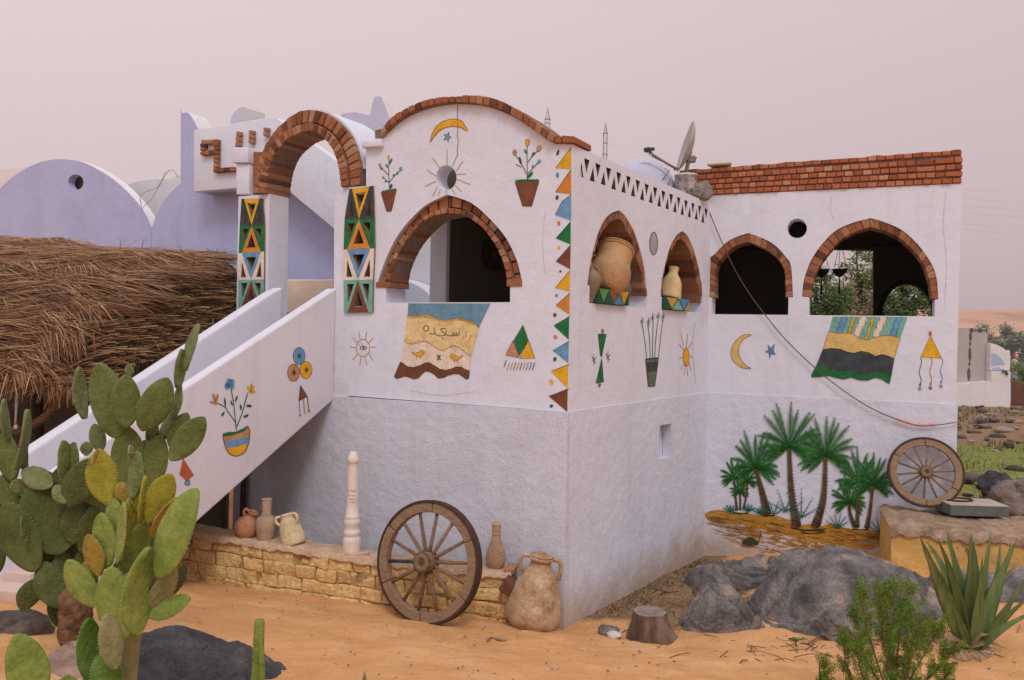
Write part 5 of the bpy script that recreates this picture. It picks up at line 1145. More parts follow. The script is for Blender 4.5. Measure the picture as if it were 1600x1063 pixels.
u, z = painted_stand(X8((795, 850), (1015, 985)), 'small stand painted yellow and blue holding the pale broken jug', ['dgreen', 'ochre3', 'teal', 'blue2', 'ochre3'], 0)
jb = PR.xyz(u - .01, z - .01, -.06)
pot('clay_jug', 'pale yellow broken jug on a painted stand in the smaller side arch', jb, [(.12, 0), (.13, .03), (.125, .12), (.115, .2), (.085, .27), (.06, .31), (.056, .35), (.066, .385)], clay('paleyellow', (.60, .46, .25)), ru, .28, [((-.115, -.03, .20), (-.13, -.03, .235), (-.12, -.03, .26), .012)], wob=.05)

# white turned post with scribbles
b = PM.xyz(PM.uz(541, 850)[0], mtop(PM.uz(541, 850)[0]) + .005, -.13)
WP = surf('cream_glazed_plaster', [(.68, .60, .54), (.76, .68, .62)], scale=4, bump=.08, bscale=40, rough=.45, spec=.4, fine=.04)
t = thing('white_post', 'cream turned baluster post with black scribbles standing on the mud wall', 'post', tuple(b))
Mx = Matrix.Translation(Vector(b)); s_ = 1.03
pr = [(.082, -.03), (.084, .02), (.086, .10), (.084, .125), (.078, .14), (.072, .15), (.078, .165), (.083, .185), (.078, .20), (.070, .215), (.066, .235), (.076, .262), (.082, .29), (.076, .312), (.070, .325), (.073, .335), (.071, .355), (.062, .362), (.058, .45), (.053, .65), (.048, .83), (.0475, .868), (.054, .875), (.056, .90), (.050, .93), (.038, .95), (.036, .965), (.03, .972)]
m = MB(); m.lathe([(r, z * s_ * .965) for r, z in pr], Mx, 32); m.build('shaft', WP, t)
m = MB(); rnd = random.Random(9)
def cyl_pt(an, z): r = float(np.interp(z, [.36, .45, .65, .83], [.0625, .0585, .0535, .0485])) + .0012; return (b[0] + r * math.sin(an), b[1] - r * math.cos(an), b[2] + z * s_ * .965)
def cyl_stroke(pts, wd):
    P = resample(pts, 14); vs = []
    for i, (x, z) in enumerate(P): vs += [cyl_pt(x / .055 - .05, z + wd / 2), cyl_pt(x / .055 - .05, z - wd / 2)]
    m.add(vs, [(2 * i, 2 * i + 1, 2 * i + 3, 2 * i + 2) for i in range(14)], 0)
x = -.045
for hgt, zc, x0, x1 in ((.022, .60, -.048, .045), (.010, .555, -.04, .03), (.012, .52, -.02, .045), (.009, .49, -.03, .04)):
    x = x0
    while x < x1:
        p = [(x + .011 * i / 3, zc + rnd.uniform(-hgt / 2, hgt / 2)) for i in range(4)]
        if rnd.random() < .85: cyl_stroke(p, .0062 if hgt > .02 else .0038)
        x += .0105
m.build('scribble', surf('ink', [(.02, .02, .025), (.06, .06, .07)], scale=20, bump=0), t, recalc=False)
c = PM.xyz(PM.uz(543, 850)[0], mtop(PM.uz(543, 850)[0]) + .004, -.10); m = MB(); k = 18
ring = [(c[0] + (.17 + .03 * noise.noise((i, 0, 0))) * math.cos(2 * math.pi * i / k), c[1] + (.10 + .015 * noise.noise((i, 5, 0))) * math.sin(2 * math.pi * i / k)) for i in range(k)]
m.hexa([(x, y, c[2] - .02) for x, y in ring], [(x, y, c[2] + .012) for x, y in ring]); m.build('stone_slab', EARTH, loc=c, bevel=.006, label='thin flat stone under the white baluster post', cat='stone')

# ------------------------------------------------------------------ CART WHEELS
def cart_wheel(label, c, ax, R, mat, ns=14, rimw=.20, thick=.042, odd=None, phase=0.0):
    """ax: outward axle direction"""
    ax = Vector(ax).normalized(); e1 = Vector((0, 0, 1)); e1 = (e1 - ax * e1.dot(ax)).normalized(); e2 = ax.cross(e1); c = Vector(c)
    def W(r, an, d): return c + (e1 * math.cos(an) + e2 * math.sin(an)) * r + ax * d
    t = thing('cart_wheel', label, 'wheel', tuple(c)); Ri = R * (1 - rimw); k = 72
    m = MB(); vs = []
    for i in range(k):
        an = 2 * math.pi * i / k
        for r, d in ((R - .002, -thick), (R, -thick * .8), (R, thick * .8), (R - .002, thick), (R - .022, thick), (R - .022, -thick)): vs.append(W(r, an, d))
    m.add(vs, [(6 * i + j, 6 * i + (j + 1) % 6, 6 * ((i + 1) % k) + (j + 1) % 6, 6 * ((i + 1) % k) + j) for i in range(k) for j in range(6)], 0); m.build('tyre', IRON, t)
    nf = 6; rn = random.Random(int(R * 1000))
    for f in range(nf):
        m = MB(); a0 = 2 * math.pi * f / nf + .008 + phase; a1 = 2 * math.pi * (f + 1) / nf - .008 + phase; q = 12; jj = rn.uniform(-.006, .006); vs = []
        for i in range(q + 1):
            an = a0 + (a1 - a0) * i / q; rr = Ri + .004 * noise.noise((i * .7, f * 3, 0))
            for r, d in ((R - .0225, -thick * .9), (R - .0225, thick * .9 + jj), (rr, thick * .9 + jj), (rr, -thick * .9)): vs.append(W(r, an, d))
        m.add(vs, [(4 * i + j, 4 * i + (j + 1) % 4, 4 * i + 4 + (j + 1) % 4, 4 * i + 4 + j) for i in range(q) for j in range(4)] + [(0, 1, 2, 3), (4 * q, 4 * q + 1, 4 * q + 2, 4 * q + 3)])
        m.build('felloe', mat, t, bevel=.006)
    m = MB(); M_ = Matrix.Translation(c) @ ax.to_track_quat('Z', 'Y').to_matrix().to_4x4(); h = R * .15
    m.lathe([(h * .98, -thick * 1.6), (h * 1.06, -thick), (h * 1.12, 0), (h * 1.08, thick), (h * 1.0, thick * 1.5), (h * .98, thick * 2.6), (h * .92, thick * 2.8), (h * .40, thick * 2.8), (h * .36, thick * 2.0), (h * .3, thick * 1.6)], M_, 32, 0, .03); m.build('hub', mat, t)
    m = MB()
    for d in (thick * 1.25, thick * 2.45): m.lathe([(h * 1.0, d - .008), (h * 1.12, d - .006), (h * 1.12, d + .006), (h * 1.0, d + .008)], M_, 32)
    m.build('hub_band', OLDWOOD, t)
    for s in range(ns):
        an = 2 * math.pi * (s + .8) / ns; m = MB(); m.tube([W(h * .9, an, .006), W(h * 1.6, an, .006), W(Ri + .004, an + rn.uniform(-.02, .02), .0)], [R * .036, R * .034, R * .028], 8)
        m.build('spoke', paint('slate') if s == odd else mat, t, label='dark blue painted spoke' if s == odd else None)
    return t
cw = np.array(at_Y(669, 878, 7.17)); lean = .16
axd = Vector((PF.n[0], PF.n[1], 0)) * math.cos(lean) + Vector((0, 0, 1)) * math.sin(lean)
cart_wheel('large weathered cart wheel leaning on the mud brick wall, foot in the sand', cw, axd, .545, OLDWOOD, odd=3)
PBw = PB.shifted(.20); cw2 = np.array(PBw.at(1446, 738)); axd = Vector((PB.n[0], PB.n[1], 0)) * math.cos(.22) + Vector((0, 0, 1)) * math.sin(.22) + Vector((.10, 0, 0))
cart_wheel('smaller cart wheel propped on the ochre wall by the palm painting', cw2, axd, .40, PALEWOOD, rimw=.245, thick=.03)

# ------------------------------------------------------------------ OCHRE WALL on the right, metal case
oy = thing('ochre_wall', 'low ochre washed wall with an earthen top at the right edge', 'wall', (5.5, 8.7, .2))
OA = np.array(at_Y(1393, 830, 8.42)[:2]); OB = np.array(at_Y(1700, 850, 7.85)[:2]); PO = Plane(OA, OB)
m = MB(); k = 130; L_ = float(np.linalg.norm(OB - OA)); vs = []
def oz(u): return .735 + .03 * noise.noise((u * 3.3, 0, 3)) + .014 * noise.noise((u * 11, 2, 3))
rows = tuple((z, 0) for z in (-.25, 0, .1, .18, .25, .32, .39, .46, .53, .60, .66)) + ((None, .004),)
for i in range(k):
    u = L_ * i / (k - 1)
    for zz, wv in rows:
        z_ = zz if zz is not None else oz(u) - .012; vs.append(PO.xyz(u, z_, wv + .03 * noise.noise((u * 3, z_ * 4, 0)) + .018 * noise.noise((u * 11, z_ * 12, 0))))
q = len(rows); m.add(vs, [(q * i + j, q * i + j + 1, q * i + q + j + 1, q * i + q + j) for i in range(k - 1) for j in range(q - 1)], 0, True)
vs = []
for j in range(8):
    for zz, _ in rows:
        z_ = zz if zz is not None else oz(0) - .012; vs.append(PO.xyz(0, z_, 0 - j * .15 + .012 * noise.noise((j * 2, z_ * 5, 0)) if j else .018 * noise.noise((0, z_ * 4, 0)) + .008 * noise.noise((0, z_ * 12, 0))))
m.add(vs, [(q * i + j, q * i + j + 1, q * i + q + j + 1, q * i + q + j) for i in range(7) for j in range(q - 1)], 0, True)
m.build('wall_face', OCHRE, oy)
m = MB(); vs = []; wsx = (.035, .025, -.02, -.08, -.15, -.23, -.32, -.42, -.55, -.7, -.9, -1.1)
for i in range(k):
    u = -.02 + (L_ + .02) * i / (k - 1)
    for j, wv in enumerate(wsx): vs.append(PO.xyz(u, oz(u) + .035 * noise.noise((u * 6, wv * 6, 0)) + .018 * noise.noise((u * 17, wv * 15, 2)) + (.02 if j > 1 else 0) - (.07 + .05 * noise.noise((u * 5, 1, 0)) + .025 * noise.noise((u * 15, 1, 0)) if j == 0 else 0), wv + .015 * noise.noise((u * 9, j, 0))))
q = len(wsx); m.add(vs, [(q * i + j, q * i + j + 1, q * i + q + j + 1, q * i + q + j) for i in range(k - 1) for j in range(q - 1)], 0, True)
m.build('earth_top', surf('brown_earth_topping', [(.17, .115, .08), (.32, .22, .145), (.43, .32, .23)], scale=6, bump=.9, bscale=40, fine=.2), oy, recalc=False)
zt_ = .79; f0 = at_z(1485, 806, zt_); f1 = at_z(1577, 809, zt_)
fd = (f1 - f0)[:2]; fw = np.linalg.norm(fd); fd /= fw; bd = np.array([-fd[1], fd[0]]); hgt = .112
t = thing('metal_case', 'flat grey metal case with a wire ring on its lid, lying on the ochre wall', 'case', tuple(f0))
CASE = surf('case_paint', [(.09, .10, .095), (.13, .145, .135)], scale=10, bump=.1, bscale=60, rough=.5, spec=.4); LID = surf('dusty_lid', [(.34, .29, .255), (.46, .40, .355)], scale=9, bump=.2, bscale=60, fine=.1)
q = [f0[:2], f1[:2], f1[:2] + bd * .40, f0[:2] + bd * .40]
m = MB(); m.hexa([(x, y, zt_ - .0) for x, y in q], [(x, y, zt_ + hgt) for x, y in q]); m.build('case_body', CASE, t, bevel=.006)
qq = [p + (p - np.mean(q, axis=0)) * .012 for p in q]; m = MB(); m.hexa([(x, y, zt_ + hgt + .001) for x, y in qq], [(x, y, zt_ + hgt + .012) for x, y in qq]); m.build('lid', LID, t, bevel=.004)
c = np.mean(q, axis=0) - fd * .12 + bd * .06; P = [(c[0] + fd[0] * .165 * math.cos(a_) + bd[0] * .10 * math.sin(a_), c[1] + fd[1] * .165 * math.cos(a_) + bd[1] * .10 * math.sin(a_), zt_ + hgt + .022) for a_ in np.linspace(0, 2 * math.pi, 40)]
m = MB(); m.tube(P, .010, 6); m.build('wire_ring', IRON, loc=P[0], label='dark wire ring lying on the grey metal case', cat='wire ring')

# ------------------------------------------------------------------ ROCKS, STUMP
ROCKG = surf('grey_boulder', [(.06, .053, .051), (.135, .122, .117), (.215, .19, .175), (.45, .30, .20)], scale=3.2, detail=10, stops=[.30, .45, .58, .70], bump=.9, bscale=48, bump2=(11, .5), fine=.28)
ROCKD = surf('dark_slate_rock', [(.03, .03, .033), (.065, .064, .068), (.10, .092, .09), (.25, .18, .13)], scale=3.5, detail=10, stops=[.3, .5, .64, .80], bump=.9, bscale=45, bump2=(11, .5), fine=.25)
ROCKP = surf('pinkish_rock', [(.11, .075, .065), (.30, .20, .155), (.40, .28, .22)], scale=4, detail=10, bump=.7, bscale=24, bump2=(6, .6), fine=.2)
ROCKB = surf('brown_rock', [(.035, .03, .028), (.09, .072, .06), (.17, .13, .10)], scale=4, detail=10, bump=.7, bscale=24, bump2=(6, .6), fine=.2)
def rock_bm(rad, seed, sub=5, amp=.22, cuts=5, creases=0, flat=0.0):
    bm = bmesh.new(); bmesh.ops.create_icosphere(bm, subdivisions=sub, radius=1); r = random.Random(seed); o = Vector((seed * 3.7, seed * 1.3, seed * .7))
    pl = [(Vector((r.uniform(-1, 1), r.uniform(-1, 1), r.uniform(-.4, 1))).normalized(), r.uniform(.62, .88)) for _ in range(cuts)]
    for v in bm.verts:
        p = v.co.copy()
        for n_, d in pl:
            e_ = p.dot(n_) - d
            if e_ > 0: p -= n_ * e_ * .85
        dd_, pp_ = noise.voronoi(v.co * 1.5 + o, distance_metric='DISTANCE', exponent=2.5); p *= 1 + amp * 1.1 * (v.co * 1.5 + o - pp_[0]).dot(noise.noise_vector(pp_[0] * 7.3).normalized()) * .9 - .05 * creases * max(0, 1 - (dd_[1] - dd_[0]) / .1)
        p *= 1 + amp * .5 * noise.noise(v.co * 1.0 + o) + amp * .45 * noise.noise(v.co * 2.3 + o) + amp * .10 * noise.fractal(v.co * 5 + o, 1, 2, 3)
        if creases: p *= 1 - .11 * max(0, 1 - abs(noise.noise(v.co * Vector((1.1, 1.1, 2.4)) + o)) * 11) - .05 * max(0, 1 - abs(noise.noise(v.co * Vector((2.6, 2.2, 4)) + o * 2)) * 9)
        v.co = Vector((p.x * rad[0], p.y * rad[1], p.z * rad[2]))
    return bm
def rock(label, px, Y, mat, seed, depth=None, name='boulder', sub=5, amp=.2, cuts=5, rot=0, creases=0, sink=.35, zc=None, group=None, dz=0, kind=None):
    x0, y0, x1, y1 = px; a = at_Y(x0, (y0 + y1) / 2, Y); b = at_Y(x1, (y0 + y1) / 2, Y); t_ = at_Y((x0 + x1) / 2, y0, Y); bt = at_Y((x0 + x1) / 2, y1, Y)
    w_ = (b[0] - a[0]) / 2; h = (t_[2] - bt[2]); rz = h / (2 - sink * 1.0); cz = t_[2] - rz + dz
    bm = rock_bm((w_ * 1.05, depth or w_ * .8, rz * 1.05), seed, sub, amp, cuts, creases); bmesh.ops.rotate(bm, verts=bm.verts, matrix=Matrix.Rotation(rot, 3, 'Z'))
    me = bpy.data.meshes.new(name); bm.to_mesh(me); bm.free(); me.polygons.foreach_set('use_smooth', [True] * len(me.polygons)); me.materials.append(mat)
    o = bpy.data.objects.new(name, me); COL.objects.link(o); o.location = ((a[0] + b[0]) / 2, Y, cz); return _props(o, label, 'rock' if kind is None else kind, group)
def outcrop(label, top_px, Y, front, back, mat, seed, name='boulder', bulge=.62, amp=1.0):
    """rock whose crest follows a traced outline at depth Y; front and back give its plan depth"""
    P = resample([tuple(at_Y(*p, Y)) for p in cr(top_px, 4)], 170); nu, nv = len(P), 90; o = Vector((seed * 2.1, seed * 1.7, seed)); vs = []
    for i, p in enumerate(P):
        t = i / (nu - 1); e_ = max(.03, math.sin(math.pi * min(1, max(0, t))) ** .55); g0 = gz(p[0], p[1]) - .12
        for j in range(nv):
            q = math.pi * j / (nv - 1); c_, s_ = math.cos(q), math.sin(q)
            y = p[1] - (front if c_ > 0 else back) * e_ * math.copysign(abs(c_) ** .85, c_); z = g0 + max(.03, p[2] - g0) * s_ ** bulge
            v = Vector((p[0], y, z)); k = min(1, s_ * 1.4)
            wq = v + Vector((noise.noise(v * 1.7 + o), noise.noise(v * 1.7 + o * 2), noise.noise(v * 1.7 + o * 3))) * .16; d = 0.0
            for f_, am_, ck in ((.72, .30, .085), (1.7, .14, .045), (5.0, .06, .012)):
                q_ = Vector((wq.x * f_ + wq.z * f_ * .8, wq.y * f_ * .9, (wq.z * 1.9 - wq.x * .35) * f_)) + o
                dd_, pp_ = noise.voronoi(q_, distance_metric='DISTANCE', exponent=2.5); dr_ = noise.noise_vector(pp_[0] * 7.31).normalized()
                d += am_ * (q_ - pp_[0]).dot(dr_) / f_ * .8 - ck * max(0, 1 - (dd_[1] - dd_[0]) / .085) / max(amp, .3) * .75
            for fs_, as_, tx, tz in ((3.1, .125, -.42, 1.55), (5.3, .05, .5, 1.9)):
                tt = (wq.z * tz + wq.x * tx + wq.y * .25) * fs_ + 1.1 * noise.noise(v * .9 + o) + seed * .37; fr = tt - math.floor(tt); h_ = .45 + .9 * abs(noise.noise(Vector((math.floor(tt) * 3.1, seed, v.x * .8))))
                d += as_ * h_ * ((fr - .5) if fr < .88 else (.38 - (fr - .88) * 7.3)) / max(amp, .3) * .55
            d += .007 * noise.noise(v * 8 + o) + .006 * noise.noise(v * 22 + o)
            nrm = Vector((0, -c_, s_ + .2)).normalized(); vs.append(v + nrm * d * amp * k)
    m = MB(); m.add(vs, [(i * nv + j, i * nv + j + 1, (i + 1) * nv + j + 1, (i + 1) * nv + j) for i in range(nu - 1) for j in range(nv - 1)] + [tuple(range(nv)), tuple(range((nu - 1) * nv, nu * nv))], 0, True)
    return m.build(name, mat, loc=tuple(P[nu // 2]), label=label, cat='rock')
outcrop('largest smooth grey boulder in front of the palm painting', ((1160, 990), (1172, 945), (1192, 918), (1225, 892), (1265, 877), (1310, 868), (1345, 873), (1378, 887), (1420, 894), (1452, 904), (1472, 925), (1484, 960)), 7.75, .95, .5, ROCKG, 3, amp=.5, bulge=.85)
outcrop('grey rock tucked against the wall under the painted palms', ((1184, 890), (1196, 870), (1215, 857), (1245, 852), (1275, 857), (1300, 866), (1322, 884)), 8.7, .3, .25, ROCKG, 12, amp=.5)
outcrop('broken grey rock at the foot of the side wall, below the painted sand', ((1064, 930), (1078, 906), (1096, 893), (1125, 881), (1158, 871), (1190, 867), (1206, 884)), 8.8, .45, .25, ROCKG, 5, amp=.45)
outcrop('pointed grey rock right of the tree stump', ((1054, 994), (1066, 962), (1085, 941), (1106, 925), (1130, 921), (1148, 931), (1162, 948), (1176, 968), (1190, 988)), 7.4, .34, .3, ROCKG, 8, amp=.6)
outcrop('low grey rock between the pointed rock and the largest boulder', ((1105, 985), (1118, 960), (1145, 950), (1175, 952), (1200, 970), (1212, 985)), 7.25, .2, .2, ROCKG, 29, amp=.8)
outcrop('grey ledge of rock below the ochre wall', ((1432, 950), (1448, 915), (1478, 905), (1530, 892), (1600, 884), (1650, 886), (1700, 900)), 7.75, .55, .4, ROCKG, 17, amp=.6)
rock('small rock on the dry grass at the foot of the side wall', (1086, 895, 1145, 940), 8.0, ROCKG, 31, depth=.2, amp=.2)
rock('small blue grey rock beside the green bush', (1281, 957, 1342, 992), 6.85, ROCKG, 19, depth=.2, amp=.14)
rock('little dark stone left of the stump', (935, 975, 966, 992), 7.1, ROCKG, 33, depth=.08, name='stone', sub=3)
rock('little white stone in the sand left of the stump', (948, 986, 972, 996), 7.0, surf('white_stone', [(.5, .45, .42), (.62, .57, .54)], scale=8), 34, depth=.05, name='stone', sub=3)
outcrop('dark slate boulder behind the lone cactus stalk in the foreground', ((188, 1075), (205, 1005), (222, 984), (245, 981), (285, 986), (330, 1004), (372, 1012), (405, 1020), (432, 1036), (458, 1070)), 4.98, 1.0, .3, ROCKD, 41, amp=.45, bulge=.40)
rock('pinkish rock at the bottom left among the cactus stems', (62, 1005, 215, 1110), 4.55, ROCKP, 43, depth=.3, amp=.18, cuts=6, sink=.5)
rock('dark brown rock at the left edge of the sand', (-60, 956, 78, 1012), 5.15, ROCKB, 45, depth=.25, amp=.16, cuts=6, sink=.6)
rock('black and white rock beyond the metal case, on the grass', (1532, 737, 1584, 772), 12.5, ROCKD, 47, depth=.25, amp=.2)
rock('big brown boulder behind the metal case', (1546, 750, 1640, 802), 10.6, surf('tan_boulder', [(.10, .085, .075), (.20, .17, .145), (.34, .28, .24)], scale=4, detail=10, bump=.7, bscale=24, bump2=(6, .6)), 49, depth=.4, amp=.2)
c = ground_hit(1022, 1000)
st = thing('tree_stump', 'short sawn tree stump in the sand by the grey rocks', 'stump', tuple(c))
m = MB(); vs = []; k = 36; pr = [(.235, -.10), (.215, -.02), (.19, .04), (.165, .11), (.148, .17), (.143, .185)]
cpx = at_Y(1019, 975, 6.98)
for r, z in pr:
    for j in range(k):
        an = 2 * math.pi * j / k; rr = r * (1 + .10 * noise.noise((math.cos(an) * 1.5, math.sin(an) * 1.5, z * 2)) + .05 * noise.noise((math.cos(an) * 5, math.sin(an) * 5, z * 3)) + (.25 * max(0, .06 - z) / .16 * max(0, math.cos(an + .5)) ** 2)); vs.append((cpx[0] + rr * math.cos(an) - z * .08, cpx[1] + rr * math.sin(an), c[2] + .03 + z * 1.05))
m.add(vs, [(i * k + j, i * k + (j + 1) % k, (i + 1) * k + (j + 1) % k, (i + 1) * k + j) for i in range(len(pr) - 1) for j in range(k)], 0, True); m.build('bark', surf('stump_bark', [(.05, .032, .024), (.13, .08, .055), (.24, .17, .13)], scale=8, stretch=(1, 1, .3), detail=9, bump=1.0, bscale=25, fine=.2), st)
m = MB(); top_ = vs[-k:]; ctr = np.mean(np.array(top_), axis=0); m.add([tuple(np.array(p) + np.array((0, 0, .002))) for p in top_] + [tuple(ctr - np.array((0, 0, .012)))], [(j, (j + 1) % k, k) for j in range(k)]); m.build('sawn_top', surf('sawn_wood', [(.17, .125, .105), (.33, .26, .22)], scale=12, bump=.8, bscale=40), st)

# rubble, twigs and litter: uncountable
rnd = random.Random(77)
def scatter_stones(name, n_, area, rr, mat, seed, sub=1):
    m = MB(); r = random.Random(seed)
    base = []
    for i in range(8):
        bm = rock_bm((1, 1, .7), seed + i, sub, .25, 4); bm.verts.ensure_lookup_table(); base.append(([Vector((v.co.x * 1.25, v.co.y, v.co.z * .7)) for v in bm.verts], [[v.index for v in f.verts] for f in bm.faces])); bm.free()
    for i in range(n_):
        x, y = area(r); s_ = r.uniform(*rr) * (r.random() ** 1.5 + .35); vs, fs = r.choice(base); q = Matrix.Rotation(r.uniform(0, 6.28), 3, 'Z'); z = gz(x, y)
        m.add([(q @ v) * s_ + Vector((x, y, z + s_ * .25)) for v in vs], fs, 0, True)
    return m.build(name, mat, recalc=False, merge=False, kind='stuff')
def area_back(r):
    while True:
        y = r.uniform(10.5, 34) ; x = r.uniform(.52, .80) * y
        if not (15.3 < y < 19.3 and r.random() < .8): return x, y
RUB = surf('rubble', [(.06, .048, .04), (.15, .12, .10), (.29, .23, .19)], scale=1.5, island=.6, bump=.6, bscale=30)
scatter_stones('pebbles', 420, lambda r: (r.uniform(-3.2, 4.2), r.uniform(5.0, 7.6)), (.003, .012), surf('pebble', [(.12, .09, .07), (.33, .24, .17), (.5, .42, .35)], scale=3, island=.8, bump=0), 300)
scatter_stones('rubble', 420, area_back, (.03, .20), RUB, 100, 2)
m = MB(); r = random.Random(6)
for i in range(8200):                                    # dry and green tufts beyond the house and along the wall's foot
    if i < 6600:
        y = r.uniform(11.5, 32); x = r.uniform(.55, .80) * y; gr = 14.0 < y < 19.5; h = r.uniform(.04, .12) * (2.0 if not gr else .9); mi = 0 if gr and r.random() < .75 else 1
        if not gr and noise.noise((x * .5, y * .5, 0)) < -.02: continue
    else:
        al = r.uniform(.15, 3.4); dl = abs(r.gauss(0, .16)) + .03; p = A + PR.u * al + PR.n * dl; x, y = p; h = r.uniform(.008, .04); mi = 2
    z = gz(x, y) - .01; an = r.uniform(0, 6.28); t_ = r.uniform(.2, .8) * h; wd = .004 + .0011 * y * .5
    m.add([(x - wd * math.cos(an), y - wd * math.sin(an), z), (x + wd * math.cos(an), y + wd * math.sin(an), z), (x + t_ * math.sin(an), y - t_ * math.cos(an), z + h)], [(0, 1, 2)], mi)
m.build('dry_grass', [surf('green_grass', [(.09, .12, .03), (.20, .21, .06)], scale=1, island=.7, bump=0), surf('dry_grass', [(.10, .075, .035), (.22, .165, .075), (.31, .235, .125)], scale=1, island=.7, bump=0), surf('brown_litter', [(.09, .055, .03), (.20, .13, .07), (.30, .21, .13)], scale=1, island=.7, bump=0)], recalc=False, merge=False, kind='stuff')
m = MB(); r = random.Random(16)
def litter(n_, fn, ln, wd):
    for i in range(n_):
        x, y = fn(r); z = gz(x, y) + .012; an = r.uniform(0, 6.28); L_ = r.uniform(*ln); dx, dy = L_ * math.cos(an), L_ * math.sin(an); m.tube([(x, y, z), (x + dx * .5 + r.uniform(-.02, .02), y + dy * .5, z + r.uniform(0, .02)), (x + dx, y + dy, z + .004)], r.uniform(*wd), 4)
litter(90, lambda r: (3.35 + r.gauss(0, .35), 6.75 + r.gauss(0, .2)), (.06, .3), (.002, .005))
litter(60, lambda r: (1.9 + r.gauss(0, .4), 8.1 + r.gauss(0, .4)), (.05, .25), (.002, .005))
litter(70, lambda r: (r.uniform(-2.6, 3.6), r.uniform(5, 7.2)), (.008, .026), (.0012, .0024))
litter(40, lambda r: (2.2 + r.gauss(0, .5), 6.4 + r.gauss(0, .25)), (.05, .22), (.002, .004))
m.build('twig_litter', surf('dead_twig', [(.07, .04, .022), (.19, .115, .065)], scale=3, island=.7, bump=0), recalc=False, merge=False, kind='stuff')
def twig(pts, r_, label, name='branch'):
    P = []
    for p in pts: q = ground_hit(*p); P.append((q[0], q[1], q[2] + .012))
    m = MB(); m.tube(cr(P, 4), r_, 6); m.build(name, surf('bare_branch', [(.17, .105, .06), (.32, .215, .135)], scale=20, bump=.4), loc=P[0], label=label, cat='branch')
twig([(1262, 1008), (1290, 992), (1332, 984)], .008, 'pale bare branch lying in the sand left of the green bush')
twig([(762, 1003), (767, 999), (776, 1001), (790, 1004)], .011, 'short grey stick lying on the open sand below the amphora')
# ------------------------------------------------------------------ PLANTS
def lw(px, Y): return Vector(at_Y(px[0], px[1], Y))
def cactmat(name, c, c2): return surf('cactus_' + name, [(.20, .15, .08), sc3(c, .72), c, sc3(c2, 1.0), (c2[0] * 1.3 + .03, c2[1] * 1.1 + .03, c2[2] + .04)], stops=[.20, .25, .44, .6, .82], scale=6, detail=9, bump=.35, bscale=55, bump2=(14, .3), fine=.16, rough=.72, spec=.22)
CD = cactmat('dark', (.105, .135, .034), (.14, .165, .05)); CDD = cactmat('shade_deep', (.066, .088, .023), (.092, .112, .033)); CM = cactmat('mid', (.125, .165, .055), (.18, .205, .085)); CL = cactmat('light', (.165, .22, .04), (.235, .28, .065)); CY_ = cactmat('yellow', (.24, .235, .02), (.31, .265, .03)); CO = cactmat('orange', (.235, .18, .022), (.33, .20, .035)); CP = cactmat('pale', (.205, .205, .085), (.29, .25, .125)); CG = cactmat('green', (.07, .15, .02), (.10, .19, .035))  # deepest green has the shade of the low pads in its colour
SPINE = surf('cactus_areole', [(.34, .31, .16), (.55, .47, .27)], scale=20, bump=0)
SCAR = surf('cactus_scar', [(.16, .06, .03), (.30, .125, .06)], scale=9, bump=.6, bscale=40)
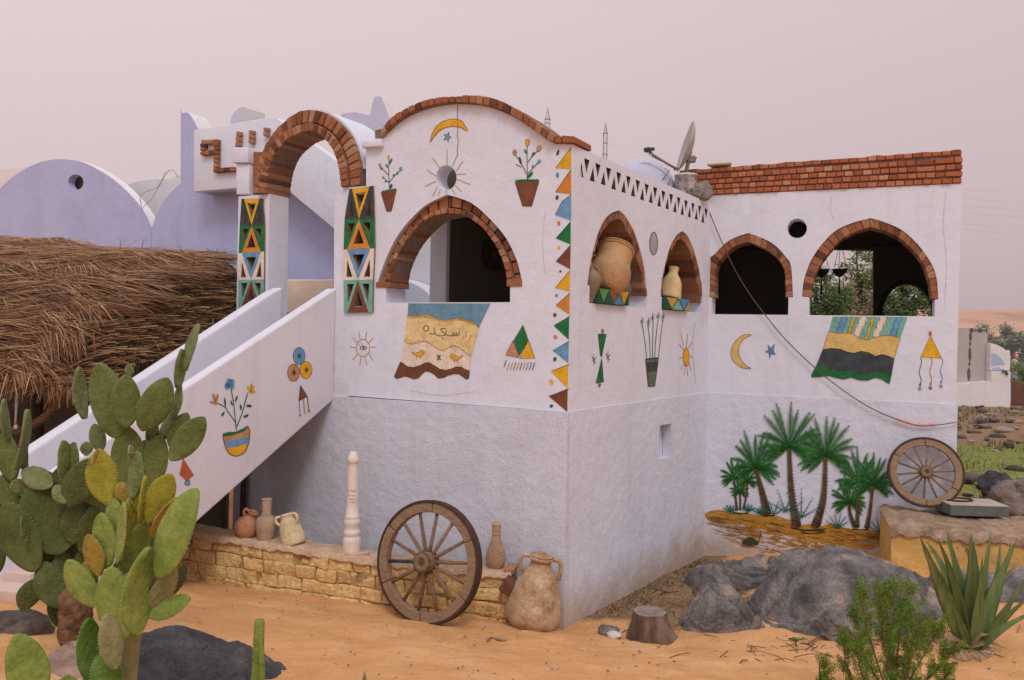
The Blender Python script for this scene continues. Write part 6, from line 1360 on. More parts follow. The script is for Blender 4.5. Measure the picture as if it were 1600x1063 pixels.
def pad(root, mat, base, tip, wpx, Y, k=.56, thick=None, seed=0, spin=None, lean=0.0, scar=False):
    b = lw(base, Y); t_ = lw(tip, Y + lean); ax = t_ - b; L_ = ax.length; ax.normalize(); full = L_ * k; wm = wpx / FPX * Y
    cosy = min(1, wm / full); full = max(full, wm) ; yaw = math.acos(cosy) if cosy < .98 else 0
    r = random.Random(seed); yaw = yaw * (1 if r.random() < .5 else -1) if spin is None else spin
    view = Vector((CAM - np.array(b))).normalized(); s_ = ax.cross(view).normalized(); f = s_.cross(ax).normalized()
    S = s_ * math.cos(yaw) + f * math.sin(yaw); N_ = f * math.cos(yaw) - s_ * math.sin(yaw)
    th = thick or max(.009, min(.016, L_ * .045)); nu, nv = 22, 14; m = MB(); vs = []
    sh = r.uniform(-.06, .06); bend = r.uniform(-.05, .05) * L_
    def outline(t): return full / 2 * (max(0, math.sin(math.pi * (t ** .80))) ** .62) * (.72 + .34 * t) / .985
    for i in range(nu + 1):
        t = .5 - .5 * math.cos(math.pi * i / nu); hw = max(outline(t), .012 if i < 2 else .001); e_ = 1 + .03 * noise.noise((t * 4, seed, 0))
        for j in range(nv * 2):
            q = 2 * math.pi * j / (nv * 2); cx_ = math.cos(q); sy = math.sin(q)
            cx_ = math.copysign(abs(cx_) ** .8, cx_)
            off = th * sy * (1 if hw > th else hw / th) * (.9 + .25 * (1 - t))
            vs.append(b + ax * (L_ * t) + S * (hw * cx_ * e_ + sh * L_ * math.sin(math.pi * t) * .5) + N_ * (off + bend * math.sin(math.pi * t) + .004 * noise.noise((t * 7, cx_ * 3, seed))))
    w2 = nv * 2
    m.add(vs, [(i * w2 + j, i * w2 + (j + 1) % w2, (i + 1) * w2 + (j + 1) % w2, (i + 1) * w2 + j) for i in range(nu) for j in range(w2)], 0, True)
    o = m.build('pad', mat, root, merge=False)
    # areoles in a slanting grid on both faces and along the rim
    sp = MB(); st_ = L_ / 7.0
    for a in range(1, 8):
        t = a / 8.0; hw = outline(t); nn = max(1, int(hw * 2 / st_))
        for c in range(nn + 1):
            x_ = -hw + (2 * hw) * ((c + (.5 if a % 2 else 0)) / max(1, nn))
            if abs(x_) > hw * .96: continue
            off = th * math.sqrt(max(0, 1 - (x_ / hw) ** 2)) * (.9 + .25 * (1 - t))
            for sg in (-1, 1):
                p = b + ax * (L_ * t) + S * (x_ + sh * L_ * math.sin(math.pi * t) * .5) + N_ * (sg * (off + .001) + bend * math.sin(math.pi * t)); q = .0026
                sp.add([p + S * q, p + ax * q, p - S * q, p - ax * q, p + N_ * sg * .0035], [(0, 1, 4), (1, 2, 4), (2, 3, 4), (3, 0, 4)], 0)
    for a in range(12):
        t = .35 + .65 * a / 12; hw = outline(t)
        for sg in (-1, 1):
            p = b + ax * (L_ * t) + S * (sg * hw + sh * L_ * math.sin(math.pi * t) * .5) + N_ * (bend * math.sin(math.pi * t)); q = .0028
            sp.add([p + ax * q, p + N_ * q, p - ax * q, p - N_ * q, p + S * sg * .005], [(0, 1, 4), (1, 2, 4), (2, 3, 4), (3, 0, 4)], 0)
    sp.build('areole', SPINE, o, recalc=False, merge=False, kind='stuff')
    if scar:
        mm = MB(); P = []
        for t, x_ in ((.72, .98), (.80, .98), (.90, .99), (.97, .97), (.985, .2), (.90, .12), (.80, .3), (.735, .55)): hw = outline(t); P.append((t, x_ * hw))
        for sg in (1, -1):
            vv = []
            for t, x_ in P: hw = outline(t); off = th * math.sqrt(max(0, 1 - (x_ / hw) ** 2)) * (.9 + .25 * (1 - t)); vv.append(b + ax * (L_ * t) - S * (x_ - sh * L_ * math.sin(math.pi * t) * .5) + N_ * (sg * (off + .0025) + bend * math.sin(math.pi * t)))
            mm.add(vv, [tuple(range(len(vv)))])
        mm.build('scar', SCAR, o, recalc=False)
    return o
YD, YL = 4.9, 3.7
bd_ = at_Y(112, 1000, YD); cd_ = thing('prickly_pear', 'tall dark green prickly pear with a brown woody foot, in front of the stair', 'cactus', (bd_[0], bd_[1], gz(bd_[0], bd_[1])))
DP = [(CD, (183.6, 684.8), (154, 567.7), 54, 0), (CM, (132, 655), (123, 573), 20, .06), (CD, (197.7, 669), (196, 585), 42, -.05), (CM, (203, 590), (202, 569), 11, .05), (CD, (222, 673), (262, 590), 50, -.06), (CM, (278, 607), (284.6, 545), 17, 0), (CM, (288, 579), (310, 506), 14, 0), (CM, (268, 655), (281, 600), 14, .03),
      (CD, (267, 719), (320, 652), 42, -.08), (CD, (266, 698), (293, 645), 30, .05), (CM, (251, 690), (277, 640), 18, .12), (CD, (199, 760), (199, 666), 50, .02), (CD, (222, 772), (252, 681), 46, .06), (CDD, (236, 700), (240, 655), 20, .12), (CM, (230, 712), (226, 687), 16, .1), (CM, (158, 706), (147, 662), 24, .1),
      (CD, (104, 766), (99, 688), 28, -.02), (CD, (103, 758), (116, 691), 22, 0), (CM, (135, 712), (135, 690), 18, .06), (CDD, (107, 792), (143, 716), 48, -.04), (CM, (82, 760), (34, 735), 34, -.02), (CDD, (68, 800), (50, 728), 46, .03), (CM, (102, 787), (86, 758), 22, -.06), (CDD, (94, 866), (62, 745), 92, .0), (CDD, (114, 850), (118, 785), 40, .03),
      (CM, (14, 690), (6, 623), 13, .02), (CM, (25, 735), (43, 639), 11, -.02), (CD, (20, 752), (7, 674), 32, .03), (CD, (28, 800), (2, 742), 32, .05), (CM, (27, 770), (28, 748), 18, .0), (CDD, (56, 893), (8, 784), 54, -.06), (CDD, (-8, 900), (-30, 790), 50, 0), (CD, (40, 850), (34, 806), 11, -.1), (CDD, (96, 950), (64, 878), 46, -.03), (CDD, (58, 905), (34, 954), 34, -.02), (CDD, (80, 930), (93, 980), 22, .06),
      (CDD, (116, 950), (94, 862), 42, .04), (CDD, (132, 868), (160, 780), 44, .08), (CDD, (150, 880), (186, 770), 54, .16), (CDD, (176, 850), (212, 762), 44, .18), (CDD, (128, 935), (140, 850), 44, .1), (CDD, (40, 742), (40, 690), 10, .05), (CDD, (120, 830), (92, 730), 60, .14), (CDD, (60, 850), (40, 752), 62, .12), (CDD, (150, 850), (140, 760), 50, .20), (CDD, (104, 900), (66, 820), 50, .1), (CDD, (170, 830), (178, 744), 46, .22), (CDD, (206, 840), (236, 764), 46, .22), (CDD, (24, 850), (14, 770), 48, .1), (CDD, (130, 900), (132, 824), 40, .16), (CDD, (230, 860), (262, 786), 40, .3), (CDD, (100, 800), (70, 736), 36, .1), (CD, (150, 790), (122, 728), 34, .06)]
for i, (mt, b, t_, wp, dy) in enumerate(DP): pad(cd_, mt, b, t_, wp * 1.1, YD + dy * 1.2, seed=i + 1)
bm = rock_bm((.115, .10, .20), 66, 4, .3, 3); m = MB(); bm.verts.ensure_lookup_table(); c = at_Y(118, 968, YD - .05); m.add([v.co + Vector(c) for v in bm.verts], [[v.index for v in f.verts] for f in bm.faces], 0, True); bm.free()
m.build('woody_base', surf('cactus_bark', [(.06, .03, .018), (.15, .075, .04), (.25, .15, .08)], scale=9, detail=9, bump=1.0, bscale=30, fine=.2), cd_)
bl_ = at_Y(195, 1100, YL); cl_ = thing('prickly_pear', 'yellow green prickly pear in the foreground, one pad tip burnt brown', 'cactus', (bl_[0], bl_[1], gz(bl_[0], bl_[1])))
LP = [(CO, (196, 787), (188, 753), 20, .05), (CM, (204, 782), (214.6, 704.5), 22, .02), (CM, (203, 714), (204, 695), 5, .02), (CY_, (217, 818), (227, 743), 11, -.02), (CY_, (230, 816), (268, 740), 46, .0), (CO, (238, 838), (278, 777), 18, -.03), (CL, (248, 903), (307, 763), 54, -.08), (CL, (181, 852), (178, 778), 29, .03), (CL, (185.5, 880), (195, 784), 12, -.05), (CY_, (198, 858), (202, 777), 15, .02), (CY_, (212, 800), (206, 755), 12, .04),
      (CL, (167, 888), (158, 801), 34, -.01), (CO, (155.5, 900), (137, 835), 28, -.03), (CL, (152, 948), (105, 875), 38, -.04), (CL, (204, 900), (227, 812), 38, .04), (CY_, (208, 880), (200, 856), 10, .05), (CL, (191, 1003), (172.6, 885), 56, -.12), (CL, (214, 993), (232.5, 854), 48, -.09), (CP, (238, 958), (272, 884), 34, -.02), (CDD, (270, 928), (288, 880), 20, .08), (CL, (232, 963), (298, 934), 32, -.04), (CL, (195, 905), (184, 875), 26, .02), (CL, (150, 915), (132, 878), 18, .04),
      (CG, (147, 1068), (138, 965), 40, -.10), (CP, (180, 1045), (165.5, 959), 36, -.18), (CG, (176, 1095), (156, 1020), 46, -.14), (CL, (105, 1095), (104, 1055), 36, -.2), (CL, (240, 905), (250, 860), 16, .04)]
for i, (mt, b, t_, wp, dy) in enumerate(LP): pad(cl_, mt, b, t_, wp * 1.08, YL + dy * 1.3, seed=i + 101)
pad(cl_, CY_, (169, 788), (154, 701), 44, YL + .05, seed=200, scar=True, spin=0.0)
m = MB(); P = [lw(p, YL) for p in ((186, 1125), (190, 1063), (198, 1010), (206, 965), (208, 930), (206, 895))]; m.tube([tuple(p) for p in P], [.075, .066, .058, .05, .042, .03], 18); m.build('trunk', CP, cl_)
bs_ = at_Y(45, 1110, 3.3); c3 = thing('prickly_pear', 'single green pad rising at the bottom left edge, spineless and upright', 'cactus', (bs_[0], bs_[1], bs_[2])); c3['label'] = 'short cactus at the bottom left corner showing one upright broad pad'
pad(c3, CL, (56, 1105), (26, 990), 66, 3.3, seed=301); pad(c3, CL, (70, 1135), (60, 1085), 40, 3.25, seed=302)
m = MB(); P = [lw(p, 4.1) for p in ((400, 1110), (402, 1060), (404, 1010), (405.5, 969))]; m.tube(cr([tuple(p) for p in P], 5), [.034 - .0006 * i for i in range(16)], 14); P = [lw(p, 4.05) for p in ((408, 1095), (409, 1040), (408, 1000))]; m.tube(cr([tuple(p) for p in P], 5), [.018, .018, .018, .017, .017, .016, .015, .014, .012, .009, .006], 10)
m.build('cactus_stalk', CL, loc=tuple(lw((402, 1100), 4.1)), label='lone upright cactus stalk before the dark slate boulder', cat='cactus')
for px, lb in (((568, 1075, 570, 1049), 'tip of a small green sprout at the bottom edge, left of the cart wheel foot'),):
    m = MB(); m.tube([tuple(lw(px[:2], 4.6)), tuple(lw(((px[0] + px[2]) / 2 + .5, (px[1] + px[3]) / 2), 4.6)), tuple(lw(px[2:], 4.6))], [.014, .012, .002], 8); m.build('plant_sprout', CM, loc=tuple(lw(px[:2], 4.6)), label=lb, cat='plant')
m = MB()
for x, y0, y1, d in ((1282, 1080, 1034, -1), (1286, 1080, 1040, 1), (1284, 1080, 1046, 0), (1279, 1080, 1055, -2), (1290, 1080, 1058, 3)):
    m.tube([tuple(lw((x, y0), 5.0)), tuple(lw((x + d, (y0 + y1) / 2), 5.0)), tuple(lw((x + 2 * d, y1), 5.0))], [.008, .008, .001], 6)
m.build('plant_sprout', CG, loc=tuple(lw((1284, 1080), 5.0)), label='small spiky green sprout at the bottom edge, left of the bushy conifer', cat='plant')

# agave
AG = surf('agave_leaf', [(.065, .115, .036), (.115, .18, .055), (.22, .235, .08)], scale=3, detail=6, stretch=(6, 6, .8), bump=.15, bscale=60, rough=.5, spec=.4, fine=.08)
ga = ground_hit(1512, 1020); ag = thing('agave', 'agave with tall upright dark green blades in the sand at the right', 'agave', tuple(ga)); YA = float(ga[1])
for i, (mid, tip, wp, dy) in enumerate((((670, 420), (557, 160), 80, .0), ((720, 400), (595, 178), 60, .08), ((765, 420), (668, 165), 62, -.05), ((800, 430), (725, 120), 66, .05), ((810, 420), (720, 180), 40, .12), ((880, 480), (880, 135), 84, -.06), ((915, 430), (893, 190), 56, .04), ((905, 500), (848, 220), 50, .08), ((930, 560), (950, 285), 56, -.10), ((955, 470), (1005, 115), 56, .06), ((1030, 480), (1065, 185), 50, .1), ((1040, 470), (1160, 190), 74, .0), ((1075, 420), (1132, 190), 36, .08), ((1090, 630), (1230, 400), 44, -.04), ((1080, 680), (1290, 500), 48, -.1), ((1060, 750), (1330, 600), 60, -.15), ((800, 680), (730, 500), 40, -.12))):
    b = (885 + (mid[0] - 890) * .16, 868); pts = [lw(X3(p)[0], YA + d) for p, d in ((b, 0), (mid, dy), (tip, dy * 2))]
    ln_ = cr([tuple(p) for p in pts], 10); k = len(ln_); wd = wp * .24732 / FPX * YA / 2 * 1.05; m = MB(); vs = []
    ax = Vector(ln_[-1]) - Vector(ln_[0]); view = Vector(CAM) - Vector(ln_[k // 2]); s_ = ax.cross(view).normalized(); f = s_.cross(ax).normalized(); tw = random.Random(i).uniform(-.5, .5); s_, f = s_ * math.cos(tw) + f * math.sin(tw), f * math.cos(tw) - s_ * math.sin(tw)
    for j, p in enumerate(ln_):
        t = j / (k - 1); h = wd * (1.0 if t < .05 else 1) * (.75 + .5 * math.sin(math.pi * min(1, t * 1.5))) * (1 - t ** 2.2) + .0008; g_ = h * .28; p = Vector(p)
        vs += [p - s_ * h + f * g_, p - s_ * h * .45 - f * g_ * .3, p - f * g_ * .6, p + s_ * h * .45 - f * g_ * .3, p + s_ * h + f * g_, p + s_ * h * .4 - f * g_ * 1.2, p - f * g_ * 1.7, p - s_ * h * .4 - f * g_ * 1.2]
    m.add(vs, [(8 * j + q, 8 * j + (q + 1) % 8, 8 * j + 8 + (q + 1) % 8, 8 * j + 8 + q) for j in range(k - 1) for q in range(8)], 0, True); m.build('leaf', AG, ag, merge=False)
for i, (dx, dz) in enumerate(((-.30, .10), (.26, .05), (-.16, .02), (.12, .16))):
    b = Vector(ga) + Vector((0, -.03, .06)); t_ = b + Vector((dx, -.06, dz - .04)); sd_ = Vector((0, .012, .012)); md = (b + t_) / 2 + Vector((0, 0, .05)); m = MB()
    m.add([b - sd_, b + sd_, md + sd_ * 1.2, md - sd_ * 1.2, t_], [(0, 1, 2, 3), (3, 2, 4)]); m.build('dead_leaf', surf('dead_leaf', [(.16, .10, .05), (.33, .23, .13)], scale=12), ag, recalc=False)
m = MB(); r = random.Random(3)
for i in range(40):
    an = r.uniform(0, 6.28); p = Vector(ga) + Vector((.13 * math.cos(an), .10 * math.sin(an), .05)); m.tube([tuple(p), tuple(p + Vector((.05 * math.cos(an), .05 * math.sin(an), .0))), tuple(p + Vector((.08 * math.cos(an + .5), .08 * math.sin(an + .5), -.05)))], .006, 5)
m.build('dry_root', surf('dry_root', [(.25, .18, .12), (.45, .36, .27)], scale=10), ag, merge=False)

# conifer bush: flat scaly sprays
TG = surf('conifer_leaf', [(.03, .085, .006), (.08, .16, .014), (.165, .24, .03)], scale=4, island=.6, bump=0, rough=.7, spec=.2); TB = surf('conifer_twig', [(.10, .055, .03), (.19, .11, .06)], scale=5)
YT = 5.05; gb = at_Y(1395, 1120, YT); cb = thing('conifer_bush', 'young feathery conifer bush in the right foreground', 'bush', tuple(gb))
mT = MB(); mL = MB(); r = random.Random(12)
def spray(p, d, n_, L_):
    """flat fern-like spray"""
    d = d.normalized(); s_ = d.cross(n_).normalized(); k = int(L_ / .015)
    mT.tube([tuple(p), tuple(p + d * L_ * .6)], [.0018, .0008], 4, cap=False)
    for i in range(1, k):
        t = i / k; q = p + d * L_ * t
        for sg in (-1, 1):
            l2 = L_ * .42 * (1 - t) ** .75 * r.uniform(.75, 1.15) + .008; dd = (d * .75 + s_ * sg * .75).normalized(); kk = max(2, int(l2 / .0105))
            for j in range(kk):
                u = j / kk; c = q + dd * l2 * u; e_ = .0075 * (1.15 - u * .5)
                for s2 in (-1, 1):
                    d3 = (dd * .7 + dd.cross(n_) * s2 * .7); side = d3.cross(n_).normalized() * .0034; mL.add([c - side, c + side, c + d3 * e_ * 1.7 + n_ * r.uniform(-.002, .002)], [(0, 1, 2)], 0)
stems = [((1395, 1130), (1392, 1000), (1400, 925)), ((1392, 1100), (1350, 1020), (1338, 960)), ((1395, 1110), (1440, 1030), (1465, 985)), ((1390, 1120), (1330, 1060), (1318, 1005)), ((1398, 1110), (1380, 990), (1375, 930)), ((1398, 1120), (1450, 1060), (1488, 1020)), ((1390, 1120), (1310, 1085), (1290, 1045)), ((1400, 1120), (1425, 1010), (1420, 930)), ((1400, 1110), (1420, 1040), (1440, 995)), ((1395, 1110), (1360, 1000), (1345, 930)), ((1390, 1130), (1350, 1060), (1340, 1020)), ((1392, 1120), (1395, 1050), (1385, 985)), ((1400, 1130), (1460, 1080), (1480, 1055)), ((1395, 1100), (1405, 1000), (1415, 960))]
for si, S_ in enumerate(stems):
    dy = r.uniform(-.18, .18); P = cr([tuple(lw(S_[0], YT)), tuple(lw(S_[1], YT + dy * .6)), tuple(lw(S_[2], YT + dy))], 9); P = [Vector(p) for p in P]
    mT.tube([tuple(p) for p in P], [.007 - .0054 * i / len(P) for i in range(len(P))], 6)
    for i in range(4, len(P)):
        for q in range(2):
            d = (P[i] - P[i - 1]).normalized() * .8 + Vector((r.uniform(-1, 1), r.uniform(-1, 1), r.uniform(0, .5))); n_ = Vector((r.uniform(-.7, .7), -1, r.uniform(-.3, .5))).normalized(); d = d - n_ * d.dot(n_) * .7
            spray(P[i], d, n_, r.uniform(.07, .135))
    spray(P[-1], (P[-1] - P[-2]), Vector((r.uniform(-.3, .3), -1, 0)).normalized(), .12)
mT.build('branch', TB, cb, recalc=False, merge=False, kind='stuff'); mL.build('foliage', TG, cb, recalc=False, merge=False, kind='stuff')
# little three-leaved seedling
gs_ = ground_hit(1243, 1010); sd_ = thing('seedling', 'tiny seedling with three broad leaves in front of the largest boulder', 'plant', tuple(gs_))
for (x, y), (dx, dz) in (((1230, 1001), (-.07, .05)), ((1242, 1003), (.01, .05)), ((1257, 1002), (.08, .045))):
    b = Vector(gs_) + Vector((0, 0, .03)); tp = b + Vector((dx, -.02, dz)); m = MB(); s_ = Vector((.028, 0, .012)); mid = (b + tp) / 2 + Vector((0, 0, .015)); m.add([tuple(b), tuple(mid + s_), tuple(tp + Vector((0, -.01, -.01))), tuple(mid - s_), tuple(mid + Vector((0, -.012, .012)))], [(0, 1, 4), (1, 2, 4), (2, 3, 4), (3, 0, 4)], 0, True); m.build('leaf', surf('seedling_leaf', [(.08, .17, .03), (.16, .26, .06)], scale=12), sd_)
m = MB(); m.tube([tuple(Vector(gs_) + Vector((0, 0, -.05))), tuple(Vector(gs_) + Vector((0, 0, .04)))], .005, 6); m.build('stem', TB, sd_)

# trees beyond the far room, seen through its openings; bushes by the river
def tree(name, label, cat, base, crown_c, rad, n_, cols, seed, size=.09, trunk=.12, gap=.15, clumps=26, group=None):
    t = thing(name, label, cat, tuple(base), group); r = random.Random(seed)
    m = MB(); b = Vector(base); c = Vector(crown_c); m.tube([tuple(b - Vector((0, 0, .3))), tuple(b * .5 + c * .5 + Vector((.1, 0, 0))), tuple(c)], [trunk, trunk * .75, trunk * .4], 8)
    cl = []
    for i in range(clumps):
        d = Vector((r.gauss(0, 1), r.gauss(0, 1), r.gauss(0, 1))).normalized() * (r.random() ** .45); p = c + Vector((d.x * rad[0], d.y * rad[1], d.z * rad[2])); cl.append((p, r.uniform(.2, .42) * min(rad)))
        if i % 2 == 0: m.tube([tuple(b * .35 + c * .65), tuple((b * .3 + c * .7 + p) / 2 + Vector((0, 0, .1))), tuple(p)], [trunk * .35, trunk * .22, trunk * .08], 5)
    m.build('trunk', surf('tree_bark', [(.05, .035, .025), (.13, .09, .06)], scale=8, bump=.6), t)
    m = MB()
    for i in range(n_):
        p, rr = r.choice(cl); q = p + Vector((r.gauss(0, .55), r.gauss(0, .55), r.gauss(0, .5))) * rr; a = Vector((r.uniform(-1, 1), r.uniform(-1, 1), r.uniform(-.6, .6))).normalized(); bb = a.orthogonal().normalized(); s_ = size * r.uniform(.6, 1.3)
        m.add([q - a * s_ * .5, q + bb * s_ * .32, q + a * s_ * .7, q - bb * s_ * .32], [(0, 1, 2, 3)], 0)
    m.build('crown', surf('leaves_' + cols[0], [sc3(cols[1], .5), cols[1], sc3(cols[1], 1.7)], scale=1.2, island=.55, bump=0, rough=.7, spec=.2), t, recalc=False, merge=False, kind='stuff'); return t
def T3(px, Y): return at_Y(px[0], px[1], Y)
gt = lambda p: (p[0], p[1], gz(p[0], p[1]))
c = T3((1280, 482), 17.5); tree('leafy_tree', 'dark green tree at the left side of the square opening in the far room', 'tree', gt(c), c, (.62, .7, .75), 3600, ('a', (.05, .09, .02)), 1, .075)
c = T3((1345, 440), 21); tree('leafy_tree', 'taller pale green tree filling the square opening behind the hanging lamps', 'tree', gt(c), c, (.95, 1.2, 1.15), 5200, ('b', (.11, .145, .04)), 2, .085)
c = T3((1325, 478), 19); tree('dry_bush', 'brownish dry bush in front of the taller tree, beyond the square opening', 'bush', gt(c), c, (.62, .6, .7), 3000, ('c', (.17, .125, .065)), 3, .06, trunk=.05)
c = T3((1418, 478), 19.5); tree('leafy_tree', 'bushy green tree framed by the small arch of the far room', 'tree', gt(c), c, (.66, .8, .72), 4600, ('d', (.07, .11, .028)), 4, .08)
for i, (px, Y, rad, lb) in enumerate((((1520, 548), 330, (14, 12, 7.5), 'far green trees behind the dotted grey house'), ((1562, 535), 340, (13, 10, 6.5), 'far green trees over the round white gable'), ((1598, 540), 345, (12, 10, 6), 'far green trees at the right edge below the dunes'))):
    c = T3(px, Y); tree('riverside_tree', lb, 'tree', (c[0], c[1], -6), c, rad, 3000, ('e', (.12, .15, .07)), 20 + i, 1.3, trunk=.5, group='trees along the far river bank')
c = T3((1600, 585), 70); tree('green_bush', 'bright green bush by the river at the right edge', 'bush', (c[0], c[1], c[2] - 2), c, (1.5, 1.3, 1.2), 2500, ('f', (.085, .14, .03)), 31, .14, trunk=.06)

# ------------------------------------------------------------------ DISTANT WHITE HOUSE, brick wall by the river
dh_b = at_Y(1530, 630, 34); dh = thing('riverside_house', 'small grey and white house with dotted brown borders beyond the rocky yard', 'house', (dh_b[0], dh_b[1], dh_b[2]))
def Q(px): return at_Y(px[0], px[1], 34)
PQ = Plane(np.array(Q((1440, 600)))[:2], np.array(Q((1600, 600)))[:2])
PLW = plaster('far_white_plaster', (.74, .70, .70)); PLG = plaster('far_grey_plaster', (.44, .41, .385), bump=.1)
m = MB(); m.prism(PQ, [[PQ.uz(*p) for p in ((1440, 660), (1440, 512.5), (1552, 512.5), (1550, 600), (1560, 660))]], -.4, -5); m.build('upper_room', PLG, dh)
m = MB(); m.prism(PQ, [[PQ.uz(*p) for p in ((1440, 660), (1440, 602), (1510, 599), (1549, 596), (1549, 580), (1579, 580), (1578, 650), (1576, 660))]], 0, -.39); m.build('wall', PLW, dh)
m = MB(); m.prism(PQ, [[PQ.uz(*p) for p in cr([(1549.5, 579), (1549.5, 536), (1560, 539), (1570, 544), (1578, 551), (1580, 548), (1581, 556), (1580, 579)], 1)]], -.1, -4.5); m.build('gable', PLW, dh)
m = MB(); m.sheet(PQ, [[(1551, 552), (1558, 553), (1566, 560), (1573, 570), (1551, 573)]], -.094); m.sheet(PQ, [[(1552, 575), (1562, 574), (1572, 578), (1572, 579), (1552, 579)]], -.094); m.build('blue_panel', surf('pale_blue', [(.36, .42, .58), (.45, .50, .64)], scale=2), dh, recalc=False)
m = MB()
def lozenge(x0, y0, x1, y1): m.sheet(PQ, [[((x0 + x1) / 2 - (x1 - x0) * .2, y0), ((x0 + x1) / 2 + (x1 - x0) * .2, y0), (x1, y0 + (y1 - y0) * .25), (x1, y1 - (y1 - y0) * .25), ((x0 + x1) / 2 + (x1 - x0) * .2, y1), ((x0 + x1) / 2 - (x1 - x0) * .2, y1), (x0, y1 - (y1 - y0) * .25), (x0, y0 + (y1 - y0) * .25)]], -.394)
for q in ((1523, 513, 1530, 520), (1531.5, 514, 1534.5, 519), (1535.5, 513, 1544, 520), (1545, 514, 1547.5, 519), (1548.5, 513, 1552, 520), (1522.5, 520, 1527, 533), (1522.5, 534, 1526, 541), (1521.5, 543, 1526, 565), (1521.5, 566, 1524.5, 573), (1519.5, 576, 1524.5, 596)): lozenge(*q)
m.build('painted_border', surf('brown_border', [(.10, .08, .065), (.14, .115, .09)], scale=4), dh, recalc=False)
m = MB(); p = at_Y(1579, 592, 34); m.tube([tuple(at_Y(1566, 580, 33.95)), tuple(at_Y(1572, 580, 33.95)), tuple(at_Y(1574, 586, 33.95))], .05, 6); m.build('bracket', MORTAR, dh)
m = MB(); PR2 = Plane(np.array(at_Y(1582, 600, 38))[:2], np.array(at_Y(1680, 600, 37))[:2]); m.prism(PR2, [[PR2.uz(*p) for p in ((1582, 640), (1582, 597), (1680, 600), (1680, 650))]], 0, -.4)
m.build('brick_wall', surf('far_brick', [(.13, .06, .04), (.20, .09, .055)], scale=3), loc=tuple(at_Y(1600, 620, 38)), label='low red brick wall by the river, right of the far white house', cat='wall')

# ------------------------------------------------------------------ ROOF THINGS: dish, its base, loose slabs, cable
PD = PR.shifted(-.25)
bp = PB.at(1085, 296, -.15); ctr = np.array(at_Y(1075, 292, 10.15))
t = thing('satellite_dish', 'grey satellite dish on a bent pole, turned left, above the side wall', 'satellite dish', tuple(at_Y(1074, 272, 10.2)))
dc = np.array(at_Y(1069, 228, 10.2)); top = np.array(at_Y(1081.5, 190, 10.2)); bot = np.array(at_Y(1058.5, 266.5, 10.2)); up_ = Vector(top - bot); Rd = up_.length / 2; up_.normalize()
dn = Vector((-.99, .03, 0)); dn = (dn - up_ * dn.dot(up_)).normalized(); sd2 = up_.cross(dn); k = 40; vs = []
for rr, dpt in ((0, -.09), (.3, -.082), (.55, -.062), (.78, -.035), (1.0, 0), (1.02, -.012), (.8, -.05), (.55, -.078), (.3, -.097), (0, -.105)):
    for j in range(k): an = 2 * math.pi * j / k; vs.append(Vector((top + bot) / 2) + (up_ * math.cos(an) + sd2 * math.sin(an) * .9) * rr * Rd + dn * dpt)
m = MB(); m.add(vs, [(i * k + j, i * k + (j + 1) % k, (i + 1) * k + (j + 1) % k, (i + 1) * k + j) for i in range(9) for j in range(k)], 0, True); m.build('dish', DISHM, t)
Z = lambda x, y, Y=10.2: tuple(at_Y(*ZH((x, y))[0], Y))
m = MB(); m.tube([Z(470, 680), Z(385, 635), Z(240, 545), Z(215, 515)], .016, 8); m.tube([Z(440, 690), Z(430, 660), Z(385, 635)], .010, 6); m.build('arm', METAL, t)
m = MB(); m.tube([Z(158, 503), Z(205, 492)], .030, 12); m.tube([Z(205, 492), Z(250, 490)], .022, 10); m.tube([Z(212, 530), Z(212, 480)], .018, 8); m.build('receiver', surf('dark_receiver', [(.05, .05, .048), (.10, .098, .09)], scale=20), t)
m = MB(); m.tube([Z(345, 670), Z(390, 690), Z(310, 795)], .007, 6); m.tube([Z(400, 760), Z(380, 822)], .007, 6); m.tube([Z(180, 520), Z(240, 565), Z(330, 610)], .005, 5); m.build('wire', METAL, t)
m = MB(); m.tube([Z(548, 740), Z(548, 680), Z(560, 625), Z(600, 580), (Z(622, 560))], .026, 10); m.build('pole', METAL, t)
m = MB(); a_, b_, c_, d_ = map(np.array, (Z(548, 505), Z(610, 615), Z(530, 590), Z(600, 560))); m.box((a_ + c_) / 2 + np.array([.03, .03, 0]), np.array((.035, 0, -.02)), np.array((.0, .05, 0)), np.array((.02, 0, .07))); m.box(np.array(Z(590, 585)), np.array((.06, 0, -.01)), np.array((0, .035, 0)), np.array((.01, 0, .035))); m.build('bracket', METAL, t, bevel=.006)
cb0 = np.array(at_Y(1072, 300, 10.2)); t2_ = thing('masonry_base', 'flaking whitewashed masonry stub under the satellite dish', 'masonry', tuple(cb0))
Mx = Matrix.Translation(Vector((cb0[0], cb0[1], 0))); zt0 = at_Y(1072, 273, 10.2)[2]; m = MB()
m.lathe([(.15, 4.2), (.145, 4.45), (.142, zt0 - .035), (.15, zt0 - .03), (.152, zt0 - .012), (.14, zt0)], Mx, 28, 0, .06); m.build('drum', surf('flaking_whitewash', [(.22, .19, .17), (.48, .44, .43), (.60, .56, .56)], scale=9, detail=9, stops=[.35, .5, .55], bump=.6, bscale=40), t2_)
bm = rock_bm((.17, .14, .13), 88, 4, .35, 4); m = MB(); bm.verts.ensure_lookup_table(); c = at_Y(1089, 302, 10.08); m.add([v.co + Vector(c) for v in bm.verts], [[v.index for v in f.verts] for f in bm.faces], 0, True); bm.free(); m.build('cement_lump', surf('grey_cement', [(.14, .12, .105), (.28, .25, .22)], scale=9, bump=.8, bscale=40), t2_)
p0 = PB.uz(1104, 258)[0]; p1 = PB.uz(1143, 255)[0]; zt1_ = PB.uz(1120, 258)[1]
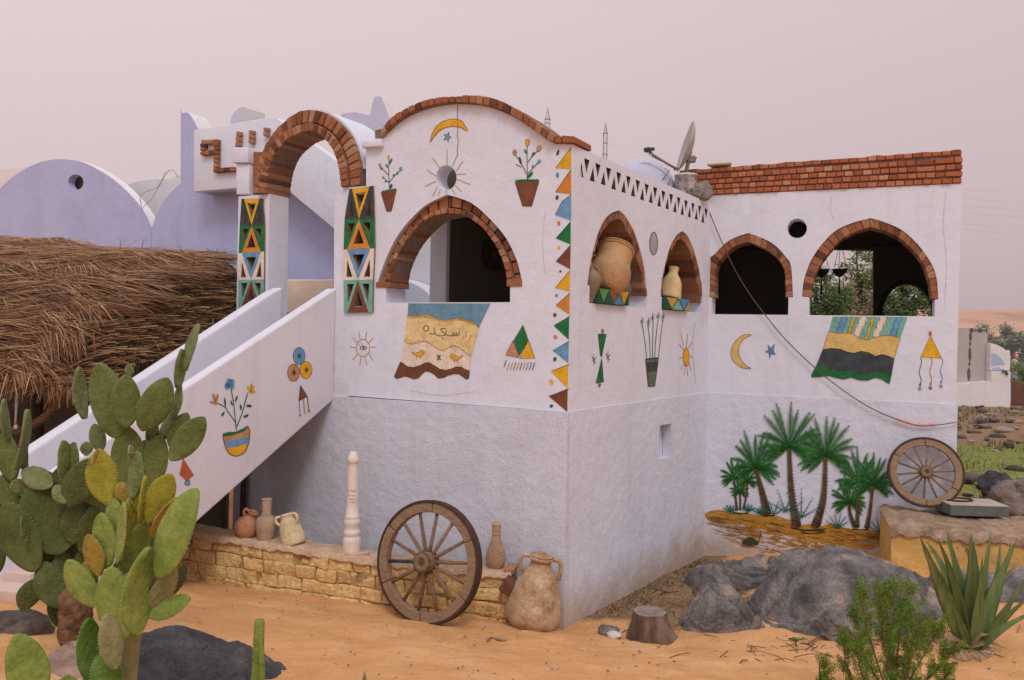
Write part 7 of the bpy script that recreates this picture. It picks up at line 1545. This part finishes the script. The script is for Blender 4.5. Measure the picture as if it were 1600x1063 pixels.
m = MB(); q = [(p0, 0), (p1, 0), (p1 - .04, -.22), (p0 + .05, -.24)]; m.hexa([PB.xyz(u, 4.915, wv - .02) for u, wv in q], [PB.xyz(u, 4.945, wv - .02) for u, wv in q]); m.build('stone_slab', EARTH, loc=PB.xyz(p0, 4.93, -.1), bevel=.008, label='loose flat slab lying on top of the brick parapet', cat='slab')
PBc = PB.shifted(.05)
pts = [(1101, 306), (1108, 330), (1125, 372), (1150, 425), (1175, 465), (1197, 494), (1225, 528), (1270, 572), (1320, 612), (1365, 640), (1400, 655)]
CBL = surf('brown_cable', [(.10, .06, .04), (.15, .09, .06)], scale=20)
t = thing('cable', 'thin brown cable drooping across the far wall with a red sleeve', 'cable', PBc.at(1197, 494))
m = MB(); m.tube([PBc.at(*p) for p in cr(pts, 5)], .006, 6); m.tube([PBc.at(*p) for p in ((1455, 665), (1475, 663), (1499, 659))], .005, 6); m.build('wire', CBL, t)
m = MB(); m.tube([PBc.at(*p) for p in cr([(1399, 654.5), (1415, 660), (1435, 665), (1462, 664.5)], 4)], .011, 8); m.build('sleeve', surf('red_sleeve', [(.40, .13, .08), (.52, .19, .12)], scale=20), t)

# hanging basket and lamps indoors
p = PK.shifted(-.0); PBs = Plane(c1 + PR.u * .1 + PF.u * .02, c1 + PR.u * 3 + PF.u * .02)
bc = np.array(PBs.hit(768, 398)); nb2 = -PBs.n if (PBs.n @ (CAM[:2] - bc[:2])) < 0 else PBs.n
t = thing('wall_basket', 'dark round woven basket hung on the shaded wall inside the front arch', 'basket', tuple(bc)); Mx = Matrix.Translation(Vector(bc)) @ Vector((nb2[0], nb2[1], 0)).to_track_quat('Z', 'Y').to_matrix().to_4x4()
BASK = surf('dark_basket', [(.03, .018, .012), (.08, .045, .03)], scale=40, bump=.8, bscale=60); m = MB(); m.lathe([(.002, .02)] + [(r_, .02 + .012 * math.sin(r_ * 150) + r_ * .15) for r_ in np.linspace(.02, .19, 22)] + [(.20, .05), (.19, .0)], Mx, 36); m.build('bowl', BASK, t); m = MB(); m.lathe([(.002, .065), (.06, .06), (.075, .03)], Mx, 24); m.build('boss', surf('red_boss', [(.09, .03, .02), (.15, .05, .035)], scale=20), t)
PBh = PB.shifted(-1.5)
for x, y, lb in ((1284, 419, 'dark hanging bowl lamp at the left of the square opening'), (1312, 449 - 30, 'dark hanging bowl lamp with a pendant, nearer the middle of the square opening')):
    c = np.array(PBh.at(x, y + 6)); t = thing('hanging_lamp', lb, 'lamp', tuple(c), 'hanging bowl lamps in the far room'); m = MB(); Mx = Matrix.Translation(Vector(c)); m.lathe([(.012, -.075), (.05, -.05), (.085, -.005), (.105, .03), (.11, .035), (.10, .03), (.05, -.02), (.002, -.03)], Mx, 24); m.build('bowl', DARKWOOD, t)
    m = MB()
    for an in (0, 2.09, 4.19): m.tube([(c[0] + .10 * math.cos(an), c[1] + .10 * math.sin(an), c[2] + .03), (c[0], c[1], c[2] + .42)], .0035, 5)
    m.tube([(c[0], c[1], c[2] + .42), (c[0], c[1], ZC_)], .004, 5); m.tube([(c[0], c[1], c[2] - .07), (c[0], c[1], c[2] - .30)], [.006, .016], 6); m.tube([(c[0] + .06, c[1], c[2] - .02), (c[0] + .06, c[1], c[2] - .2)], .003, 4); m.build('chain', DARKWOOD, t)
# ------------------------------------------------------------------ PYLONS far away
PYM = surf('pylon_steel', [(.16, .14, .145), (.24, .21, .215)], scale=2)
def pylon(label, px, ytop, ywide, Y, arms, half):
    c = at_Y(px, ywide, Y); tz = at_Y(px, ytop, Y)[2]; zb = 0; t = thing('pylon', label, 'pylon', (c[0], c[1], zb)); m = MB(); wz = c[2]; h = half; rr = .16 * Y / 600
    lv = list(np.linspace(wz, tz, 5)[:-1]); lo_ = [wz - i * h * 3.0 for i in range(1, 40) if wz - i * h * 3.0 > 0]
    levels = [(z, h * (1 + max(0, wz - z) * .006)) for z in lo_[::-1]] + [(z, h * (1 - (z - wz) / (tz - wz) * .96)) for z in lv] + [(tz, .05)]
    for (z0_, w0), (z1_, w1) in zip(levels[:-1], levels[1:]):
        for sx, sy in ((1, 1), (1, -1), (-1, -1), (-1, 1)): m.tube([(c[0] + sx * w0, c[1] + sy * w0, z0_), (c[0] + sx * w1, c[1] + sy * w1, z1_)], rr, 4, cap=False); m.tube([(c[0] + sx * w0, c[1] + sy * w0, z0_), (c[0] - sx * w1 if sx == sy else c[0] + sx * w1, c[1] + sy * w1 if sx == sy else c[1] - sy * w1, z1_)], rr * .6, 4, cap=False)
        m.tube([(c[0] - w1, c[1] - w1, z1_), (c[0] + w1, c[1] - w1, z1_)], rr * .7, 4, cap=False)
    m.build('tower', PYM, t, recalc=False, merge=False); m = MB()
    for ya in arms:
        z = at_Y(px, ya, Y)[2]; m.tube([(c[0] - h * 1.6, c[1], z), (c[0] + h * 1.6, c[1], z)], rr * 1.5, 4); m.tube([(c[0] - h * 1.6, c[1], z), (c[0], c[1], z + h * .8), (c[0] + h * 1.6, c[1], z)], rr, 4)
    m.build('arm', PYM, t, merge=False)
pylon('faint far pylon whose tip shows over the front wall, left of the other', 855.5, 169, 187, 260, (187, 193), .74)
pylon('faint far pylon rising above the pierced side wall', 946, 193, 209, 240, (209, 224, 242), .54)
m = MB()
for i, (y0, y1) in enumerate(((225, 315), (238, 330), (250, 342), (262, 352), (275, 372), (285, 380))):
    a_, b_ = np.array(at_Y(946, y0, 240)), np.array(at_Y(1760, y1, 190)); m.tube([tuple(a_ * (1 - s) + b_ * s - np.array((0, 0, 7 * s * (1 - s)))) for s in np.linspace(0, 1, 14)], .014, 3, cap=False)
m.build('power_line', PYM, loc=(0, 0, 0), recalc=False, label='faint power lines crossing the sky right of the pylons', cat='power line')

# ------------------------------------------------------------------ dusty air
m = MB(); m.box((350, 720, 36), (2100, 0, 0), (0, 800, 0), (0, 0, 46))
hz = bpy.data.materials.new('dusty_air'); hz.use_nodes = True; n = hz.node_tree.nodes; l = hz.node_tree.links; n.clear()
o_ = n.new('ShaderNodeOutputMaterial'); v_ = n.new('ShaderNodeVolumePrincipled'); v_.inputs['Color'].default_value = (.93, .86, .85, 1); v_.inputs['Density'].default_value = .0004; v_.inputs['Anisotropy'].default_value = .2
l.new(v_.outputs['Volume'], o_.inputs['Volume']); m.build('haze', hz, kind='stuff')
